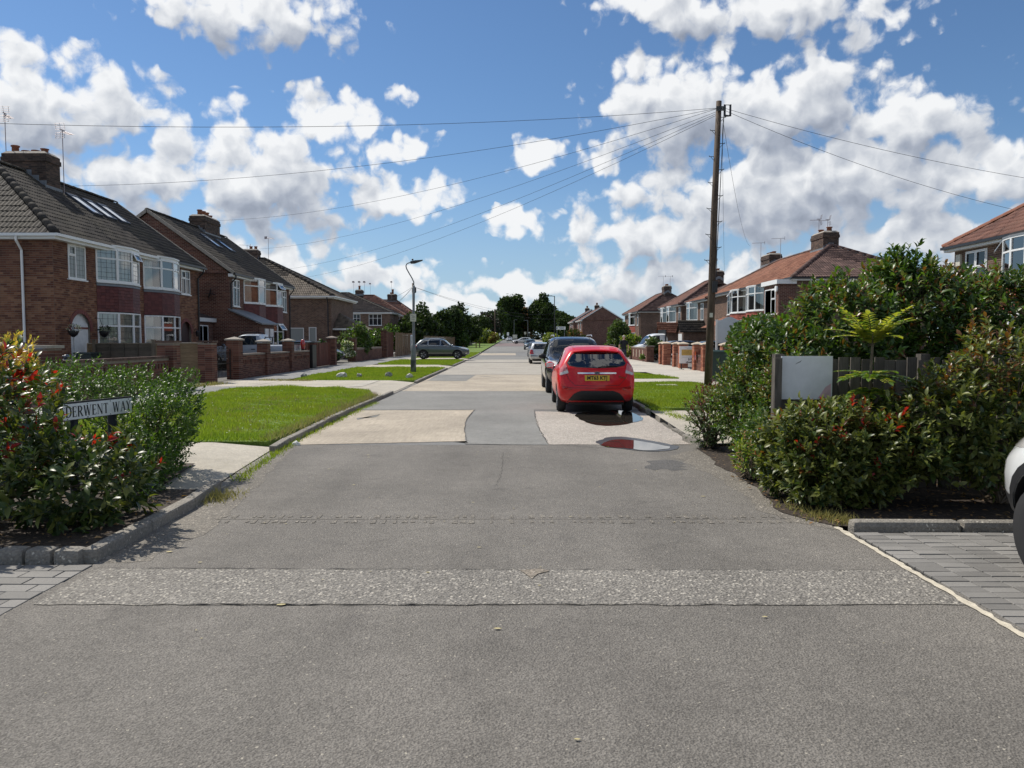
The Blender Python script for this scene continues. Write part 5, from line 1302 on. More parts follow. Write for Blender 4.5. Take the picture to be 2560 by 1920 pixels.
board_fence('long brown fence beyond the grey car', (-9.6, 84), (-9.0, 122), 1.9, 'fence_brown', .6)
board_fence('pale grey fence beyond the clipped hedge block', (-8.6, 126), (-8.2, 160), 1.7, 'fence_grey', .8)
# right side: bin-store pillars with pale caps, low wall, weathered close-board fence
RP = [(9.5, 52.4), (9.4, 48.0), (9.35, 46.6), (9.3, 43.4), (9.2, 41.4), (9.3, 38.6), (9.35, 37.0), (9.3, 33.4), (9.2, 31.6)]
rpl = ['leftmost of the row of pale-capped pillars', 'second pale-capped pillar from the left', 'third pale-capped pillar from the left', 'fourth pale-capped pillar from the left',
       'pale-capped pillar left of the advertising board', 'pale-capped pillar right of the advertising board', 'pale-capped pillar just left of the telegraph pole', 'pale-capped pillar behind the green cabinet', 'rightmost pale-capped pillar, half hidden by the shrubs']
for (x, y), lb in list(zip(RP, rpl))[1:]:
    pillar('orange brick '+lb, x, y, 1.28, .45, keep=70, mat='brick_pillar' if 'brick_pillar' in MATS else 'brick_wall', cap='coping_pale', group='orange brick pillars along the right pavement')
for k, (i, j) in enumerate(((1, 2), (3, 4), (5, 6), (7, 8))):
    a, c = RP[i], RP[j]
    garden_wall(('left', 'second', 'third', 'right')[k]+' short infill wall between the pale-capped pillars', (a[0], a[1]-.23), (c[0], c[1]+.23), .78, keep=60, cop='coping_brick', group='infill walls of the pillars')
garden_wall('low wall with four pale slots on the right pavement', (9.5, 61.5), (9.45, 53.3), 1.0, keep=100, mat='brick_wall', cop='coping')
sw_ = [q for q in bpy.data.objects if q.get('label', '').startswith('low wall with four pale')][0]
for k in range(4): b = MB(); b.box((2.2+k*1.45, -.125, .53), (.18, .03, .55)); b.build('slot_block', MATS['coping_pale'], sw_)
pillar('plain brick pillar at the near end of the slotted wall', 9.45, 52.8, 1.05, .5, cap='coping', capk='flat', keep=50)
board_fence('weathered grey close-board fence behind the right shrubs', (2.86, 8.2), (7.6, 8.35), 1.40, 'fence_grey', .125, z0=.0, back=1, posts=4)
b = MB(); b.box((2.81, 8.14, .70), (.075, .075, 1.42)); tag(b.build('fence_post', MATS['fence_grey']), 'end post of the weathered fence beside the street', 'post')
b = MB(); b.box((0, 0, 0), (.545, .012, .46)); Bd = b.build('board', MATS['white_paint']); Bd.location = (3.13, 8.165, 1.20); tag(Bd, 'blank white board screwed to the weathered fence', 'board')
simple('smudge', (.2, .2, .2), .8); simple('pink_stain', (.62, .42, .46), .7, var=.3)
b = MB(); b.poly([(-.13, -.0065, .14), (-.07, -.0065, .165), (-.055, -.0065, .19), (-.075, -.0065, .175), (-.105, -.0065, .16)]); b.build('smudge', MATS['smudge'], Bd)
b = MB(); b.poly([(.12, -.0065, -.22), (.26, -.0065, -.22), (.26, -.0065, -.06), (.2, -.0065, -.1)]); b.build('pink_stain', MATS['pink_stain'], Bd)

# ------------------------------------------------------------------ plants
def leafmat(name, a, b_, trans=.3, rough=.35, spec=.5, vein=True):
    m, t, bs, out = newmat(name); i = t.isl(); n = t.noise(t.pos(), 2.5, 3, .6)
    c = t.mix(i, (*a, 1), (*b_, 1)); c = t.mix(1.0, c, t.maprange(n, .3, .7, .8, 1.2), 'MULTIPLY')
    t.put(bs.inputs['Base Color'], c); bs.inputs['Roughness'].default_value = rough; bs.inputs['Specular IOR Level'].default_value = spec
    tr = t.new('ShaderNodeBsdfTranslucent'); t.put(tr.inputs[0], t.mix(.55, c, (a[0]*1.6+b_[0]*.8, a[1]*1.5+b_[1]*.9, a[2]*.5, 1)))
    mx = t.new('ShaderNodeMixShader'); mx.inputs[0].default_value = trans
    t.l.new(bs.outputs[0], mx.inputs[1]); t.l.new(tr.outputs[0], mx.inputs[2]); t.l.new(mx.outputs[0], out.inputs[0])
leafmat('leaf_photinia', (.020, .042, .011), (.058, .092, .020), .22, .40, .45); leafmat('leaf_red', (.24, .012, .012), (.40, .028, .022), .4, .3, .55)
leafmat('leaf_bronze', (.10, .040, .016), (.17, .085, .024), .35, .32, .5); leafmat('leaf_olive', (.075, .100, .022), (.19, .205, .055), .30, .42, .45)
leafmat('leaf_privet', (.024, .058, .010), (.070, .130, .018), .32, .45, .38); leafmat('leaf_laurel', (.022, .052, .012), (.068, .115, .022), .25, .40, .45)
leafmat('leaf_bright', (.045, .105, .014), (.12, .20, .03), .4, .35, .5); leafmat('leaf_gold', (.36, .25, .06), (.56, .42, .14), .4, .5, .3)
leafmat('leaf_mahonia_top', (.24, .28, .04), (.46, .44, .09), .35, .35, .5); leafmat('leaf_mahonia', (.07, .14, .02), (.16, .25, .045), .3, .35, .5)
leafmat('leaf_tree', (.020, .040, .012), (.052, .080, .022), .22, .7, .15); leafmat('leaf_tree_b', (.024, .046, .012), (.060, .090, .022), .25, .7, .15)
leafmat('leaf_dark', (.014, .027, .012), (.034, .050, .020), .18, .5, .3); leafmat('leaf_purple', (.022, .014, .018), (.045, .026, .032), .2, .5, .3)
leafmat('leaf_grey', (.075, .10, .045), (.15, .19, .085), .3, .5, .3); leafmat('leaf_yellow', (.14, .18, .02), (.27, .31, .05), .4, .45, .4)
leafmat('blossom', (.66, .66, .60), (.8, .8, .74), .3, .6, .2); leafmat('seedhead', (.10, .022, .022), (.17, .05, .045), .2, .7, .2); leafmat('leaf_dead', (.22, .12, .05), (.36, .23, .11), .2, .7, .2)
simple('bark', (.065, .050, .036), .9, var=.3, scale=20, bump=.5); simple('twig', (.11, .085, .055), .85, var=.3, scale=20)
def leaf_tpl(L=1.0, W=.42, fold=.10, curl=.16):
    V = np.array([(0, 0, 0), (0, .36, .02), (0, .70, -.02), (0, 1.0, -curl), (-W*.46, .30, fold), (-W*.42, .66, fold*.7-.03), (W*.46, .30, fold), (W*.42, .66, fold*.7-.03)], float)*L
    F = np.array([(0, 6, 1), (0, 1, 4), (1, 6, 7), (1, 7, 2), (1, 2, 5), (1, 5, 4), (2, 7, 3), (2, 3, 5)]); return V, F
TPL = leaf_tpl(); TPLT = leaf_tpl(1, .30, .06, .1)
QUAD = (np.array([(-.35, 0, 0), (.30, .05, .05), (.38, .9, 0), (-.28, 1.0, .06)]), np.array([(0, 1, 2), (0, 2, 3)]))
LM = {}
def leaf_obj_mesh(tpl, mat):
    k = (id(tpl), mat)
    if k not in LM: LM[k] = raw_mesh('leaf', tpl[0], tpl[1], MATS[mat], smooth=True)
    return LM[k]
def frames(D, UP):
    D = D/np.linalg.norm(D, axis=1, keepdims=True); X = np.cross(D, UP); X /= np.linalg.norm(X, axis=1, keepdims=True)+1e-9; Z = np.cross(X, D); return X, D, Z
def emit_leaves(par, P, D, UP, S, mi, mats, tpl, keep, cam=Vector((0, 0, CAM_H)), smooth=True):
    """P positions, D leaf directions, UP upward hints, S sizes, mi material index; the nearest 'keep' become objects of their own"""
    X, Y, Z = frames(D, UP); dist = np.linalg.norm(P-np.array(cam), axis=1); od = np.argsort(dist); k = od[:keep]
    for i in k:
        s_ = S[i]; M = Matrix(((X[i, 0]*s_, Y[i, 0]*s_, Z[i, 0]*s_, P[i, 0]), (X[i, 1]*s_, Y[i, 1]*s_, Z[i, 1]*s_, P[i, 1]), (X[i, 2]*s_, Y[i, 2]*s_, Z[i, 2]*s_, P[i, 2]), (0, 0, 0, 1)))
        link('leaf', leaf_obj_mesh(tpl, mats[mi[i]]), par, M)
    r = od[keep:]
    if len(r):
        V0, F0 = tpl; V = (X[r][:, None]*V0[None, :, 0:1]+Y[r][:, None]*V0[None, :, 1:2]+Z[r][:, None]*V0[None, :, 2:3])*S[r][:, None, None]+P[r][:, None]
        F = F0[None]+(np.arange(len(r))*len(V0))[:, None, None]; mm = np.repeat(mi[r], len(F0))
        o = link('foliage', raw_mesh('foliage', V.reshape(-1, 3), F.reshape(-1, 3), [MATS[q] for q in mats], mm, smooth), par); o['kind'] = 'stuff'
def shell(blobs, n, seed, inner=.72, zmin=.06, lump=.22, f=2.6):
    """points with outward normals over a union of lumpy ellipsoids"""
    g = np.random.default_rng(seed); P = []; N = []
    vol = np.array([b_[1][0]*b_[1][1]+b_[1][1]*b_[1][2]+b_[1][0]*b_[1][2] for b_ in blobs]); vol /= vol.sum()
    ph = g.uniform(0, 6.28, (6, 3)); fr = g.normal(0, f, (6, 3))
    for (c, r), w in zip(blobs, vol):
        m = int(n*w*1.5); d_ = g.normal(size=(m, 3)); d_ /= np.linalg.norm(d_, axis=1, keepdims=True)
        lu = sum(np.sin(d_ @ fr[k]+ph[k, 0]) for k in range(6))/6*lump*2
        rad = (inner+(1-inner)*g.random(m)**.6)*(1+lu); p = np.array(c)+d_*np.array(r)*rad[:, None]; nn = d_/np.array(r); nn /= np.linalg.norm(nn, axis=1, keepdims=True)
        ok = p[:, 2] > zmin
        for c2, r2 in blobs:
            if c2 is c: continue
            ok &= (((p-np.array(c2))/np.array(r2))**2).sum(1) > .55
        P.append(p[ok]); N.append(nn[ok])
    P = np.concatenate(P); N = np.concatenate(N); k = g.permutation(len(P))[:n]; return P[k], N[k]
DENS = 1.9
def shrub(name, label, blobs, shoots, leaves, size, mats, seed, keep=300, tip=None, tipf=.15, up=.5, spread=.9, tpl=None, group=None, shootlen=.12, base=None, stems=6, cat_='shrub', inner=.50, lump=.22, zmin=.06, tiptop=0.0, stemr=.012):
    tpl = tpl or TPL; g = np.random.default_rng(seed+1); shoots = int(shoots*DENS); P0, N0 = shell(blobs, shoots, seed, inner, zmin, lump)
    bx = np.mean([b_[0][0] for b_ in blobs]) if base is None else base[0]; by = np.mean([b_[0][1] for b_ in blobs]) if base is None else base[1]
    bz = 0.03 if base is None else base[2]
    T = thing(name, label, cat_, (bx, by, bz), 0, group); off = np.array((bx, by, bz))
    ax = N0*(1-up)+np.array((0, 0, up))+g.normal(0, .22, N0.shape); ax /= np.linalg.norm(ax, axis=1, keepdims=True); m = leaves; ns = len(P0)
    newg = (g.random(ns) < tipf*(1+tiptop*np.clip((P0[:, 2]-np.median(P0[:, 2]))*3, -1, 2))) if tip else np.zeros(ns, bool)
    A = np.repeat(ax, m, 0); t = np.tile(np.linspace(0, 1, m), ns); B = np.repeat(P0, m, 0)+A*(t*shootlen)[:, None]
    r1 = np.cross(A, np.where(np.abs(A[:, 2:3]) > .9, (1, 0, 0), (0, 0, 1))); r1 /= np.linalg.norm(r1, axis=1, keepdims=True); r2 = np.cross(A, r1)
    an = np.tile(np.arange(m)*2.4, ns)+np.repeat(g.uniform(0, 6.28, ns), m)+g.normal(0, .3, ns*m)
    sp_ = spread*(1.15-.65*t)+g.normal(0, .15, ns*m)
    D = A*np.cos(sp_)[:, None]+(r1*np.cos(an)[:, None]+r2*np.sin(an)[:, None])*np.sin(sp_)[:, None]
    D[:, 2] -= .12*(1-t); UP = A+np.array((0, 0, .4))+g.normal(0, .2, D.shape)
    S = size*g.uniform(.55, 1.35, ns*m)*(1-.25*t); mi = g.integers(0, len(mats), ns*m) if len(mats) > 1 else np.zeros(ns*m, int)
    allm = list(mats)+(list(tip) if tip else [])
    if tip:
        sel = np.repeat(newg, m) & (t > .15); mi[sel] = len(mats)+g.integers(0, len(tip), sel.sum()); S[sel] *= .95
    cm = Vector((0, 0, CAM_H))-Vector(off)
    emit_leaves(T, B-off, D, UP, S, mi, allm, tpl, keep, cm)
    b_ = MB()
    ids = g.permutation(ns)[:stems*9]
    for j, i in enumerate(ids):
        e = Vector(P0[i]-off); a0 = Vector((g.normal(0, .07), g.normal(0, .07), 0)); k1 = Vector((e.x*.35, e.y*.35, e.z*.45))+Vector(g.normal(0, .04, 3))
        b_.tube([a0, k1, e*.97+Vector((0, 0, 0)), e+Vector(ax[i])*shootlen*.8], [stemr, stemr*.75, stemr*.4, stemr*.2], 5, False)
    b_.build('stems', MATS['twig'], T, uv=False)['kind'] = 'stuff'
    return T
# the street-name bed
shrub('photinia_shrub', 'red-tipped glossy photinia in front of the street-name sign', [((-4.70, 6.35, .76), (.74, .72, .76)), ((-3.66, 6.25, .43), (.50, .50, .38)), ((-5.9, 6.4, .75), (1.0, .8, .8)), ((-3.40, 6.3, .36), (.26, .55, .34))], 760, 9, .104, ['leaf_photinia', 'leaf_photinia', 'leaf_olive'], 3, 300,
      tip=['leaf_red', 'leaf_red', 'leaf_bronze'], tipf=.13, tiptop=1.2, up=.45, shootlen=.13, base=(-4.9, 6.35, .085))
shrub('privet_shrub', 'bright green small-leaved shrub right of the street-name sign', [((-4.5, 8.75, .62), (.85, .6, .66)), ((-3.74, 8.15, .58), (.23, .45, .55)), ((-4.05, 8.95, .66), (.42, .42, .56)), ((-3.68, 7.55, .30), (.26, .35, .30)), ((-5.3, 8.8, .65), (.8, .6, .72))], 1500, 9, .052, ['leaf_privet', 'leaf_privet', 'leaf_bright'], 5, 300, up=.5, shootlen=.11, base=(-4.1, 8.2, .085), stemr=.008)
shrub('golden_conifer', 'golden feathery conifer at the left picture edge', [((-7.55, 11.1, .90), (.58, .6, .66)), ((-8.4, 11.2, .95), (.7, .6, .75))], 1100, 10, .085, ['leaf_gold', 'leaf_gold', 'leaf_gold', 'leaf_mahonia_top'], 7, 60, up=.6, spread=.55, tpl=TPLT, shootlen=.16, base=(-7.6, 11.1, .09), lump=.3)
# the bed on the right
shrub('laurel_shrub', 'tall dark glossy laurel mass rising behind the weathered fence', [((3.85, 10.7, 1.05), (.72, 1.0, .84)), ((4.95, 10.9, 1.32), (1.02, 1.0, 1.20)), ((6.0, 11.1, 1.5), (1.1, 1.1, 1.32)), ((7.5, 11.0, 1.35), (1.3, 1.1, 1.35)), ((9.2, 11.2, 1.3), (1.4, 1.1, 1.3))], 3300, 10, .125, ['leaf_laurel', 'leaf_laurel', 'leaf_laurel', 'leaf_privet'], 11, 300, tip=['leaf_bright', 'leaf_olive', 'leaf_bright', 'leaf_bronze'], tipf=.24, tiptop=1.0, up=.5, shootlen=.17, base=(5.5, 11.0, .03), stemr=.02)
shrub('laurel_sprout', 'tall leafy shoot standing up from the top of the laurel', [((5.55, 10.9, 2.50), (.30, .28, .30))], 34, 10, .12, ['leaf_laurel', 'leaf_privet'], 13, 40, up=.65, shootlen=.2, base=(5.55, 10.9, .03), stems=2)
shrub('mixed_shrub', 'green and bronze shrub leaning over the kerb beside the fence post', [((3.20, 10.4, .70), (.40, .85, .66)), ((3.38, 9.4, .72), (.36, .6, .70)), ((3.0, 9.0, .40), (.26, .55, .45)), ((3.75, 11.6, .85), (.5, .8, .80))], 1300, 10, .072, ['leaf_privet', 'leaf_laurel', 'leaf_bright', 'leaf_olive'], 17, 300, tip=['leaf_bronze', 'leaf_olive', 'leaf_olive'], tipf=.16, tiptop=1.0, up=.45, shootlen=.13, base=(3.2, 10.0, .03))
shrub('spirea_shrub', 'low shrub with dull red seed heads at the kerb end of the bed', [((2.95, 11.3, .48), (.32, .45, .42))], 260, 8, .05, ['leaf_laurel', 'leaf_privet', 'leaf_grey'], 19, 80, tip=['seedhead'], tipf=.35, tiptop=1.5, up=.5, shootlen=.09, base=(2.95, 11.3, .03))
shrub('photinia_shrub', 'olive photinia bush in front of the blank white board', [((3.0, 7.45, .52), (.44, .40, .46)), ((2.78, 7.75, .42), (.24, .26, .40)), ((3.40, 7.35, .42), (.40, .36, .42)), ((2.98, 7.25, .30), (.30, .30, .30))], 560, 9, .092, ['leaf_photinia', 'leaf_olive', 'leaf_olive', 'leaf_olive'], 23, 300, tip=['leaf_red', 'leaf_bronze', 'leaf_olive', 'leaf_olive'], tipf=.09, tiptop=1.8, up=.5, shootlen=.12, base=(3.15, 7.4, .03))
shrub('photinia_shrub', 'tall bronze-tipped photinia at the right picture edge', [((4.72, 7.35, 1.05), (.58, .42, .62)), ((4.15, 7.3, .80), (.45, .40, .48)), ((3.72, 7.55, .62), (.30, .28, .36)), ((5.5, 7.45, 1.05), (.7, .45, .7)), ((4.45, 7.15, .62), (.45, .30, .42)), ((6.6, 7.5, .9), (.8, .45, .8)), ((3.75, 7.2, .45), (.33, .3, .36))], 1000, 9, .098, ['leaf_photinia', 'leaf_olive', 'leaf_olive'], 29, 300, tip=['leaf_bronze', 'leaf_bronze', 'leaf_olive', 'leaf_olive'], tipf=.20, tiptop=1.5, up=.5, shootlen=.13, base=(4.8, 7.45, .03), zmin=.26)
shrub('yellow_shrub', 'small yellow-green plant at the foot of the end post', [((2.72, 8.7, .25), (.16, .28, .24))], 60, 8, .06, ['leaf_yellow', 'leaf_bright'], 31, 40, tip=['leaf_dead'], tipf=.3, up=.5, shootlen=.1, base=(2.72, 8.7, .03), stems=2)
# the mahonia: whorls of spiny leaflets on a bare stem
Mh = thing('mahonia', 'mahonia with three tiers of spiny leaves in front of the weathered fence', 'shrub', (3.60, 7.72, .03))
b = MB(); b.tube([(0, 0, 0), (.02, .0, .5), (0, .01, 1.0), (.015, 0, 1.56)], [.022, .020, .017, .012], 7); b.build('stem', MATS['twig'], Mh)
g = np.random.default_rng(5); Pm, Dm, Um, Sm, Mi = [], [], [], [], []; rb = MB()
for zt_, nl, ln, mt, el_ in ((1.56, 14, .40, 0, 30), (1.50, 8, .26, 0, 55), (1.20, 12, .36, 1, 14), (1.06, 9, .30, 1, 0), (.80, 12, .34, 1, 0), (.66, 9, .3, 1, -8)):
    for k in range(nl):
        a = 2*math.pi*k/nl+g.normal(0, .12); e = R(el_+g.normal(0, 10)+(25 if (zt_ > 1.5 and k % 3 == 0) else 0)); dr = Vector((math.cos(a)*math.cos(e), math.sin(a)*math.cos(e), math.sin(e)))
        prev = Vector((.01, 0, zt_)); pts = [prev.copy()]; l_ = ln*g.uniform(.8, 1.15); sd_ = dr.cross(Vector((0, 0, 1))).normalized()
        for s_ in range(11):
            dd = (dr-Vector((0, 0, .045*s_))).normalized(); prev = prev+dd*l_/11; pts.append(prev.copy())
            if s_ > 0:
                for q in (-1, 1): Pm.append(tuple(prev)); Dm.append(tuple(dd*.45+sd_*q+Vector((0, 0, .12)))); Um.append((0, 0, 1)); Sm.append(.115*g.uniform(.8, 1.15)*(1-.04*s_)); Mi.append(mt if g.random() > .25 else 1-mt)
        Pm.append(tuple(prev)); Dm.append(tuple(dd)); Um.append((0, 0, 1)); Sm.append(.09); Mi.append(mt)
        rb.tube(pts, .003, 4, False)
rb.build('leaf_stalks', MATS['twig'], Mh, uv=False)['kind'] = 'stuff'
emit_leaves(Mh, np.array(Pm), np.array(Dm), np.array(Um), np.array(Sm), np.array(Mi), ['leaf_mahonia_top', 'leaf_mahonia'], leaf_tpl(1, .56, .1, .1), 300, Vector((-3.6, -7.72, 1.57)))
# dead leaves on the beds
for nm, lb, x0, x1, y0, y1, z, n in (('leaf_litter', 'brown leaf litter on the soil of the right bed', 2.55, 6.5, 6.55, 9.2, .014, 520), ('leaf_litter', 'brown leaf litter on the soil of the left bed', -6.5, -3.15, 5.6, 7.5, .09, 240)):
    P = np.stack([g.uniform(x0, x1, n), g.uniform(y0, y1, n), np.full(n, z)+g.uniform(0, .012, n)], 1); D = np.stack([g.normal(0, 1, n), g.normal(0, 1, n), g.normal(0, .15, n)], 1)
    X, Y, Z = frames(D, np.tile((0, 0, 1.0), (n, 1))+g.normal(0, .3, (n, 3))); V0, F0 = TPL; S = g.uniform(.03, .07, n)
    V = (X[:, None]*V0[None, :, 0:1]+Y[:, None]*V0[None, :, 1:2]+Z[:, None]*V0[None, :, 2:3])*S[:, None, None]+P[:, None]
    o = link(nm, raw_mesh(nm, V.reshape(-1, 3), (F0[None]+(np.arange(n)*8)[:, None, None]).reshape(-1, 3), MATS['leaf_dead'])); tag(o, lb, 'litter', kind='stuff')
# ------------------------------------------------------------------ trees, hedges and garden shrubs further off
def tree(name, label, base, blobs, n, size, mats, seed, trunk=.18, group=None, lump=.3, inner=.45, limbs=9, cat_='tree'):
    T = thing(name, label, cat_, base, 0, group); g = np.random.default_rng(seed)
    bl = [((c[0], c[1], c[2]), r) for c, r in blobs]; P, N = shell(bl, n, seed, inner, .2, lump, 3.0)
    D = N*.5+g.normal(0, .7, N.shape); UP = N+g.normal(0, .5, N.shape)+np.array((0, 0, .3)); S = size*g.uniform(.6, 1.3, len(P)); mi = g.integers(0, len(mats), len(P))
    X, Y, Z = frames(D, UP); V0, F0 = QUAD
    V = (X[:, None]*V0[None, :, 0:1]+Y[:, None]*V0[None, :, 1:2]+Z[:, None]*V0[None, :, 2:3])*S[:, None, None]+P[:, None]
    F = F0[None]+(np.arange(len(P))*4)[:, None, None]
    link('crown', raw_mesh('crown', V.reshape(-1, 3), F.reshape(-1, 3), [MATS[q] for q in mats], np.repeat(mi, 2)), T)['kind'] = 'stuff'
    b_ = MB(); top = max(c[2] for c, r in bl)
    b_.tube([(0, 0, -.1), (g.normal(0, .05), g.normal(0, .05), top*.4), (g.normal(0, .1), g.normal(0, .1), top)], [trunk, trunk*.75, trunk*.35], 8)
    for k in range(limbs):
        c, r = bl[k % len(bl)]; e = Vector(c)+Vector(g.normal(0, .45, 3))*min(r); z0 = top*(.3+.5*g.random()); b_.tube([(0, 0, z0), Vector((0, 0, z0)).lerp(e, .5)+Vector((0, 0, .15*top*g.random())), e], [trunk*.45, trunk*.28, trunk*.12], 6)
    b_.build('trunk', MATS['bark'], T, uv=False); return T
def lobes(w, h, z0, n, seed, dep=None):      # lumpy crown of n blobs inside a w x h envelope
    g = np.random.default_rng(seed); out = [((0, 0, z0+h*.5), (w*.32, (dep or w)*.32, h*.42))]
    for k in range(n):
        a = 2*math.pi*k/n+g.normal(0, .3); f = g.uniform(.15, .85); rr = math.sqrt(max(.1, 1-(2*f-1)**2*.75))*w*.33
        q = w*g.uniform(.16, .26); out.append(((math.cos(a)*rr, math.sin(a)*rr*(dep or w)/w, z0+h*f), (q, q, q*g.uniform(.8, 1.1))))
    return out
FT = 'mature trees closing the street'
def at(px, d_): return ((px-1280)*d_/FPX, d_, gz(d_))
tree('lime_tree', 'left of the two biggest trees closing the street', at(1276, 292), lobes(9.5, 17, .6, 20, 1), 9500, .75, ['leaf_tree', 'leaf_tree', 'leaf_dark', 'leaf_tree_b'], 1, .5, FT)
tree('lime_tree', 'lower round tree between the two biggest far trees', at(1312, 300), lobes(8.5, 14, .3, 14, 2), 7000, .75, ['leaf_tree', 'leaf_dark', 'leaf_bronze'], 2, .45, FT)
tree('lime_tree', 'right of the two biggest trees closing the street', at(1357, 290), lobes(10.5, 15.6, .5, 20, 3)+[((0, 0, 15.6), (1.7, 1.7, 1.7))], 9500, .75, ['leaf_tree', 'leaf_tree', 'leaf_dark', 'leaf_tree_b'], 3, .5, FT)
tree('lime_tree', 'smaller tree right of the far street lamp', at(1412, 240), lobes(6.5, 8.0, 1.8, 10, 4), 3600, .55, ['leaf_tree', 'leaf_tree_b'], 4, .3, FT)
tree('lime_tree', 'dark tree left of the biggest far trees', at(1243, 262), lobes(7.5, 11, .2, 12, 5), 5500, .6, ['leaf_dark', 'leaf_tree', 'leaf_tree_b'], 5, .35, FT)
tree('copper_beech', 'dark purple tree behind the far left pole', at(1218, 205), lobes(6.5, 7.0, .8, 10, 6), 3200, .5, ['leaf_purple', 'leaf_dark', 'leaf_dark'], 6, .3, FT)
tree('yew_tree', 'pointed dark conifer on the far left', at(1149, 142), [((0, 0, 2.6), (1.9, 1.9, 2.6)), ((0, 0, 5.0), (1.2, 1.2, 1.9)), ((0, 0, 6.9), (.6, .6, 1.0))]+lobes(4, 5, .5, 7, 8), 3600, .42, ['leaf_dark', 'leaf_tree'], 7, .25, FT)
for k, (px, d_, w, h, lb) in enumerate(((1052, 108, 5, 6.2, 'leafy tree just behind the lamp post'), (1085, 116, 5.5, 5.6, 'wide leafy tree right of the lamp post'), (1118, 124, 5.5, 6.0, 'leafy tree left of the pointed conifer'), (1172, 150, 5.5, 5.4, 'leafy tree right of the pointed conifer'), (1192, 185, 6.5, 7.0, 'leafy tree beyond the pale fence'), (1030, 104, 4, 4.4, 'low leafy tree left of the lamp post'))):
    tree('garden_tree', lb, at(px, d_), lobes(w, h, .2, 13, 20+k), 7000, .32, ['leaf_tree', 'leaf_tree_b', 'leaf_dark'], 30+k, .18, 'garden trees beyond the grey car')
GS = 'garden shrubs along the gardens'
tree('garden_shrub', 'grey-green loose shrub behind the low wall left of the timber gates', (-11.7, 58, .1), lobes(2.3, 2.5, .2, 9, 41), 3000, .16, ['leaf_grey', 'leaf_bright', 'leaf_tree_b'], 41, .06, GS, cat_='shrub')
tree('garden_shrub', 'rounded green shrub between the tan house and the tall gates', (-12.6, 74, .1), lobes(3.6, 2.5, .2, 9, 42), 3000, .2, ['leaf_tree_b', 'leaf_bright'], 42, .06, GS, cat_='shrub')
tree('garden_shrub', 'dark green shrub behind the low wall by the iron railings', (-12.2, 51.0, .1), lobes(1.5, 1.3, .05, 7, 43), 1500, .13, ['leaf_dark', 'leaf_privet'], 43, .05, GS, cat_='shrub')
tree('flowering_shrub', 'white flowering shrub by the brick pillar', (-11.3, 53.2, .1), lobes(1.0, 1.55, .05, 6, 44), 1400, .085, ['leaf_privet', 'blossom', 'leaf_bright'], 44, .04, GS, cat_='shrub')
tree('garden_shrub', 'leafy bush behind the walking man on the right', (9.9, 73, 0), lobes(2.6, 3.5, .1, 10, 45), 3800, .2, ['leaf_tree_b', 'leaf_privet', 'leaf_grey'], 45, .08, GS, cat_='shrub')
tree('garden_shrub', 'yellow-green bush right of the walking man', (10.5, 69, 0), lobes(2.0, 2.2, .1, 8, 46), 2600, .16, ['leaf_yellow', 'leaf_bright', 'leaf_tree_b'], 46, .05, GS, cat_='shrub')
tree('garden_hedge', 'clipped dark hedge behind the shaped white board', (9.9, 30.5, 0), [((0, 0, 1.3), (1.1, 2.0, 1.25)), ((.2, 1.6, 1.35), (1.0, 1.5, 1.2)), ((1.2, -.5, 1.35), (1.2, 1.5, 1.25))], 6500, .13, ['leaf_laurel', 'leaf_privet'], 47, .06, GS, lump=.08, inner=.8, cat_='hedge')
tree('garden_hedge', 'low hedge far right behind the black car', (7.2, 92, gz(92)), [((0, 0, .8), (1.0, 5, .9)), ((0, 7, .8), (1.0, 5, .9))], 3000, .2, ['leaf_tree_b', 'leaf_bronze', 'leaf_tree'], 48, .06, GS, lump=.1, inner=.75, cat_='hedge')
tree('garden_hedge', 'yellowish hedge near the far street lamp', at(1378, 140), [((0, 0, 1.2), (1.6, 3, 1.25))], 1600, .25, ['leaf_yellow', 'leaf_tree_b'], 49, .06, GS, lump=.1, inner=.75, cat_='hedge')
tree('garden_hedge', 'clipped green hedge block between two fences on the left', at(1157, 124), [((0, 0, 1.1), (1.0, 2.5, 1.3))], 1600, .22, ['leaf_privet', 'leaf_tree'], 50, .06, GS, lump=.05, inner=.85, cat_='hedge')
tree('garden_shrub', 'drooping pale green shrub beyond the clipped hedge block', at(1198, 175), lobes(6, 3.6, .1, 9, 51), 2600, .32, ['leaf_grey', 'leaf_tree_b', 'leaf_yellow'], 51, .08, GS, cat_='shrub')
tree('garden_shrub', 'orange-green bush by the far left pole', at(1233, 172), lobes(2.4, 2.4, .1, 6, 52), 1200, .28, ['leaf_yellow', 'leaf_bronze'], 52, .06, GS, cat_='shrub')
tree('garden_hedge', 'dark hedge row across the far end of the street', at(1300, 320), [((-9, 0, 1.8), (12, 2, 3.4)), ((9, 0, 1.8), (14, 2, 3.4)), ((22, -20, 1.8), (12, 2, 3.6)), ((-24, -10, 1.8), (14, 2, 3.8)), ((26, -30, 1.5), (10, 3, 2.5)), ((-30, -40, 2), (14, 3, 3.2))], 9000, .8, ['leaf_dark', 'leaf_tree'], 53, .1, GS, lump=.2, inner=.7, cat_='hedge')
tree('garden_shrub', 'brownish shrubs before the far gable house', at(1440, 125), lobes(3.4, 2.8, .1, 8, 54), 2000, .26, ['leaf_bronze', 'leaf_tree_b', 'leaf_tree'], 54, .06, GS, cat_='shrub')
tree('garden_shrub', 'weedy grass clump at the foot of the slotted wall', (9.0, 60.8, .1), lobes(.9, 1.1, 0, 5, 55), 900, .12, ['leaf_yellow', 'leaf_grey'], 55, .02, GS, cat_='shrub')
tree('garden_shrub', 'small weed at the near end of the slotted wall', (9.1, 53.6, .1), lobes(.5, .5, 0, 4, 56), 300, .1, ['leaf_bright', 'leaf_tree_b'], 56, .02, GS, cat_='shrub')
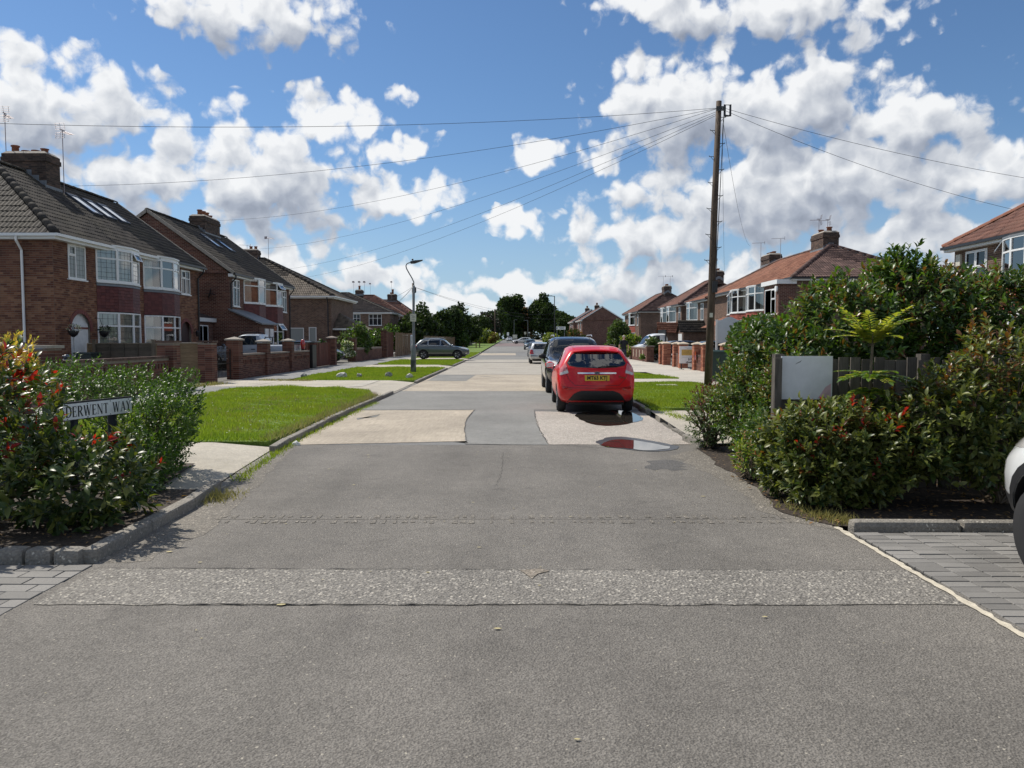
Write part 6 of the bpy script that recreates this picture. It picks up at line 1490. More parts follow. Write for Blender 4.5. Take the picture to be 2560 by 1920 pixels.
tree('garden_shrub', 'spiky green plant in front of the dark estate car', (10.2, 55.2, .4), lobes(1.3, 1.0, .3, 5, 57), 500, .2, ['leaf_privet', 'leaf_grey'], 57, .03, GS, cat_='shrub')

# ------------------------------------------------------------------ vehicles
def paint(name, col, rough=.28, metal=.0, coat=1.0):
    m, t, bs, out = newmat(name)
    n = t.noise(t.coord('Object'), 3, 4, .6)
    c = t.mix(1.0, (*col, 1), t.maprange(n, .3, .7, .93, 1.07), 'MULTIPLY')
    sz = t.new('ShaderNodeSeparateXYZ'); t.put(sz.inputs[0], t.coord('Object'))      # road film thrown up on the sills and bumpers
    film = t.math('MULTIPLY', t.maprange(sz.outputs[2], .30, .75, .20, .01), t.maprange(t.noise(t.coord('Object'), 7, 5, .65), .3, .7, .4, 1.2))
    t.put(bs.inputs['Base Color'], t.mix(film, c, (.11, .095, .075, 1)))
    bs.inputs['Roughness'].default_value = rough; bs.inputs['Metallic'].default_value = metal
    bs.inputs['Coat Weight'].default_value = coat; bs.inputs['Coat Roughness'].default_value = .04; bs.inputs['Specular IOR Level'].default_value = .5*coat
paint('paint_red', (.56, .006, .010), .3, 0, .45); paint('paint_black', (.012, .013, .015), .25); paint('paint_silver', (.50, .50, .49), .32, .45)
paint('paint_grey', (.062, .078, .086), .3, .25); paint('paint_blue', (.012, .020, .035), .28); paint('paint_white', (.72, .73, .72), .35)
paint('paint_bluegrey', (.32, .36, .41), .33, .3); paint('paint_teal', (.04, .075, .085), .3, .2)
simple('tyre', (.016, .016, .017), .8, bump=.2); simple('rim', (.42, .43, .44), .3, metal=.85); simple('rim_dark', (.05, .05, .055), .4, metal=.5)
simple('plastic_black', (.012, .012, .013), .55); simple('chrome', (.62, .63, .64), .15, metal=1.0); simple('grille_black', (.006, .006, .007), .4)
simple('plate_yellow', (.62, .42, .035), .45, var=.04); simple('plate_white', (.72, .72, .70), .45); simple('ink', (.01, .01, .012), .5)
simple('lamp_red', (.34, .012, .012), .12, coat=1.0); simple('lamp_clear', (.52, .50, .48), .1, coat=1.0); simple('badge_blue', (.01, .03, .12), .25, coat=1.0)
simple('lamp_pinkish', (.55, .17, .17), .1, coat=1.0); simple('seat_grey', (.035, .036, .04), .9); simple('skyroof', (.02, .022, .025), .1)
glassmat('car_glass', (.012, .014, .016), .02, .6); seethrough('car_glass_clear', (.16, .19, .19), .12)
def interp(P, s):
    xs_ = [p[0] for p in P]
    return np.interp(s, xs_, [p[1] for p in P])
def cat(P, s):          # smooth (monotone cubic) interpolation
    x = np.array([p[0] for p in P], float); y = np.array([p[1] for p in P], float)
    h = np.diff(x); dl = np.diff(y)/h; m = np.zeros(len(x)); m[1:-1] = np.where(dl[:-1]*dl[1:] > 0, 2*dl[:-1]*dl[1:]/(dl[:-1]+dl[1:]+1e-12), 0); m[0] = dl[0]; m[-1] = dl[-1]
    i = np.clip(np.searchsorted(x, s)-1, 0, len(h)-1); t = (s-x[i])/h[i]
    t = np.clip(t, 0, 1)
    return (2*t**3-3*t**2+1)*y[i]+(t**3-2*t**2+t)*h[i]*m[i]+(-2*t**3+3*t**2)*y[i+1]+(t**3-t**2)*h[i]*m[i+1]
class Car:
    """body lofted from rear (-Y) to front (+Y); windows, lamps and trim are projected on to it"""
    def __init__(s, sp): s.sp = sp; s.body = s._body()
    def section(s, q):
        sp = s.sp; zb = float(cat(sp['zb'], q)); zt = float(cat(sp['zt'], q)); zs = min(float(cat(sp['belt'], q)), zt-.02)
        W = sp['W']/2; wp = float(cat(sp['plan'], q)); wt = W*wp*float(cat(sp['roofw'], q))
        pts = [(0, zb), (W*wp*.72, zb), (W*wp*.90, zb+.05), (W*wp*.965, zb+.16), (W*wp*.99, zb+(zs-zb)*.42), (W*wp, zb+(zs-zb)*.68), (W*wp*.985, zb+(zs-zb)*.88), (W*wp*.955, zs)]
        gh = zt-zs
        for f, g in ((.0, .05), (.25, .32), (.55, .62), (.82, .86)):
            x = W*wp*.945+(wt-W*wp*.945)*f; pts.append((x, zs+gh*g))
        pts += [(wt*.90, zs+gh*.955), (wt*.70, zs+gh*.985), (wt*.38, zt-.004 if gh > .05 else zs+gh*.99), (0, zt)]
        return pts
    def _body(s):
        sp = s.sp; L = sp['L']; NS = sp.get('NS', 46)
        qs = np.unique(np.concatenate([np.linspace(0, 1, NS), [.008, .02, .98, .992]])); qs.sort()
        V = []; F = []; secs = []
        for q in qs:
            half = s.section(q); e = min(q, 1-q)
            sh = 1.0 if e > .03 else .93+.07*math.sqrt(max(0, 1-(1-e/.03)**2))
            pts = [(x*sh, z) for x, z in half]; full = pts+[(-x, z) for x, z in pts[-2:0:-1]]
            ring = []
            for x, z in full:
                yr = float(cat(sp['rear'], z)); yf = float(cat(sp['front'], z)); u = abs(x)/(sp['W']/2)
                y = yr+q*(yf-yr)
                y += sp.get('bowr', .10)*u**2.5*max(0, 1-q*5)-sp.get('bowf', .22)*u**2.5*max(0, 1-(1-q)*5)
                ring.append(len(V)); V.append((x, y, z))
            secs.append(ring)
        n = len(secs[0])
        for a, c in zip(secs[:-1], secs[1:]):
            for k in range(n): F.append((a[k], a[(k+1) % n], c[(k+1) % n], c[k]))
        # end caps as grids between left and right
        for ring, rear in ((secs[0], True), (secs[-1], False)):
            m = (n-2)//2+1; left = [ring[k] for k in range(m+1)]; right = [ring[(n-k) % n] for k in range(m+1)]
            NX = 10; rows_ = []
            for a, c in zip(left, right):
                if a == c: rows_.append([a]*(NX+1)); continue
                xa, ya, z = V[a]; row = [a]
                for k in range(1, NX):
                    t = k/NX; x = xa*(1-2*t); u = abs(x)/(sp['W']/2); u0 = abs(xa)/(sp['W']/2)
                    dy = (-sp.get('bowr', .10) if rear else sp.get('bowf', .22))*(u0**2.5-u**2.5)
                    row.append(len(V)); V.append((x, ya+dy, z))
                row.append(c); rows_.append(row)
            for r0, r1 in zip(rows_[:-1], rows_[1:]):
                for k in range(NX):
                    q4 = [r0[k], r0[k+1], r1[k+1], r1[k]]
                    q4 = [v for i_, v in enumerate(q4) if v not in q4[:i_]]
                    if len(q4) >= 3: F.append(tuple(q4 if rear else q4[::-1]))
        bm = bmesh.new(); vs = [bm.verts.new(v) for v in V]
        for f in F:
            try: bm.faces.new([vs[i] for i in f])
            except ValueError: pass
        bmesh.ops.remove_doubles(bm, verts=bm.verts, dist=1e-5); bmesh.ops.recalc_face_normals(bm, faces=bm.faces)
        s.bvh = BVHTree.FromBMesh(bm)
        me = bpy.data.meshes.new('body'); bm.to_mesh(me); bm.free()
        # cut the wheel arches (and, for a see-through cabin, the inside)
        me.materials.append(MATS[sp['paint']]); me.materials.append(MATS['plastic_black'])
        o = bpy.data.objects.new('tmp', me); COL.objects.link(o); cut = []
        for yw in (sp['axr'], sp['axf']):
            for sx in (-1, 1):
                b_ = MB(); M = Matrix.Translation((sx*(sp['W']/2-.12+.2), yw, sp['wr']+.01)) @ Matrix.Rotation(R(90), 4, 'Y')
                b_.lathe([(sp['wr']+sp.get('arch', .055), -.30-.02), (sp['wr']+sp.get('arch', .055), .2)], 28, M); cm = b_.mesh('cut', [MATS[sp['paint']], MATS['plastic_black']], uv=False)
                for p in cm.polygons: p.material_index = 1
                cm.update(); co_ = bpy.data.objects.new('cut', cm); COL.objects.link(co_); cut.append(co_)
        for c in sp.get('cuts', []): cut.append(c(s))
        for c in cut:
            md = o.modifiers.new('b', 'BOOLEAN'); md.operation = 'DIFFERENCE'; md.object = c; md.solver = 'EXACT'
        dg = bpy.context.evaluated_depsgraph_get(); dg.update()
        me2 = bpy.data.meshes.new_from_object(o.evaluated_get(dg)); me2.name = 'body'
        for x in [o]+cut: bpy.data.objects.remove(x)
        for p in me2.polygons: p.use_smooth = True
        try: me2.set_sharp_from_angle(angle=R(38))
        except Exception: pass
        return me2
    def project(s, poly, view, off=.006, sub=.05, side=1, thick=0.0):
        """poly: 2-D outline seen from 'side' (y, z), 'rear'/'front' (x, z) or 'top' (x, y); returns verts, faces laid on the body"""
        P = [Vector((a, b_, 0)) for a, b_ in poly]
        bm = bmesh.new(); vs = [bm.verts.new(p) for p in P]; f = bm.faces.new(vs)
        # subdivide by slicing on a grid so that the patch can follow the curved surface
        lo = (min(p.x for p in P), min(p.y for p in P)); hi = (max(p.x for p in P), max(p.y for p in P))
        for ax, no in ((0, Vector((1, 0, 0))), (1, Vector((0, 1, 0)))):
            n = int((hi[ax]-lo[ax])/sub)
            for k in range(1, n+1):
                c = Vector((0, 0, 0)); c[ax] = lo[ax]+(hi[ax]-lo[ax])*k/(n+1)
                bmesh.ops.bisect_plane(bm, geom=list(bm.verts)+list(bm.edges)+list(bm.faces), plane_co=c, plane_no=no)
        V = []
        for v in bm.verts:
            a, b_ = v.co.x, v.co.y
            if view == 'side': o_, d_ = Vector((side*3, a, b_)), Vector((-side, 0, 0))
            elif view == 'rear': o_, d_ = Vector((a, -6, b_)), Vector((0, 1, 0))
            elif view == 'front': o_, d_ = Vector((a, 6, b_)), Vector((0, -1, 0))
            else: o_, d_ = Vector((a, b_, 5)), Vector((0, 0, -1))
            h = s.bvh.ray_cast(o_, d_)
            if h[0] is None:
                h = s.bvh.find_nearest(o_+d_*(3-s.sp['W']/2) if view == 'side' else o_+d_*(6-s.sp['L']/2+.1))
            V.append(h[0]-d_*off)
        bm.verts.ensure_lookup_table(); bm.verts.index_update()
        F = []
        for f in bm.faces:
            ids = [v.index for v in f.verts]
            n = (V[ids[1]]-V[ids[0]]).cross(V[ids[2]]-V[ids[0]])
            if n.dot(d_) > 0: ids = ids[::-1]
            F.append(tuple(ids))
        bm.free(); return V, F
    def patch(s, par, name, mat, poly, view, off=.006, sides=(1,), sub=.05, sep=True):
        for sd_ in sides:
            pl = poly
            if view in ('rear', 'front', 'top') and sd_ == -1: pl = [(-a, b_) for a, b_ in poly][::-1]
            V, F = s.project(pl, view, off, sub, sd_)
            b_ = MB(); b_.smooth = True; b_.add(V, F); b_.build(name, MATS[mat], par, uv=False)
def rounded(pts, r=.03, n=3):
    out = []; m = len(pts)
    for i in range(m):
        p0, p, p1 = Vector(pts[i-1]), Vector(pts[i]), Vector(pts[(i+1) % m])
        a = p+(p0-p).normalized()*min(r, (p0-p).length*.4); c = p+(p1-p).normalized()*min(r, (p1-p).length*.4)
        for k in range(n+1):
            t = k/n; q = a*(1-t)**2+p*2*t*(1-t)+c*t**2; out.append((q.x, q.y))
    return out
WH = {}
def wheel(par, loc, r, w, side, spokes=5, rim='rim', detail=True):
    key = (round(r, 3), round(w, 3), spokes, rim)
    if key not in WH:
        t = MB(); t.smooth = True; M = Matrix.Rotation(R(90), 4, 'Y')
        t.lathe([(r*.66, -w/2+.01), (r*.92, -w/2), (r*.985, -w/2+.03), (r, -w/4), (r, w/4), (r*.985, w/2-.03), (r*.92, w/2), (r*.66, w/2-.01)], 28, M)
        h = MB(); ri = r*.66
        h.lathe([(ri, -w/2+.02), (ri, w/2-.02), (ri*.94, w/2-.015), (ri*.90, w/2-.05), (ri*.9, -w/4)], 24, M)
        h2 = MB(); h2.lathe([(ri*.88, -.01), (ri*.88, w/2-.10)], 20, M)
        for k in range(spokes):
            a = 2*math.pi*k/spokes
            for dl in (-.18, .18):
                p0 = Vector((w/2-.03, math.cos(a)*.05, math.sin(a)*.05)); p1 = Vector((w/2-.025, math.cos(a+dl)*ri*.93, math.sin(a+dl)*ri*.93))
                h.tube([p0, p1], [.022, .026], 5)
        h.lathe([(.065, w/2-.06), (.06, w/2-.02), (.03, w/2-.012)], 12, M)
        WH[key] = (t.mesh('tyre', MATS['tyre']), h.mesh('rim', MATS[rim]), h2.mesh('hub', MATS['plastic_black']))
    wh = thing_part('wheel', par); wh.location = loc; wh.rotation_euler = (rnd.uniform(0, 6)*0, 0, 0 if side > 0 else math.pi)
    for nm, me in zip(('tyre', 'rim', 'brake_drum'), WH[key]): link(nm, me, wh)
    return wh
def text_mesh(par, txt, size, M, mat, name='lettering', ext=.001, bold=0.0, xs=1.0):
    cu = bpy.data.curves.new('t', 'FONT'); cu.body = txt; cu.size = size; cu.align_x = 'CENTER'; cu.align_y = 'CENTER'; cu.extrude = ext; cu.offset = bold; cu.resolution_u = 3
    o = bpy.data.objects.new('t', cu); COL.objects.link(o); dg = bpy.context.evaluated_depsgraph_get(); dg.update()
    me = bpy.data.meshes.new_from_object(o.evaluated_get(dg)); bpy.data.objects.remove(o)
    me.materials.clear(); me.materials.append(MATS[mat]); me.transform(Matrix.Diagonal((xs, 1, 1, 1))); return link(name, me, par, M)
REARM = Matrix(((1, 0, 0, 0), (0, 0, -1, 0), (0, 1, 0, 0), (0, 0, 0, 1)))    # text facing -Y
FRONTM = Matrix(((-1, 0, 0, 0), (0, 0, 1, 0), (0, 1, 0, 0), (0, 0, 0, 1)))  # text facing +Y
def mirror_part(par, x, y, z, mat, sgn):
    m_ = thing_part('wing_mirror', par); b_ = MB(); b_.smooth = True
    M = Matrix.Translation((sgn*(x+.10), y, z)) @ Matrix.Diagonal((.12, .07, .085, 1)); bm = bmesh.new(); bmesh.ops.create_icosphere(bm, subdivisions=2, radius=1.0, matrix=M)
    me = bpy.data.meshes.new('mirror_shell'); bm.to_mesh(me); bm.free(); me.materials.append(MATS[mat]); [setattr(p, 'use_smooth', True) for p in me.polygons]; link('mirror_shell', me, m_)
    b_.box((sgn*(x-.01), y, z-.05), (.10, .04, .04)); b_.build('mirror_arm', MATS['plastic_black'], m_)
    b_ = MB(); b_.box((sgn*(x+.10), y-.062, z), (.18, .012, .11)); b_.build('mirror_glass', MATS['chrome'], m_)
SPECS = {}
SPECS['hatch'] = dict(L=3.97, W=1.72, axr=-1.27, axf=1.22, wr=.30, bowr=.13, bowf=.32,
    rear=[(.16, -1.80), (.3, -1.93), (.45, -1.985), (.62, -1.985), (.72, -1.95), (.95, -1.91), (1.02, -1.88), (1.38, -1.62), (1.50, -1.55)],
    front=[(.16, 1.80), (.35, 1.95), (.6, 1.96), (.78, 1.86), (.95, 1.70), (1.5, 1.6)],
    zb=[(0, .26), (.08, .2), (.2, .18), (.8, .18), (.93, .2), (1, .26)],
    zt=[(0, 1.395), (.05, 1.425), (.2, 1.465), (.38, 1.475), (.5, 1.44), (.60, 1.27), (.72, 1.00), (.85, .90), (.95, .80), (1, .70)],
    belt=[(0, .98), (.2, .99), (.5, .93), (.75, .86), (.9, .80), (1, .66)],
    plan=[(0, .955), (.06, .99), (.2, 1), (.75, 1), (.9, .95), (1, .80)],
    roofw=[(0, .63), (.1, .645), (.5, .66), (.62, .72), (.72, .80), (1, .85)])
SPECS['suv'] = dict(L=4.45, W=1.86, axr=-1.33, axf=1.37, wr=.345, arch=.06, bowr=.16, bowf=.30,
    rear=[(.2, -2.05), (.4, -2.18), (.6, -2.22), (.8, -2.20), (1.0, -2.15), (1.1, -2.10), (1.5, -1.80), (1.75, -1.65)],
    front=[(.2, 2.08), (.4, 2.2), (.7, 2.22), (.9, 2.14), (1.1, 1.95), (1.75, 1.8)],
    zb=[(0, .40), (.07, .28), (.2, .26), (.8, .26), (.93, .28), (1, .36)],
    zt=[(0, 1.60), (.08, 1.66), (.25, 1.70), (.45, 1.70), (.56, 1.64), (.66, 1.42), (.745, 1.15), (.85, 1.07), (.95, .98), (1, .84)],
    belt=[(0, 1.10), (.3, 1.06), (.6, 1.02), (.8, .98), (.95, .86), (1, .76)],
    plan=[(0, .92), (.06, .98), (.2, 1), (.8, 1), (.92, .96), (1, .84)],
    roofw=[(0, .72), (.5, .72), (.62, .75), (.74, .82), (1, .88)])
SPECS['ateca'] = dict(SPECS['suv'], L=4.37, W=1.84, axr=-1.33, axf=1.31, wr=.34,
    rear=[(.2, -2.0), (.4, -2.12), (.6, -2.17), (.85, -2.16), (1.05, -2.08), (1.15, -2.0), (1.5, -1.62), (1.65, -1.5)],
    front=[(.2, 2.02), (.4, 2.17), (.65, 2.18), (.85, 2.10), (1.0, 1.95), (1.65, 1.8)],
    zt=[(0, 1.50), (.08, 1.57), (.25, 1.62), (.42, 1.61), (.53, 1.53), (.64, 1.28), (.725, 1.06), (.85, .98), (.95, .90), (1, .78)])
SPECS['golf'] = dict(SPECS['hatch'], L=4.15, W=1.735, axr=-1.28, axf=1.23,
    rear=[(.16, -1.9), (.3, -2.02), (.45, -2.07), (.62, -2.06), (.68, -2.0), (.98, -1.96), (1.34, -1.74), (1.45, -1.65)],
    front=[(.16, 1.9), (.35, 2.05), (.6, 2.06), (.75, 1.98), (.95, 1.8), (1.5, 1.7)],
    zt=[(0, 1.38), (.05, 1.41), (.2, 1.44), (.40, 1.44), (.5, 1.40), (.62, 1.2), (.71, .99), (.85, .92), (.95, .84), (1, .72)],
    belt=[(0, .95), (.2, .95), (.5, .92), (.75, .88), (.9, .82), (1, .68)], roofw=[(0, .76), (.1, .76), (.5, .76), (.62, .80), (.72, .85), (1, .88)])
SPECS['estate'] = dict(SPECS['golf'], L=4.7, W=1.8, axr=-1.4, axf=1.35,
    rear=[(.16, -2.2), (.3, -2.3), (.5, -2.35), (.7, -2.33), (.98, -2.25), (1.36, -1.9), (1.45, -1.8)], front=[(.16, 2.15), (.35, 2.32), (.6, 2.33), (.75, 2.25), (.95, 2.05), (1.5, 1.9)])
SPECS['pickup'] = dict(L=5.3, W=1.86, axr=-1.6, axf=1.55, wr=.38, arch=.07, bowr=.05, bowf=.25,
    rear=[(.3, -2.55), (.6, -2.62), (1.2, -2.62), (1.85, -2.62)], front=[(.3, 2.5), (.5, 2.62), (.9, 2.62), (1.05, 2.5), (1.15, 2.3), (1.85, 2.2)],
    zb=[(0, .5), (.1, .42), (.9, .40), (1, .45)],
    zt=[(0, 1.24), (.335, 1.24), (.345, 1.30), (.365, 1.74), (.40, 1.79), (.52, 1.80), (.58, 1.75), (.665, 1.45), (.72, 1.22), (.85, 1.14), (.96, 1.06), (1, .95)],
    belt=[(0, 1.2), (.35, 1.2), (.7, 1.14), (.9, 1.05), (1, .86)], plan=[(0, .97), (.1, 1), (.85, 1), (.95, .95), (1, .85)], roofw=[(0, .9), (.34, .9), (.37, .74), (.6, .74), (.74, .84), (1, .88)])
SPECS['van'] = dict(L=5.0, W=1.9, axr=-1.55, axf=1.5, wr=.34, bowr=.04, bowf=.3,
    rear=[(.2, -2.4), (.5, -2.5), (1.2, -2.48), (1.95, -2.42)], front=[(.2, 2.35), (.5, 2.5), (.85, 2.48), (1.0, 2.35), (1.95, 2.2)],
    zb=[(0, .35), (.1, .25), (.9, .25), (1, .32)], zt=[(0, 1.92), (.1, 1.96), (.62, 1.96), (.70, 1.90), (.83, 1.35), (.88, 1.12), (.96, 1.0), (1, .9)],
    belt=[(0, 1.1), (.7, 1.1), (.9, .98), (1, .8)], plan=[(0, .96), (.06, 1), (.85, 1), (.95, .95), (1, .84)], roofw=[(0, .86), (.6, .86), (.75, .84), (.88, .86), (1, .88)])
CARS = {}
def get_car(kind, paint_, extra=None):
    k = (kind, paint_)
    if k not in CARS: CARS[k] = Car(dict(SPECS[kind], paint=paint_, **(extra or {})))
    return CARS[k]
def side_glass(c, par, polys, glass='car_glass', trim='plastic_black'):
    for pl in polys:
        cx = sum(p[0] for p in pl)/len(pl); cy = sum(p[1] for p in pl)/len(pl)
        c.patch(par, 'window_trim', trim, rounded([(cx+(a-cx)*1.05, cy+(b_-cy)*1.12) for a, b_ in pl], .04), 'side', .003, (1, -1))
        c.patch(par, 'side_window', glass, rounded(pl, .04), 'side', .006, (1, -1))
def seam(c, par, pts, view='side', w=.006, sides=(1, -1), name='door_seam'):
    for sd_ in sides:
        pl = pts; L_ = []; R_ = []
        for i, p in enumerate(pl):
            a = Vector(pl[max(i-1, 0)]); d_ = Vector(pl[min(i+1, len(pl)-1)])-a; n = Vector((-d_.y, d_.x)).normalized()*w/2
            L_.append((p[0]+n.x, p[1]+n.y)); R_.append((p[0]-n.x, p[1]-n.y))
        c.patch(par, name, 'grille_black', L_+R_[::-1], view, .002, (sd_,), .08)
def finish(c, par, spokes=5, rim='rim', mirrors=True, mz=None, my=None, ww=.2):
    sp = c.sp; link('body', c.body, par)
    for y in (sp['axr'], sp['axf']):
        for sx in (-1, 1): wheel(par, (sx*(sp['W']/2-ww/2-.02), y, sp['wr']), sp['wr'], ww, sx, spokes, rim)
    b_ = MB(); b_.box((0, 0, .24 if sp['wr'] < .36 else .42), (sp['W']*.7, sp['L']*.86, .12)); b_.build('underbody', MATS['plastic_black'], par)
    if mirrors:
        for sx in (-1, 1): mirror_part(par, sp['W']/2*.96, my, mz, mirrors if isinstance(mirrors, str) else sp['paint'], sx)
# --- red hatchback, seen from behind
def cabin_cut(c):
    b_ = MB(); sp = c.sp
    W = sp['W']/2
    # inside of the cabin: a tapering box, open to the windows only
    lo = [(-W*.84, -1.62, .86), (W*.84, -1.62, .86), (W*.84, 1.0, .86), (-W*.84, 1.0, .86)]; hi = [(-W*.63, -1.42, 1.375), (W*.63, -1.42, 1.375), (W*.64, .20, 1.395), (-W*.64, .20, 1.395)]
    b_.add(lo+hi, [(3, 2, 1, 0), (4, 5, 6, 7), (0, 1, 5, 4), (1, 2, 6, 5), (2, 3, 7, 6), (3, 0, 4, 7)])
    cm = b_.mesh('cut', [MATS[sp['paint']], MATS['plastic_black']], uv=False)
    for p in cm.polygons: p.material_index = 1
    o = bpy.data.objects.new('cut', cm); COL.objects.link(o); return o
RW = [(-.585, 1.05), (-.42, 1.015), (0, 1.0), (.42, 1.015), (.585, 1.05), (.625, 1.10), (.52, 1.27), (.46, 1.305), (0, 1.325), (-.46, 1.305), (-.52, 1.27), (-.625, 1.10)]
def win_cut(view, poly, d0, d1):
    def f(c):
        b_ = MB(); n = len(poly)
        if view == 'rear': A_ = [Vector((x, d0, z)) for x, z in poly]; B_ = [Vector((x, d1, z)) for x, z in poly]
        elif view == 'side': A_ = [Vector((d0, y, z)) for y, z in poly]; B_ = [Vector((d1, y, z)) for y, z in poly]
        b_.add(A_+B_, [tuple(range(n)), tuple(range(2*n-1, n-1, -1))]+[((i+1) % n, i, n+i, n+(i+1) % n) for i in range(n)])
        bm = bmesh.new(); me = b_.mesh('cut', [MATS[c.sp['paint']], MATS['plastic_black']], uv=False); bm.from_mesh(me); bmesh.ops.recalc_face_normals(bm, faces=bm.faces)
        for fc in bm.faces: fc.material_index = 1
        bm.to_mesh(me); bm.free(); o = bpy.data.objects.new('cut', me); COL.objects.link(o); return o
    return f
hsw = [[(-1.17, 1.05), (-.50, 1.02), (-.50, 1.375), (-.90, 1.345), (-1.10, 1.22)], [(-.40, 1.02), (.66, .985), (.30, 1.28), (.10, 1.375), (-.40, 1.385)]]
wsF = [(-.60, .99), (.60, .99), (.50, 1.33), (-.50, 1.33)]
red = get_car('hatch', 'paint_red', dict(cuts=[cabin_cut, win_cut('rear', RW, -3, -1.2), win_cut('side', rounded(hsw[0], .04), -2, 2), win_cut('side', rounded(hsw[1], .04), -2, 2), win_cut('rear', wsF, .1, 2.4)]))
RC = thing('parked_car', 'bright red hatchback parked at the right kerb with its rear towards us', 'car', (1.86, 18.55, .003), R(-.6))
finish(red, RC, 5, 'rim', 'paint_red', .98, .62, .195)
red.patch(RC, 'rear_window', 'car_glass_clear', RW, 'rear', .002, sub=.08)
for pl in hsw: red.patch(RC, 'side_window', 'car_glass_clear', rounded(pl, .04), 'side', .002, (1, -1))
red.patch(RC, 'windscreen', 'car_glass_clear', wsF, 'front', .003)
big = [(x*1.03, 1.165+(z-1.165)*1.08) for x, z in RW]; n_ = len(RW)
for i in range(n_):
    j = (i+1) % n_; red.patch(RC, 'window_seal', 'plastic_black', [RW[i], RW[j], big[j], big[i]] , 'rear', .004)
tl = rounded([(.668, 1.10), (.785, .99), (.835, .88), (.80, .825), (.605, .875), (.640, .99)], .02)
red.patch(RC, 'tail_light', 'lamp_pinkish', tl, 'rear', .010, (1, -1), .03)
red.patch(RC, 'reversing_light', 'lamp_clear', rounded([(.80, .885), (.785, .838), (.618, .882), (.632, .945)], .02), 'rear', .014, (1, -1), .03)
red.patch(RC, 'chrome_strip', 'chrome', rounded([(-.42, .865), (.42, .865), (.42, .897), (-.42, .897)], .01), 'rear', .014)
red.patch(RC, 'rear_valance', 'plastic_black', rounded([(-.66, .24), (.66, .24), (.50, .44), (.36, .50), (-.36, .50), (-.50, .44)], .05), 'rear', .012)
red.patch(RC, 'fog_lamp', 'lamp_red', rounded([(.52, .545), (.74, .585), (.74, .545), (.60, .51)], .02), 'rear', .010, (1, -1))
red.patch(RC, 'plate_recess', 'paint_red', rounded([(-.36, .67), (.36, .67), (.36, .85), (-.36, .85)], .03), 'rear', .003)
bd = thing_part('badge', RC); yb = red.bvh.ray_cast(Vector((0, -6, .885)), Vector((0, 1, 0)))[0].y-.022
b = MB(); b.lathe([(1, -.01), (1, .01)], 24, Matrix.Translation((0, yb, .885)) @ Matrix.Rotation(R(90), 4, 'X') @ Matrix.Diagonal((.062, .030, 1, 1))); b.build('badge_rim', MATS['chrome'], bd)
b = MB(); b.lathe([(1, -.012), (1, .012)], 24, Matrix.Translation((0, yb-.001, .885)) @ Matrix.Rotation(R(90), 4, 'X') @ Matrix.Diagonal((.053, .023, 1, 1))); b.build('badge_oval', MATS['badge_blue'], bd)
text_mesh(bd, 'Ford', .036, Matrix.Translation((0, yb-.0145, .885)) @ REARM, 'chrome')
yp = red.bvh.ray_cast(Vector((0, -6, .74)), Vector((0, 1, 0)))[0].y-.016
np_ = thing_part('number_plate', RC); b = MB(); b.box((0, yp, .775), (.53, .012, .118)); b.build('plate', MATS['plate_yellow'], np_)
text_mesh(np_, 'MT63 KTJ', .108, Matrix.Translation((0, yp-.0075, .775)) @ REARM, 'ink', bold=.0035, xs=.98)
ys = red.bvh.ray_cast(Vector((.58, -6, .80)), Vector((0, 1, 0)))[0].y-.012
text_mesh(RC, 'Fiesta', .065, Matrix.Translation((.545, ys-.012, .79)) @ Matrix.Rotation(R(12), 4, 'Z') @ REARM @ Matrix(((1, .3, 0, 0), (0, 1, 0, 0), (0, 0, 1, 0), (0, 0, 0, 1))), 'chrome', 'model_lettering')
b = MB(); b.tube([(.02, -1.925, 1.005), (.15, -1.905, 1.03), (.40, -1.87, 1.035), (.47, -1.87, 1.028)], [.014, .012, .010, .008], 6); b.build('rear_wiper', MATS['plastic_black'], RC)
seam(red, RC, [(-.66, .86), (-.60, .74), (-.48, .62), (0, .605), (.48, .62), (.60, .74), (.66, .86)], 'rear', .008, (1,), 'tailgate_seam')
b = MB(); b.smooth = True; xs_ = np.linspace(-.50, .50, 11); q0 = []
for x in xs_: k = (x/.5)**2; q0 += [(x, -1.70+.05*k, 1.375-.035*k), (x, -1.715+.05*k, 1.362-.035*k), (x, -1.45, 1.415-.03*k), (x, -1.45, 1.452-.03*k)]
b.add(q0, [(4*i+j, 4*i+(j+1) % 4, 4*i+4+(j+1) % 4, 4*i+4+j) for i in range(10) for j in range(4)]); b.build('spoiler', MATS['paint_red'], RC)
for x in (-.47, .47):
    b = MB(); b.tube([(x, -1.35, 1.475), (x*1.02, -.2, 1.486)], .007, 4); b.build('roof_gutter', MATS['plastic_black'], RC)
seam(red, RC, [(-.84, .64), (-.70, .585), (-.5, .56), (.5, .56), (.70, .585), (.84, .64)], 'rear', .007, (1,), 'bumper_seam'); seam(red, RC, [(-.46, 1.0), (-.46, .30)]); seam(red, RC, [(.72, .98), (.70, .30), (-.46, .26)])
for sx in (-1, 1):
    for y in (-.55, .38):
        b = MB(); b.box((sx*.868, y-.0, .90), (.025, .17, .028)); b.build('door_handle', MATS['paint_red'], RC)
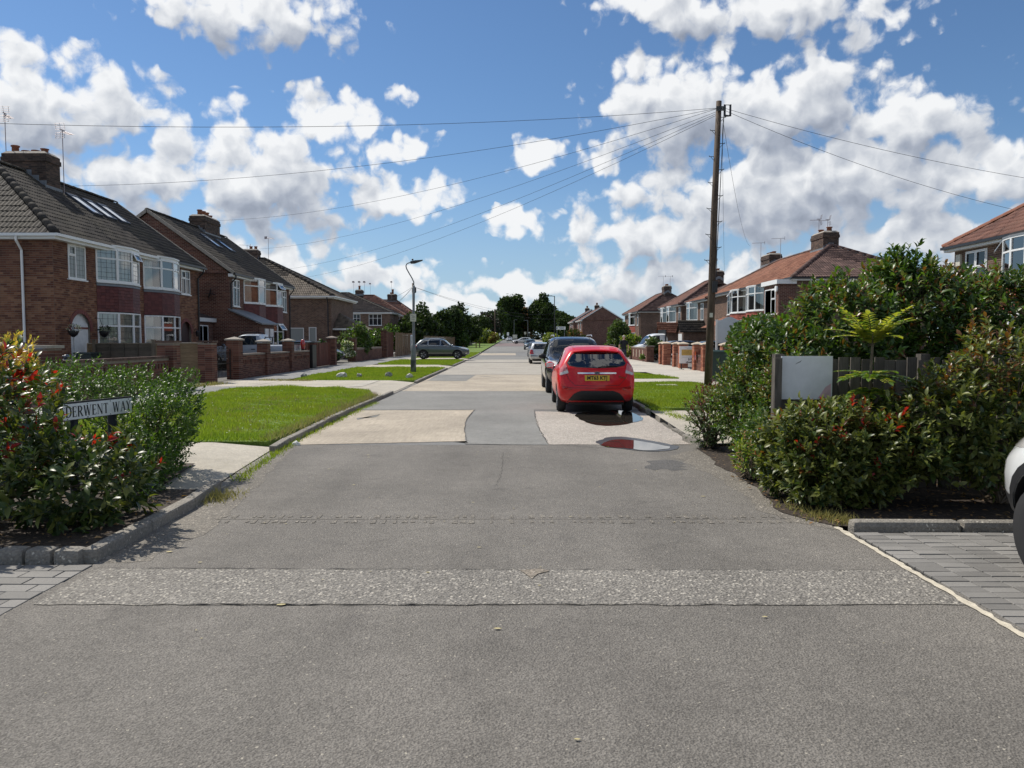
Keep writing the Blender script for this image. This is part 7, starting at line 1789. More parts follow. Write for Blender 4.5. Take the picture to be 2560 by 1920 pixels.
# cabin: seats with headrests, steering wheel, inner mirror
for sx in (-1, 1):
    st = thing_part('seat', RC); b = MB(); b.box2((sx*.36-.24, -.55, .80), (sx*.36+.24, -.40, 1.13)); b.build('seat_back', MATS['seat_grey'], st)
    b = MB(); b.box2((sx*.36-.13, -.52, 1.14), (sx*.36+.13, -.42, 1.31)); b.build('headrest', MATS['seat_grey'], st)
b = MB(); b.box2((-.6, -1.32, .80), (.6, -1.22, 1.06)); b.build('rear_seat', MATS['seat_grey'], RC)
b = MB(); b.tube([(.36+.185*math.cos(t), .28+.06*math.sin(t), 1.0+.17*math.sin(t)) for t in np.linspace(0, 2*math.pi, 25)], .014, 6); b.tube([(.20, .28, 1.0), (.52, .28, 1.0)], .018, 6); b.build('steering_wheel', MATS['plastic_black'], RC)
b = MB(); b.box2((-.66, .42, .80), (.66, .95, .965)); b.build('dashboard', MATS['seat_grey'], RC)
b = MB(); b.box((0, .30, 1.32), (.22, .03, .06)); b.build('inner_mirror', MATS['plastic_black'], RC)
b = MB(); b.tube([(.0, -.0, 1.47), (-.0, -.12, 1.60)], [.008, .004], 5); 
# --- black tall car facing us behind it
def front_set(c, par, lampz=.80, grz=.62, lampx=.62, plate=True, txt=None, big=False, W=None):
    W = c.sp['W']/2
    c.patch(par, 'headlight', 'lamp_clear', rounded([(W*.50, lampz-.05), (W*.93, lampz+.0), (W*.96, lampz+.14), (W*.86, lampz+.13), (W*.52, lampz+.06)], .03), 'front', .010, (1, -1), .04)
    c.patch(par, 'grille', 'grille_black', rounded([(-W*.48, grz-.07), (W*.48, grz-.07), (W*.52, grz+.12), (-W*.52, grz+.12)], .03), 'front', .008)
    c.patch(par, 'grille_bar', 'chrome', rounded([(-W*.46, grz+.03), (W*.46, grz+.03), (W*.47, grz+.055), (-W*.47, grz+.055)], .01), 'front', .014)
    c.patch(par, 'lower_intake', 'grille_black', rounded([(-W*.62, .30), (W*.62, .30), (W*.55, .44), (-W*.55, .44)], .03), 'front', .010)
    c.patch(par, 'fog_lamp', 'lamp_clear', rounded([(W*.70, .40), (W*.82, .42), (W*.82, .50), (W*.70, .48)], .02), 'front', .012, (1, -1))
    if plate:
        h = c.bvh.ray_cast(Vector((0, 6, .50)), Vector((0, -1, 0)))[0]; p_ = thing_part('number_plate', par)
        b_ = MB(); b_.box((0, h.y+.012, .50), (.52, .012, .11)); b_.build('plate', MATS['plate_white'], p_)
def rear_set(c, par, lamp, win, platez=.62, lampm='lamp_red', glass='car_glass'):
    W = c.sp['W']/2
    c.patch(par, 'rear_window', glass, rounded(win, .05), 'rear', .008)
    c.patch(par, 'tail_light', lampm, rounded(lamp, .02), 'rear', .010, (1, -1), .04)
    h = c.bvh.ray_cast(Vector((0, -6, platez)), Vector((0, 1, 0)))[0]; p_ = thing_part('number_plate', par)
    b_ = MB(); b_.box((0, h.y-.012, platez), (.52, .012, .11)); b_.build('plate', MATS['plate_yellow'], p_)
suv = get_car('suv', 'paint_black')
def suv_car(label, paint_, loc, rz, glass='car_glass'):
    c = get_car('suv', paint_); o = thing('parked_car', label, 'car', loc, rz)
    finish(c, o, 5, 'rim', 'plastic_black', 1.10, .82, .225)
    c.patch(o, 'windscreen', glass, rounded([(-.72, 1.12), (.72, 1.12), (.60, 1.60), (.3, 1.625), (-.3, 1.625), (-.60, 1.60)], .05), 'front', .008)
    side_glass(c, o, [[(-1.75, 1.15), (-1.0, 1.13), (-1.0, 1.55), (-1.45, 1.50)], [(-.92, 1.13), (-.02, 1.10), (-.02, 1.57), (-.92, 1.57)], [(.06, 1.10), (1.02, 1.06), (.50, 1.50), (.06, 1.57)]])
    front_set(c, o, .86, .70)
    for pl in ([(-2.1, .30), (-1.78, .30), (-1.7, .48), (-2.15, .55)], [(-.9, .28), (.9, .28), (.9, .40), (-.9, .40)]): c.patch(o, 'cladding', 'plastic_black', pl, 'side', .006, (1, -1))
    seam(c, o, [(-.95, 1.1), (-.95, .42)]); seam(c, o, [(.05, 1.08), (.05, .42)]); seam(c, o, [(1.05, 1.05), (.98, .42)])
    seam(c, o, [(-.7, 1.02), (-.55, 1.9), (.55, 1.9), (.7, 1.02)], 'top', .008, (1,), 'bonnet_seam')
    rear_set(c, o, [(.62, .95), (.86, .9), (.86, 1.2), (.78, 1.25)], [(-.66, 1.18), (.66, 1.18), (.56, 1.55), (-.56, 1.55)], .8)
    for sx in (-1, 1):
        b_ = MB(); b_.tube([(sx*.60, -1.4, 1.70), (sx*.60, -1.2, 1.75), (sx*.60, .2, 1.755), (sx*.60, .35, 1.70)], .015, 6); b_.build('roof_rail', MATS['alu'], o)
    return o
suv_car('tall black car facing us just behind the red hatchback', 'paint_black', (1.93, 24.75, .003), R(180.3))
b = MB(); b.tube([(.1, -1.2, 1.70), (.1, -1.35, 1.85)], .006, 4)
# --- silver hatchback, rear view
def golf_rear(label, loc, rz, paint_='paint_silver'):
    c = get_car('golf', paint_); o = thing('parked_car', label, 'car', loc, rz); finish(c, o, 7, 'rim', paint_, 1.0, .68, .195)
    rear_set(c, o, [(.58, .66), (.84, .66), (.83, .92), (.78, .98), (.62, .92)], [(-.62, .99), (.62, .99), (.52, 1.33), (-.52, 1.33)], .50)
    side_glass(c, o, [[(-1.5, 1.02), (-.98, 1.0), (-.98, 1.32), (-1.25, 1.30)], [(-.90, 1.0), (-.10, .98), (-.10, 1.36), (-.90, 1.35)], [(-.02, .98), (.75, .96), (.32, 1.28), (-.02, 1.35)]])
    c.patch(o, 'bumper_strip', 'plastic_black', [(-.78, .52), (-.32, .52), (-.32, .565), (-.78, .565)], 'rear', .012, (1, -1))
    c.patch(o, 'rear_valance', 'plastic_black', [(-.70, .24), (.70, .24), (.70, .34), (-.70, .34)], 'rear', .012)
    c.patch(o, 'windscreen', 'car_glass', rounded([(-.64, 1.0), (.64, 1.0), (.54, 1.32), (-.54, 1.32)], .05), 'front', .008); front_set(c, o, .66, .58)
    return o
golf_rear('silver hatchback seen from behind, parked beyond the black car', (2.03, 53.3, .003), 0)
def saloon(label, kind, paint_, loc, rz, spokes=5, clear=False):
    c = get_car(kind, paint_); o = thing('parked_car', label, 'car', loc, rz); sp = c.sp; finish(c, o, spokes, 'rim', paint_, 1.0, .72, .2)
    zt = max(p[1] for p in sp['zt']); bz = 1.0
    c.patch(o, 'windscreen', 'car_glass', rounded([(-.64, bz), (.64, bz), (.54, zt-.11), (-.54, zt-.11)], .05), 'front', .008); front_set(c, o, .66, .58)
    y0 = sp['rear'][4][0]; r0 = -sp['L']/2
    side_glass(c, o, [[(r0+.75, bz+.03), (-.98, bz), (-.98, zt-.12), (r0+1.05, zt-.15)], [(-.90, bz), (-.05, bz-.02), (-.05, zt-.085), (-.90, zt-.09)], [(.03, bz-.02), (.80, bz-.03), (.36, zt-.16), (.03, zt-.09)]])
    rear_set(c, o, [(.58, .66), (.84, .66), (.83, .92), (.62, .92)], [(-.62, bz), (.62, bz), (.52, zt-.1), (-.52, zt-.1)], .55)
    return o
saloon('dark car facing us behind the silver hatchback', 'golf', 'paint_blue', (2.35, 73.5, .003), R(180))
saloon('farther dark car facing us near the white one', 'golf', 'paint_teal', (2.55, 109, gz(109)), R(180))
saloon('white car turned across the far end of the street', 'estate', 'paint_white', (2.3, 180, gz(180)), R(100))
saloon('silver car at the far end of the street', 'golf', 'paint_silver', (-.8, 236, gz(236)), R(180))
# --- grey crossover on the left drive, side on
c = get_car('ateca', 'paint_grey'); o = thing('parked_car', 'dark grey crossover parked side-on across the left verge', 'car', (-5.55, 60.6, .115), R(-90)); finish(c, o, 5, 'rim', 'paint_grey', 1.08, .78, .225)
side_glass(c, o, [[(-1.62, 1.12), (-1.02, 1.10), (-1.02, 1.44), (-1.30, 1.40)], [(-.94, 1.10), (-.04, 1.07), (-.04, 1.48), (-.94, 1.47)], [(.04, 1.07), (.98, 1.02), (.50, 1.40), (.04, 1.48)]], trim='chrome')
c.patch(o, 'windscreen', 'car_glass', rounded([(-.70, 1.06), (.70, 1.06), (.58, 1.48), (-.58, 1.48)], .05), 'front', .008); front_set(c, o, .78, .62)
rear_set(c, o, [(.50, .92), (.90, .90), (.90, 1.06), (.55, 1.04)], [(-.60, 1.12), (.60, 1.12), (.50, 1.42), (-.50, 1.42)], .75)
c.patch(o, 'tail_light', 'lamp_red', rounded([(-2.1, .92), (-1.86, .95), (-1.86, 1.06), (-2.06, 1.06)], .02), 'side', .008, (1, -1))
c.patch(o, 'cladding', 'plastic_black', [(-.92, .28), (.9, .28), (.9, .40), (-.92, .40)], 'side', .006, (1, -1))
seam(c, o, [(-.98, 1.08), (-.90, .42)]); seam(c, o, [(.0, 1.06), (.0, .42)]); seam(c, o, [(1.0, 1.0), (.95, .42)]); seam(c, o, [(-1.6, .94), (-.5, .93), (.9, .86)], w=.012, name='crease')
for sx in (-1, 1): b = MB(); b.tube([(sx*.60, -1.35, 1.60), (sx*.60, -1.15, 1.66), (sx*.60, .1, 1.665), (sx*.60, .3, 1.60)], .016, 6); b.build('roof_rail', MATS['alu'], o)
# --- silver-blue pickup on the left drive
c = get_car('pickup', 'paint_bluegrey'); o = thing('pickup_truck', 'silver-blue double-cab pickup parked behind the slotted brick wall', 'pickup', (-13.4, 39.2, .12), R(90)); o.scale = (.96, .95, 1.0); finish(c, o, 6, 'rim', 'plastic_black', 1.22, 1.0, .25)
side_glass(c, o, [[(-.72, 1.27), (.12, 1.25), (.12, 1.66), (-.62, 1.66)], [(.20, 1.25), (1.18, 1.21), (.78, 1.52), (.50, 1.66), (.20, 1.67)]])
c.patch(o, 'windscreen', 'car_glass', rounded([(-.70, 1.22), (.70, 1.22), (.60, 1.68), (-.60, 1.68)], .05), 'front', .008)
c.patch(o, 'tonneau_cover', 'plastic_black', [(-.78, -2.5), (.78, -2.5), (.78, -.95), (-.78, -.95)], 'top', .008)
front_set(c, o, .88, .80); seam(c, o, [(.16, 1.22), (.16, .55)]); seam(c, o, [(-.78, 1.22), (-.78, .55)]); seam(c, o, [(1.15, 1.2), (1.1, .55)])
for y in (-.55, .35):
    for sx in (-1, 1): b = MB(); b.box((sx*.935, y, 1.02), (.03, .2, .04)); b.build('door_handle', MATS['plastic_black'], o)
for sx in (-1, 1): b = MB(); b.tube([(sx*.58, -.6, 1.78), (sx*.58, -.45, 1.87), (sx*.58, .35, 1.87), (sx*.58, .6, 1.77)], .018, 6); b.build('roof_rail', MATS['plastic_black'], o)
b = MB(); b.tube([(-.80, -1.0, 1.25), (-.62, -1.1, 1.62), (.62, -1.1, 1.62), (.80, -1.0, 1.25)], .03, 8); b.build('sports_bar', MATS['iron_black'], o)
# --- others
saloon('dark blue car on the left drive behind the golden conifer', 'golf', 'paint_blue', (-13.2, 20.6, .12), R(-92))
saloon('pale teal car half hidden by the white flowering shrub', 'golf', 'paint_teal', (-13.4, 52.0, .12), R(-90))
saloon('dark estate car on the right driveway behind the slotted wall', 'estate', 'paint_black', (11.8, 57.2, .12), R(96))
saloon('second dark car behind the pale-capped pillars', 'golf', 'paint_teal', (12.9, 52.0, .12), R(94))
def van(label, loc, rz, paint_='paint_white'):
    c = get_car('van', paint_); o = thing('van', label, 'van', loc, rz); finish(c, o, 6, 'rim_dark', 'plastic_black', 1.25, 1.55, .21)
    side_glass(c, o, [[(.80, 1.18), (1.72, 1.10), (1.30, 1.58), (1.05, 1.74), (.80, 1.76)]]); c.patch(o, 'windscreen', 'car_glass', rounded([(-.76, 1.12), (.76, 1.12), (.68, 1.76), (-.68, 1.76)], .05), 'front', .008); front_set(c, o, .80, .66)
    c.patch(o, 'rear_window', 'car_glass', rounded([(.08, 1.15), (.70, 1.15), (.64, 1.7), (.08, 1.7)], .04), 'rear', .008, (1, -1)); seam(c, o, [(.72, 1.8), (.70, .35)]); seam(c, o, [(-.6, 1.85), (-.6, .35)])
    c.patch(o, 'tail_light', 'lamp_red', [(.80, .8), (.90, .8), (.88, 1.3), (.80, 1.3)], 'rear', .01, (1, -1)); return o
van('white van behind the timber fence beyond the lamp post', (-12.6, 80, gz(80)+.15), R(90))
van('small white van parked far up the left side', (-6.9, 182, gz(182)), R(180))
# --- white tipper truck on the right
o = thing('tipper_truck', 'white cab tipper truck with dark headboard on the right driveway', 'truck', (12.3, 64.0, .12), R(97))
c = get_car('van', 'paint_white'); 
tp = Car(dict(SPECS['van'], paint='paint_white', L=4.9, zt=[(0, .78), (.42, .78), (.435, .9), (.45, 1.95), (.5, 2.02), (.62, 2.02), (.70, 1.95), (.83, 1.40), (.88, 1.15), (.96, 1.0), (1, .9)], belt=[(0, .74), (.42, .74), (.46, 1.1), (.7, 1.1), (.9, .98), (1, .8)]))
finish(tp, o, 6, 'rim_dark', 'plastic_black', 1.25, 1.55, .21)
tp.patch(o, 'side_window', 'car_glass', rounded([(.30, 1.18), (1.70, 1.10), (1.28, 1.60), (1.0, 1.80), (.30, 1.82)], .04), 'side', .006, (1, -1)); tp.patch(o, 'windscreen', 'car_glass', rounded([(-.76, 1.14), (.76, 1.14), (.68, 1.82), (-.68, 1.82)], .05), 'front', .008); front_set(tp, o, .80, .66)
b = MB(); b.box((0, -1.35, 1.0), (2.0, 2.2, .35)); b.build('tipper_body', MATS['iron_black'], o); b = MB(); b.box((0, -.18, 1.5), (2.0, .08, 1.5)); b.box((0, -.18, 2.28), (2.05, .14, .07)); b.build('headboard', MATS['iron_black'], o)
# --- white car nosing in at the right edge
WC = thing('parked_car', 'white car cut off by the right picture edge, front wheel showing', 'car', (4.35, 3.52, .006), R(0.5))
c = get_car('suv', 'paint_white'); finish(c, WC, 5, 'rim', 'plastic_black', 1.1, .82, .225)
c.patch(WC, 'windscreen', 'car_glass', rounded([(-.72, 1.12), (.72, 1.12), (.60, 1.60), (-.60, 1.60)], .05), 'front', .008); front_set(c, WC, .86, .70)
side_glass(c, WC, [[(-1.75, 1.15), (-1.0, 1.13), (-1.0, 1.55), (-1.45, 1.50)], [(-.92, 1.13), (-.02, 1.10), (-.02, 1.57), (-.92, 1.57)], [(.06, 1.10), (1.02, 1.06), (.50, 1.50), (.06, 1.57)]])
for yy in (c.sp['axf'], c.sp['axr']):
    ar = [(yy+math.cos(t)*.40, .36+math.sin(t)*.40) for t in np.linspace(0, math.pi, 15)]; ou = [(yy+math.cos(t)*.47, .36+math.sin(t)*.475) for t in np.linspace(math.pi, 0, 15)]
    for k in range(14): c.patch(WC, 'arch_cladding', 'plastic_black', [ar[k], ar[k+1], ou[13-k], ou[14-k]], 'side', .012, (1, -1), .2)
c.patch(WC, 'cladding', 'plastic_black', [(1.78, .30), (2.15, .32), (2.16, .52), (1.80, .52)], 'side', .01, (1, -1)); c.patch(WC, 'cladding', 'plastic_black', [(-.9, .28), (.9, .28), (.9, .42), (-.9, .42)], 'side', .008, (1, -1))

# ------------------------------------------------------------------ street furniture, wires, small things
simple('post_blue', (.012, .018, .030), .5); simple('sign_white', (.82, .83, .81), .45, var=.08, scale=20); simple('sign_black', (.010, .010, .012), .5)
simple('galv', (.16, .175, .18), .55, metal=.3, var=.2); simple('galv_dark', (.045, .05, .052), .6, var=.25); simple('lamp_head', (.02, .021, .023), .5); simple('cream_sign', (.52, .50, .42), .6, var=.1, scale=30)
simple('cabinet_green', (.010, .030, .022), .5); simple('stone_pale', (.52, .50, .46), .85, var=.35, scale=12, bump=.6); simple('stone_grey', (.27, .265, .25), .85, var=.35, scale=12, bump=.6)
simple('wire_black', (.02, .02, .022), .6); simple('ad_gold', (.55, .36, .10), .6, var=.3, scale=16); simple('ad_grey', (.45, .45, .44), .6); simple('bin_green', (.02, .03, .028), .5); simple('board_grey', (.50, .53, .57), .55, var=.05)
# --- serif capitals drawn with thick and thin strokes (unit height)
TH, TN = .17, .06
def arc(cx, cy, rx, ry, a0, a1, n=10): return [(cx+rx*math.cos(R(a0+(a1-a0)*k/n)), cy+ry*math.sin(R(a0+(a1-a0)*k/n))) for k in range(n+1)]
def ser(x, y, w=.26): return [((x-w/2, y), (x+w/2, y), .045)]
LET = {
 'D': (.86, [((.16, 0), (.16, 1), TH)]+ser(.12, .02)+ser(.12, .98)+[((.16, .97), (.40, .97), .06), ((.16, .03), (.40, .03), .06)], [arc(.38, .5, .40, .47, 90, -90)]),
 'E': (.70, [((.16, 0), (.16, 1), TH), ((.1, .97), (.62, .97), .06), ((.1, .03), (.66, .03), .06), ((.16, .51), (.48, .51), .055), ((.61, .97), (.61, .80), .05), ((.65, .03), (.65, .22), .05), ((.48, .42), (.48, .60), .05)]+ser(.12, .02, .2), []),
 'R': (.82, [((.16, 0), (.16, 1), TH), ((.16, .97), (.38, .97), .06), ((.16, .50), (.38, .50), .06), ((.38, .50), (.72, .02), .15)]+ser(.15, .02)+ser(.76, .02, .2)+ser(.1, .98, .16), [arc(.36, .735, .28, .235, 90, -90)]),
 'W': (1.22, [((.12, 1), (.36, 0), .15), ((.36, 0), (.60, .98), TN), ((.58, 1), (.84, 0), .15), ((.84, 0), (1.10, 1), TN)]+ser(.12, .98)+ser(.58, .98)+ser(1.10, .98), []),
 'N': (.95, [((.15, 0), (.15, 1), TN), ((.13, 1), (.80, 0), .16), ((.80, 0), (.80, 1), TN)]+ser(.15, .02)+ser(.80, .98)+ser(.1, .98, .16), []),
 'T': (.78, [((.39, 0), (.39, 1), TH), ((.05, .97), (.73, .97), .06), ((.055, .97), (.055, .80), .05), ((.725, .97), (.725, .80), .05)]+ser(.39, .02), []),
 'A': (.90, [((.12, 0), (.44, 1), TN), ((.44, 1), (.78, 0), .16), ((.26, .34), (.66, .34), .05)]+ser(.12, .02)+ser(.78, .02), []),
 'Y': (.82, [((.12, 1), (.41, .46), .15), ((.70, 1), (.41, .46), TN), ((.41, 0), (.41, .5), TH)]+ser(.12, .98)+ser(.70, .98)+ser(.41, .02), []),
 ' ': (.55, [], [])}
a_, c_ = Vector((-4.27, 7.28, 0)), Vector((-4.06, 8.18, 0)); Ls = (c_-a_).length; rz = math.atan2(c_.y-a_.y, c_.x-a_.x)
SN = thing('street_name_sign', 'white street-name plate reading DERWENT WAY half buried in the shrubs', 'sign', (a_.x, a_.y, .085), rz)
z0 = .745; h = .158
b = MB(); b.box((Ls/2, .012, z0+h/2+.005), (Ls+.012, .02, h+.022)); b.build('backing_board', MATS['sign_black'], SN)
b = MB(); b.box((Ls/2, -.002, z0+h/2), (Ls-.006, .008, h-.004)); pl = b.build('plate', MATS['sign_white'], SN)
tot = sum(LET[k][0] for k in 'DERWENT WAY')*1.0+.10*10; H_ = .103; k_ = (Ls-.05)/(tot*H_); x = .03
for ch in 'DERWENT WAY':
    w, st, ars = LET[ch]; b = MB(); y = -.0072
    def put(p, q, wd):
        p = Vector((p[0]*k_, p[1], 0)); q = Vector((q[0]*k_, q[1], 0)); d_ = (q-p).normalized(); n = Vector((-d_.y, d_.x, 0))*wd/2
        qq = [p+n, p-n, q-n, q+n]; b.add([Vector((x+v.x*H_, y, z0+.026+v.y*H_)) for v in qq], [(0, 1, 2, 3)])
    for p, q, wd in st: put(p, q, wd)
    for ar in ars:
        for i in range(len(ar)-1):
            e = abs((i+.5)/(len(ar)-1)-.5)*2; put(ar[i], ar[i+1], .06+.11*(1-e**1.6))
    if st: b.build('letter', MATS['sign_black'], pl)
    x += (w*k_+.10*k_)*H_
for x_ in (.20, .72):
    b = MB(); b.tube([(x_, .07, -.1), (x_, .07, .88 if x_ > .5 else .80)], .044, 10); b.build('post', MATS['post_blue'], SN)
b = MB()
for x_ in (.05, Ls*.33, Ls*.66, Ls-.05):
    for zz in (z0+.012, z0+h-.012): b.box((x_, -.008, zz), (.008, .006, .008))
b.build('rivets', MATS['galv_dark'], SN)['kind'] = 'stuff'
# --- lamp post
LP = thing('street_lamp', 'old street lamp with swan-neck arm on the left verge', 'street lamp', (-4.62, 36.0, .09))
b = MB(); b.smooth = True; b.lathe([(.135, -.1), (.125, .45), (.120, 1.05), (.10, 1.25), (.062, 1.30), (.058, 2.2), (.055, 4.02), (.03, 4.05)], 14, Matrix.Rotation(R(.7), 4, 'Y')); b.build('column', MATS['galv'], LP)
b = MB(); b.lathe([(.136, .55), (.136, .58)], 14); b.lathe([(.128, 0), (.13, .54)], 14); b.build('base_paint', MATS['galv_dark'], LP)
b = MB(); b.tube([(.05, 0, 4.0), (.05, 0, 4.2), (-.03, 0, 4.38), (-.17, 0, 4.62), (-.28, 0, 4.82), (-.31, 0, 4.95), (-.27, 0, 5.04), (-.17, 0, 5.09), (-.06, 0, 5.105)], .026, 8); b.build('swan_neck', MATS['galv'], LP)
b = MB(); b.add([(-.08, -.09, 5.05), (-.08, .09, 5.05), (-.10, -.07, 5.16), (-.10, .07, 5.16), (.10, -.11, 5.06), (.10, .11, 5.06), (.12, -.09, 5.20), (.12, .09, 5.20), (.46, -.06, 5.185), (.46, .06, 5.185), (.48, -.05, 5.23), (.48, .05, 5.23)],
      [(0, 1, 5, 4), (2, 6, 7, 3), (0, 2, 3, 1), (0, 4, 6, 2), (1, 3, 7, 5), (4, 5, 9, 8), (6, 10, 11, 7), (4, 8, 10, 6), (5, 7, 11, 9), (8, 9, 11, 10)]); b.lathe([(.04, 5.2), (.045, 5.26), (.02, 5.28)], 8); b.build('lantern', MATS['lamp_head'], LP)
sg = thing_part('notice', LP); b = MB(); b.box((.02, -.075, 2.55), (.28, .008, .36)); b.build('panel', MATS['cream_sign'], sg)
b = MB()
for k, (x_, zz, w, hh) in enumerate(((-.03, 2.66, .12, .012), (-.02, 2.63, .10, .01), (.03, 2.585, .12, .03), (-.01, 2.545, .12, .015), (0, 2.47, .16, .01), (0, 2.44, .13, .01))): b.box((.02+x_, -.081, zz), (w, .004, hh))
b.build('print', MATS['smudge'], sg)
# --- poles
def pole(name, label, base, top, r0, r1, steps=0, mat='pole_wood'):
    base, top = Vector(base), Vector(top); T = thing(name, label, 'pole', base); v = top-base
    b_ = MB(); b_.smooth = True; b_.tube([Vector((0, 0, -.2)), v*.3+Vector((.012, 0, 0)), v*.6-Vector((.01, 0, 0)), v], [r0, r0*.9+r1*.1, (r0+r1)/2, r1], 14); b_.build('shaft', MATS[mat], T)
    for k in range(steps):
        sd_ = 1 if k % 2 else -1; f = .45+.045*k; p = v*f; rr = r0+(r1-r0)*f; b_ = MB()
        e = p+Vector((sd_*(rr+.15), 0, 0)); b_.tube([p+Vector((sd_*rr*.8, 0, 0)), e], .011, 5); b_.tube([p+Vector((sd_*rr*.9, 0, -.13)), e-Vector((sd_*.04, 0, 0))], .007, 4); b_.tube([e-Vector((0, 0, .0)), e+Vector((0, 0, .035))], .010, 5); b_.build('step_iron', MATS['galv_dark'], T)
    return T
TP = pole('telegraph_pole', 'tall wooden telegraph pole with step irons on the right verge', (6.37, 25.0, .05), (6.60, 25.0, 9.2), .125, .085, 12)
b = MB(); tp_ = Vector((.29, 0, 9.15)); 
for k in range(5): b.box((.27, -.12+.0*k, 8.95-.03*k), (.30, .03, .02), 0)
b.build('bracket', MATS['galv_dark'], TP)
b = MB(); c0 = Vector((.50, -.02, 8.86)); hw, hh = .09, .17
b.tube([c0+Vector((-hw, 0, -hh)), c0+Vector((hw, 0, -hh)), c0+Vector((hw, 0, hh)), c0+Vector((-hw, 0, hh)), c0+Vector((-hw, 0, -hh))], .038, 6); b.build('splice_closure', MATS['iron_black'], TP)
b = MB(); b.box((.14, -.14, 3.25), (.16, .12, .36)); b.build('junction_box', MATS['iron_black'], TP)
b = MB(); b.tube([(.36, -.12, 8.7), (.26, -.135, 6.0), (.19, -.145, 4.2), (.20, -.15, 3.8), (.15, -.15, 3.4)], .013, 5); b.build('down_lead', MATS['wire_black'], TP)
b = MB(); b.box((.05, -.13, 2.35), (.10, .01, .14)); b.build('number_tag', MATS['cream_sign'], TP)
pole('telegraph_pole', 'shorter telegraph pole behind the street lamp', (-9.75, 77, .05), (-9.85, 77, 7.25), .13, .10)
p2 = bpy.data.objects['telegraph_pole.001']; b = MB(); b.lathe([(.10, 6.2), (.22, 6.3), (.22, 6.75), (.10, 6.85)], 10); b.build('cap_box', MATS['iron_black'], p2)
pole('telegraph_pole', 'far telegraph pole on the left verge', (-3.95, 180, gz(180)), (-3.95, 180, gz(180)+8.1), .2, .14)
def lamp(label, base, hgt, rz, arm=.9, mat='lamp_head'):
    T = thing('street_lamp', label, 'street lamp', base, rz); b_ = MB(); b_.lathe([(.10, 0), (.09, 1.2), (.07, 1.25), (.055, hgt)], 10); b_.build('column', MATS[mat], T)
    b_ = MB(); b_.tube([(0, 0, hgt-.05), (arm*.4, 0, hgt)], .04, 6); b_.box((arm*.75, 0, hgt+.02), (arm*.8, .25, .1)); b_.build('lantern', MATS[mat], T)
lamp('slim modern street lamp on the right beyond the black car', (6.05, 110, gz(110)), 7.6, R(180)); lamp('far street lamp before the right big tree', (3.9, 190, gz(190)), 5.6, R(180), .9, 'galv'); lamp('thin far lamp column between the big trees', (-.2+.9, 255, gz(255)), 7.0, 0, .9, 'galv')
# --- wires
def wire(label, a, c, sag, r=.0065, n=18, group='overhead telephone wires'):
    a, c = Vector(a), Vector(c); b_ = MB(); b_.tube([a.lerp(c, t)-Vector((0, 0, 4*sag*t*(1-t))) for t in np.linspace(0, 1, n+1)], r, 5)
    return tag(b_.build('telephone_wire', MATS['wire_black'], uv=False), label, 'wire', group)
t0 = (6.62, 24.95, 8.98)
wire('topmost wire running level out of the left picture edge', t0, (-18.5, 20, 7.35), .45); wire('wire from the pole to the roof below the big left chimney', t0, (-18.0, 31.2, 7.75), .55); wire('wire from the pole to the chimney of the gabled left house', t0, (-19.2, 49.9, 9.25), .8)
wire('wire from the pole to the chimney of the tan hipped house', (6.62, 24.95, 8.9), (-21.4, 65, 9.2), .9); wire('wire from the pole to the far eaves of the gabled house', (6.62, 24.95, 8.85), (-18.75, 64.6, 7.5), .8); wire('lowest wire from the pole to the left houses', (6.62, 24.95, 8.8), (-17.2, 63.4, 6.68), .8)
wire('upper wire leaving the pole to the right picture edge', (6.72, 24.95, 8.98), (22, 26, 6.35), .35); wire('lower wire leaving the pole to the nearest right roof', (6.72, 24.95, 8.92), (17.8, 27.7, 6.25), .25)
wire('slanting wire down to the rear chimney of the orange roof', (6.72, 24.95, 8.6), (18.3, 59.6, 8.8), .9, .006); wire('thin wire close beside the pole down to the right houses', (6.70, 24.95, 8.5), (17.6, 64, 6.6), .8, .006)
for k, (e, lb) in enumerate((((-18, 103, 5.5), 'upper wire left from the shorter pole'), ((-22, 101, 5.2), 'middle wire left from the shorter pole'), ((-20, 114, 5.3), 'lower wire left from the shorter pole'), ((12.5, 165, 7.8), 'upper wire crossing right from the shorter pole'), ((13, 150, 6.2), 'lower wire crossing right from the shorter pole'))): wire(lb, (-9.84, 77, 6.9), e, .6 if k < 3 else 1.6, .012)
# --- shaped white noticeboard seen from behind
NB = thing('notice_board', 'blank shaped white board on posts right of the telegraph pole', 'sign', (9.72, 34.5, .08), R(-10)); NB.scale = (1.45, 1.45, 1.0)
prof = [(-.34, 1.38), (.34, 1.38), (.34, 2.40), (.30, 2.41), (.24, 2.42), (.16, 2.48), (.08, 2.54), (0, 2.56), (-.08, 2.54), (-.16, 2.48), (-.24, 2.42), (-.30, 2.41), (-.34, 2.40)]
b = MB(); n = len(prof); b.add([(x, -.012, z) for x, z in prof]+[(x, .012, z) for x, z in prof], [tuple(range(n)), tuple(range(2*n-1, n-1, -1))]+[((i+1) % n, i, n+i, n+(i+1) % n) for i in range(n)]); b.build('panel', MATS['board_grey'], NB)
for x in (-.375, .375): b = MB(); b.box((x, 0, 1.20), (.06, .06, 2.40)); b.box((x, 0, 2.415), (.075, .075, .03)); b.build('post', MATS['white_paint'], NB)
for x, z in ((-.03, 1.66), (-.05, 1.50)): b = MB(); b.poly([(x-.015, -.0135, z-.03), (x+.012, -.0135, z-.01), (x+.02, -.0135, z+.03), (x-.005, -.0135, z+.02)]); b.build('chip', MATS['smudge'], NB)
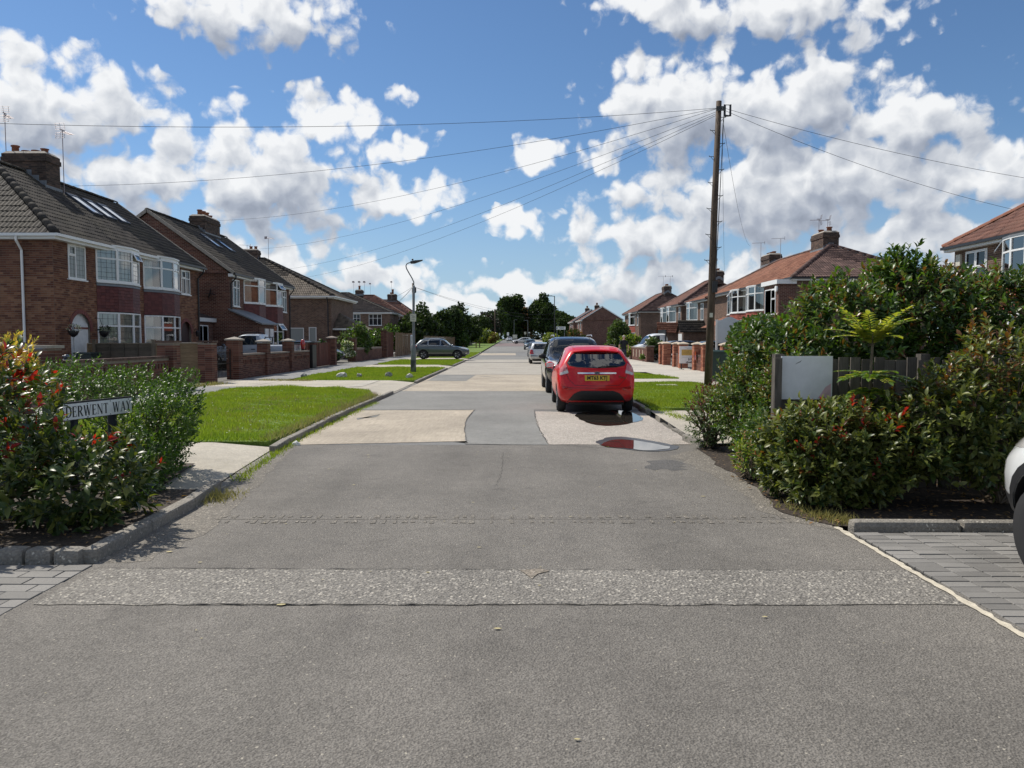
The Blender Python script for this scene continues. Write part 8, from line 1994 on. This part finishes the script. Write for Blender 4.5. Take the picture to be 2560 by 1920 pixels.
# --- green telecom cabinet
CB = thing('telecom_cabinet', 'dark green telecom cabinet standing behind the telegraph pole', 'cabinet', (7.62, 28.4, .09), R(6)); b = MB(); b.box((0, 0, .52), (.62, .38, 1.04)); b.build('body', MATS['cabinet_green'], CB)
b = MB(); b.box((0, 0, 1.065), (.68, .44, .05)); b.add([(-.34, -.22, 1.09), (.34, -.22, 1.09), (.34, .22, 1.09), (-.34, .22, 1.09), (-.2, -.1, 1.14), (.2, -.1, 1.14), (.2, .1, 1.14), (-.2, .1, 1.14)], [(0, 1, 5, 4), (1, 2, 6, 5), (2, 3, 7, 6), (3, 0, 4, 7), (4, 5, 6, 7)]); b.build('lid', MATS['cabinet_green'], CB)
b = MB(); b.box((-.002, -.192, .5), (.008, .006, .95)); b.box((.08, -.196, .62), (.03, .012, .10)); b.build('door_lock', MATS['iron_black'], CB); b = MB(); b.box((0, 0, .03), (.66, .42, .07)); b.build('plinth', MATS['kerb_concrete'], CB)
# --- advertising board between the pillars
AD = thing('advertising_board', 'white and gold advertising board showing 019 between the pillars', 'sign', (9.02, 39.6, .10), R(12))
b = MB(); b.box((0, 0, .74), (.86, .02, .88)); pn = b.build('panel', MATS['sign_white'], AD); b = MB(); b.box((.02, -.012, .86), (.68, .006, .30)); b.build('gold_band', MATS['ad_gold'], pn)
b = MB()
for k, (x, z, w, hh) in enumerate(((.08, 1.10, .45, .02), (.12, 1.05, .34, .02), (-.02, .62, .55, .02))): b.box((x, -.012, z), (w, .005, hh))
b.build('faint_print', MATS['ad_grey'], pn); text_mesh(pn, '019', .16, Matrix.Translation((.16, -.013, .50)) @ REARM, 'ink', bold=.004); text_mesh(pn, 'office@y', .11, Matrix.Translation((.12, -.013, .36)) @ REARM, 'ink', bold=.003)
for x in (-.3, .3): b = MB(); b.box((x, .03, .15), (.04, .04, .34)); b.box((x, 0, .0), (.05, .5, .04)); b.build('foot', MATS['iron_black'], AD)
for (x, y, z, mt, lb) in ((9.06, 41.1, .95, 'badge_blue', 'small blue notice on a pale-capped pillar'), (9.10, 38.2, .82, 'lamp_red', 'small red notice on a pale-capped pillar')):
    b = MB(); b.box((x, y, z), (.012, .22, .42)); tag(b.build('notice', MATS[mt]), lb, 'notice')
# --- stones on the left verge
def rock(label, loc, s, mat, seed):
    g = np.random.default_rng(seed); bm = bmesh.new(); bmesh.ops.create_icosphere(bm, subdivisions=2, radius=1.0)
    for v in bm.verts: v.co = Vector((v.co.x*s[0], v.co.y*s[1], v.co.z*s[2]))*(1+.25*math.sin(v.co.x*3+seed)*math.cos(v.co.y*4+seed*2)+g.normal(0, .06))
    me = bpy.data.meshes.new('stone'); bm.to_mesh(me); bm.free(); me.materials.append(MATS[mat]); o = link('edging_stone', me); o.location = loc; o.rotation_euler = (0, 0, seed); tag(o, label, 'stone', 'loose stones edging the left driveway')
for k, (px, py, s, mt, lb) in enumerate(((856, 944, (.24, .16, .15), 'stone_pale', 'largest white stone on the left driveway edge'), (898, 944, (.12, .10, .11), 'stone_grey', 'small grey stone second in the driveway edging'), (971, 942, (.16, .1, .13), 'stone_grey', 'pointed grey stone on the driveway edge'), (1024, 945, (.17, .12, .11), 'stone_pale', 'white stone nearest the street on the driveway edge'), (759, 943, (.20, .14, .12), 'stone_grey', 'grey stone at the pavement end of the driveway edge'), (1143, 893, (.28, .2, .12), 'stone_pale', 'pale stone by the grey car front wheel'))):
    x, y = G(px, py, .1); rock(lb, (x, y, .17), s, mt, k+1)
b = MB(); x, y = 5.1, 25.3; b.box((x, y, .118), (.62, .5, .03)); tag(b.build('inspection_cover', MATS['slab_pale']), 'pale concrete inspection cover in the right verge', 'cover')
for (px, py, w, hh, lb) in ((757, 1113, .07, .045, 'crumpled white litter by the left kerb'),):
    x, y = G(px, py); rock(lb, (x-.1, y, .02), (w, .05, hh), 'daisy', 9); bpy.data.objects[-1] if False else None
# --- small things by the houses
for (y, lb, fl) in ((26.45, 'pale flowered hanging basket left of the arched doorway', True), (28.45, 'dark hanging basket right of the arched doorway', False)):
    HB = thing('hanging_basket', lb, 'basket', (-15.05, y, 1.9)); b = MB(); b.smooth = True; b.lathe([(.04, -.20), (.13, -.12), (.18, 0), (.17, .02)], 12); b.build('bowl', MATS['iron_black'], HB)
    P, N = shell([((0, 0, .08), (.2, .2, .13))], 160, 3, .6, -.1, .15); emit_leaves(HB, P, N, N+.3, np.full(len(P), .07), np.random.default_rng(1).integers(0, 2, len(P)), ['blossom' if fl else 'leaf_dark', 'leaf_dark'], TPL, 0); b = MB(); b.tube([(0, 0, .02), (-.15, 0, .5), (-.34, 0, .5)], .01, 5); b.build('bracket', MATS['iron_black'], HB)
WB = thing('wheelie_bin', 'dark wheelie bin beside the arched doorway', 'bin', (-14.75, 26.75, .12)); b = MB(); b.add([(-.24, -.26, .06), (.24, -.26, .06), (.24, .26, .06), (-.24, .26, .06), (-.29, -.33, .98), (.29, -.33, .98), (.29, .33, .98), (-.29, .33, .98)], [(3, 2, 1, 0), (4, 5, 6, 7), (0, 1, 5, 4), (1, 2, 6, 5), (2, 3, 7, 6), (3, 0, 4, 7)]); b.build('body', MATS['bin_green'], WB)
b = MB(); b.box((0, 0, 1.02), (.62, .72, .06)); b.build('lid', MATS['bin_green'], WB)
for sx in (-1, 1): b = MB(); b.lathe([(.10, -.03), (.10, .03)], 12, Matrix.Translation((sx*.24, .28, .10)) @ Matrix.Rotation(R(90), 4, 'Y')); b.build('wheel', MATS['tyre'], WB)
BS = thing('bin_store', 'flat-topped grey bin store at the far end of the pickup wall', 'bin store', (-11.35, 41.9, .1)); b = MB(); b.box((0, 0, .62), (1.2, .8, 1.24)); b.build('box', MATS['iron_black'], BS); b = MB(); b.box((0, 0, 1.33), (1.6, 1.2, .05), M=Matrix.Translation((0, 0, 1.33)) @ Matrix.Rotation(R(-6), 4, 'Y') @ Matrix.Diagonal((1, 1, 1, 1))); b.build('lid', MATS['galv'], BS)
b = MB(); b.smooth = True; b.lathe([(.10, 0), (.13, .25), (.11, .40), (.07, .5)], 10, Matrix.Translation((-10.75, 39.6, 1.12))); tag(b.build('plant_pot', MATS['lamp_red']), 'small red pot on the wall near the bin store', 'pot')
DS = thing('satellite_dish', 'dark satellite dish on the gable end of the red brick house', 'dish', (-15.95, 40.75, 4.05), R(-70)); b = MB(); b.smooth = True; b.lathe([(.02, -.06), (.2, -.04), (.3, 0), (.31, .01), (.2, -.02)], 16, Matrix.Rotation(R(75), 4, 'X')); b.build('dish', MATS['iron_black'], DS); b = MB(); b.tube([(0, 0, 0), (0, -.35, .0)], .012, 5); b.tube([(0, .02, 0), (0, .3, -.05)], .02, 5); b.build('arm', MATS['iron_black'], DS)
WLn = thing('wall_lantern', 'black wall lantern beside the dark arched doorway', 'lantern', (-15.25, 37.35, 1.95)); b = MB(); b.lathe([(.05, -.18), (.09, .02), (.11, .04), (.02, .12)], 6); b.build('lantern_body', MATS['iron_black'], WLn); b = MB(); b.tube([(0, 0, .12), (-.08, 0, .2), (-.15, 0, .1)], .012, 5); b.build('bracket', MATS['iron_black'], WLn)
AL = thing('alarm_box', 'small pale alarm box on the nearest right house', 'alarm', (16.86, 29.25, 4.6)); b = MB(); b.box((0, 0, 0), (.08, .28, .42)); b.build('case', MATS['cream_sign'], AL)
# timber bollards and far signs
for k, (x, y) in enumerate(((-5.4, 116), (-5.0, 119), (-4.9, 78))):
    b = MB(); b.box((0, 0, .45), (.16, .16, .9)); b.box((0, 0, .92), (.12, .12, .04)); o = b.build('bollard', MATS['fence_brown']); o.location = (x, y, gz(y)+.05); tag(o, ('left of two timber posts on the far left verge', 'right of two timber posts on the far left verge', 'timber post on the verge in front of the grey car')[k], 'post', 'timber verge posts')
def far_sign(label, x, y, z, w, h, mat='sign_white', post=True):
    T = thing('road_sign', label, 'sign', (x, y, gz(y))); b_ = MB(); b_.box((0, -.06, z), (w, .03, h)); b_.build('panel', MATS[mat], T)
    if post: b_ = MB(); b_.tube([(0, 0, 0), (0, 0, z+h/2)], .05, 6); b_.build('post', MATS['galv'], T)
    else:
        for sx in (-1, 1): b_ = MB(); b_.tube([(sx*w*.4, 0, 0), (sx*w*.4, 0, z)], .05, 6); b_.build('post', MATS['galv'], T)
    return T
far_sign('square white sign on a thin post far left', -1.05, 200, 2.3, .55, .85); far_sign('grey board on two posts at the street end', .9, 240, 1.5, 1.4, 1.2, 'cream_sign', False); far_sign('small white sign left of the far pole', -5.3, 180, 3.0, .85, .32); far_sign('small white sign right of the far pole', -3.2, 200, 2.2, .35, .6); far_sign('small sign on the far right lamp', 3.2, 188, 2.5, .5, .6, 'cream_sign'); far_sign('second small sign by the far right lamp', 4.2, 188, 2.6, .4, .25)
D_ = far_sign('long white direction sign on the slim right lamp', 6.95, 109.9, 3.05, 1.35, .42, 'sign_white', False); b = MB(); b.box((-.55, -.08, 3.05), (.16, .01, .26)); b.box((.1, -.08, 3.12), (.8, .01, .06)); b.box((.16, -.08, 2.98), (.7, .01, .06)); b.build('print', MATS['badge_blue'], D_)
# --- the walking man, seen from behind
simple('skin', (.50, .30, .22), .6, var=.05); simple('cloth_black', (.012, .013, .016), .9); simple('denim', (.018, .026, .045), .9, var=.15); simple('hair_grey', (.42, .38, .34), .8, var=.2, scale=30); simple('shoe', (.02, .02, .02), .6)
MAN = thing('person', 'person in a black T-shirt and dark jeans walking away on the right pavement', 'person', (6.75, 46.5, .095), R(-4))
J = dict(pel=((0, 0, .96), (.155, .11)), sp=((0, .01, 1.15), (.15, .10)), ch=((0, .02, 1.36), (.175, .115)), nb=((0, .015, 1.47), (.10, .08)), nk=((0, .02, 1.54), (.056, .058)), jw=((0, .045, 1.62), (.070, .085)), hd=((0, .035, 1.70), (.078, .095)), tp=((0, .03, 1.765), (.058, .068)),
  ls=((-.19, .01, 1.43), (.062, .062)), le=((-.265, -.05, 1.15), (.045, .045)), lw=((-.29, .03, .92), (.030, .034)), lh=((-.295, .055, .85), (.022, .042)), rs=((.19, .01, 1.43), (.062, .062)), re=((.265, .02, 1.15), (.045, .045)), rw=((.285, .14, .94), (.030, .034)), rh=((.285, .18, .88), (.022, .042)),
  lp=((-.09, 0, .88), (.095, .10)), lk=((-.10, .06, .50), (.062, .066)), la=((-.10, -.10, .14), (.042, .048)), lf=((-.11, .06, .05), (.042, .040)), rp=((.09, 0, .88), (.095, .10)), rk=((.095, .04, .50), (.062, .066)), ra=((.10, .12, .10), (.042, .048)), rf=((.105, .27, .05), (.042, .038)))
names = list(J); E = [('pel', 'sp'), ('sp', 'ch'), ('ch', 'nb'), ('nb', 'nk'), ('nk', 'jw'), ('jw', 'hd'), ('hd', 'tp'), ('ch', 'ls'), ('ls', 'le'), ('le', 'lw'), ('lw', 'lh'), ('ch', 'rs'), ('rs', 're'), ('re', 'rw'), ('rw', 'rh'), ('pel', 'lp'), ('lp', 'lk'), ('lk', 'la'), ('la', 'lf'), ('pel', 'rp'), ('rp', 'rk'), ('rk', 'ra'), ('ra', 'rf')]
vs = [Vector(J[n][0]) for n in names]; rad = [J[n][1] for n in names]; ed = [(names.index(a), names.index(c)) for a, c in E]
for hnd, s_ in (('lh', -1), ('rh', 1)):
    h0 = Vector(J[hnd][0])
    for k in range(4):
        i0 = len(vs); ln = (.075, .085, .08, .062)[k]; vs += [h0+Vector((0, .03-.02*k, -.045)), h0+Vector((-s_*.012, .03-.02*k+.005, -.045-ln*.55)), h0+Vector((-s_*.03, .028-.02*k+.01, -.045-ln))]; rad += [(.010, .010), (.009, .009), (.008, .008)]; ed += [(names.index(hnd), i0), (i0, i0+1), (i0+1, i0+2)]
    i0 = len(vs); vs += [h0+Vector((-s_*.01, .05, -.0)), h0+Vector((-s_*.02, .07, -.05))]; rad += [(.011, .011), (.009, .009)]; ed += [(names.index(hnd), i0), (i0, i0+1)]
me = bpy.data.meshes.new('body'); me.from_pydata(vs, ed, []); o = bpy.data.objects.new('body', me); COL.objects.link(o); md = o.modifiers.new('s', 'SKIN'); sv = me.skin_vertices[0].data
for i, r_ in enumerate(rad): sv[i].radius = r_
sv[0].use_root = True; ms = o.modifiers.new('u', 'SUBSURF'); ms.levels = 2; ms.render_levels = 2; dg = bpy.context.evaluated_depsgraph_get(); dg.update(); m2 = bpy.data.meshes.new_from_object(o.evaluated_get(dg)); bpy.data.objects.remove(o)
for q in ('skin', 'cloth_black', 'denim', 'shoe'): m2.materials.append(MATS[q])
for p in m2.polygons:
    c = p.center; p.use_smooth = True; arm = abs(c.x) > .215
    p.material_index = 3 if c.z < .10 else (2 if c.z < .94 and not arm else (1 if (c.z < 1.505 and not (arm and c.z < 1.22)) else 0))
bo = link('body', m2, MAN); bm = bmesh.new(); bmesh.ops.create_icosphere(bm, subdivisions=2, radius=1, matrix=Matrix.Translation((0, .018, 1.715)) @ Matrix.Diagonal((.086, .098, .085, 1)))
bmesh.ops.delete(bm, geom=[v for v in bm.verts if v.co.z < 1.66 or (v.co.y > .09 and v.co.z < 1.74)], context='VERTS'); hm = bpy.data.meshes.new('hair'); bm.to_mesh(hm); bm.free(); hm.materials.append(MATS['hair_grey']); link('hair', hm, MAN)
for sx in (-1, 1): b = MB(); b.smooth = True; b.lathe([(.001, -.008), (.030, -.004), (.026, .008), (.001, .006)], 8, Matrix.Translation((sx*.088, .045, 1.67)) @ Matrix.Rotation(R(90), 4, 'Y') @ Matrix.Diagonal((1, .65, 1, 1))); b.build('ear', MATS['skin'], MAN)
b = MB(); b.box((-.30, .09, .80), (.02, .14, .10)); po_ = b.build('folded_paper', MATS['sign_white']); po_.location = (6.75, 46.5, .095); tag(po_, 'folded white paper in the left hand of the walking person', 'paper')
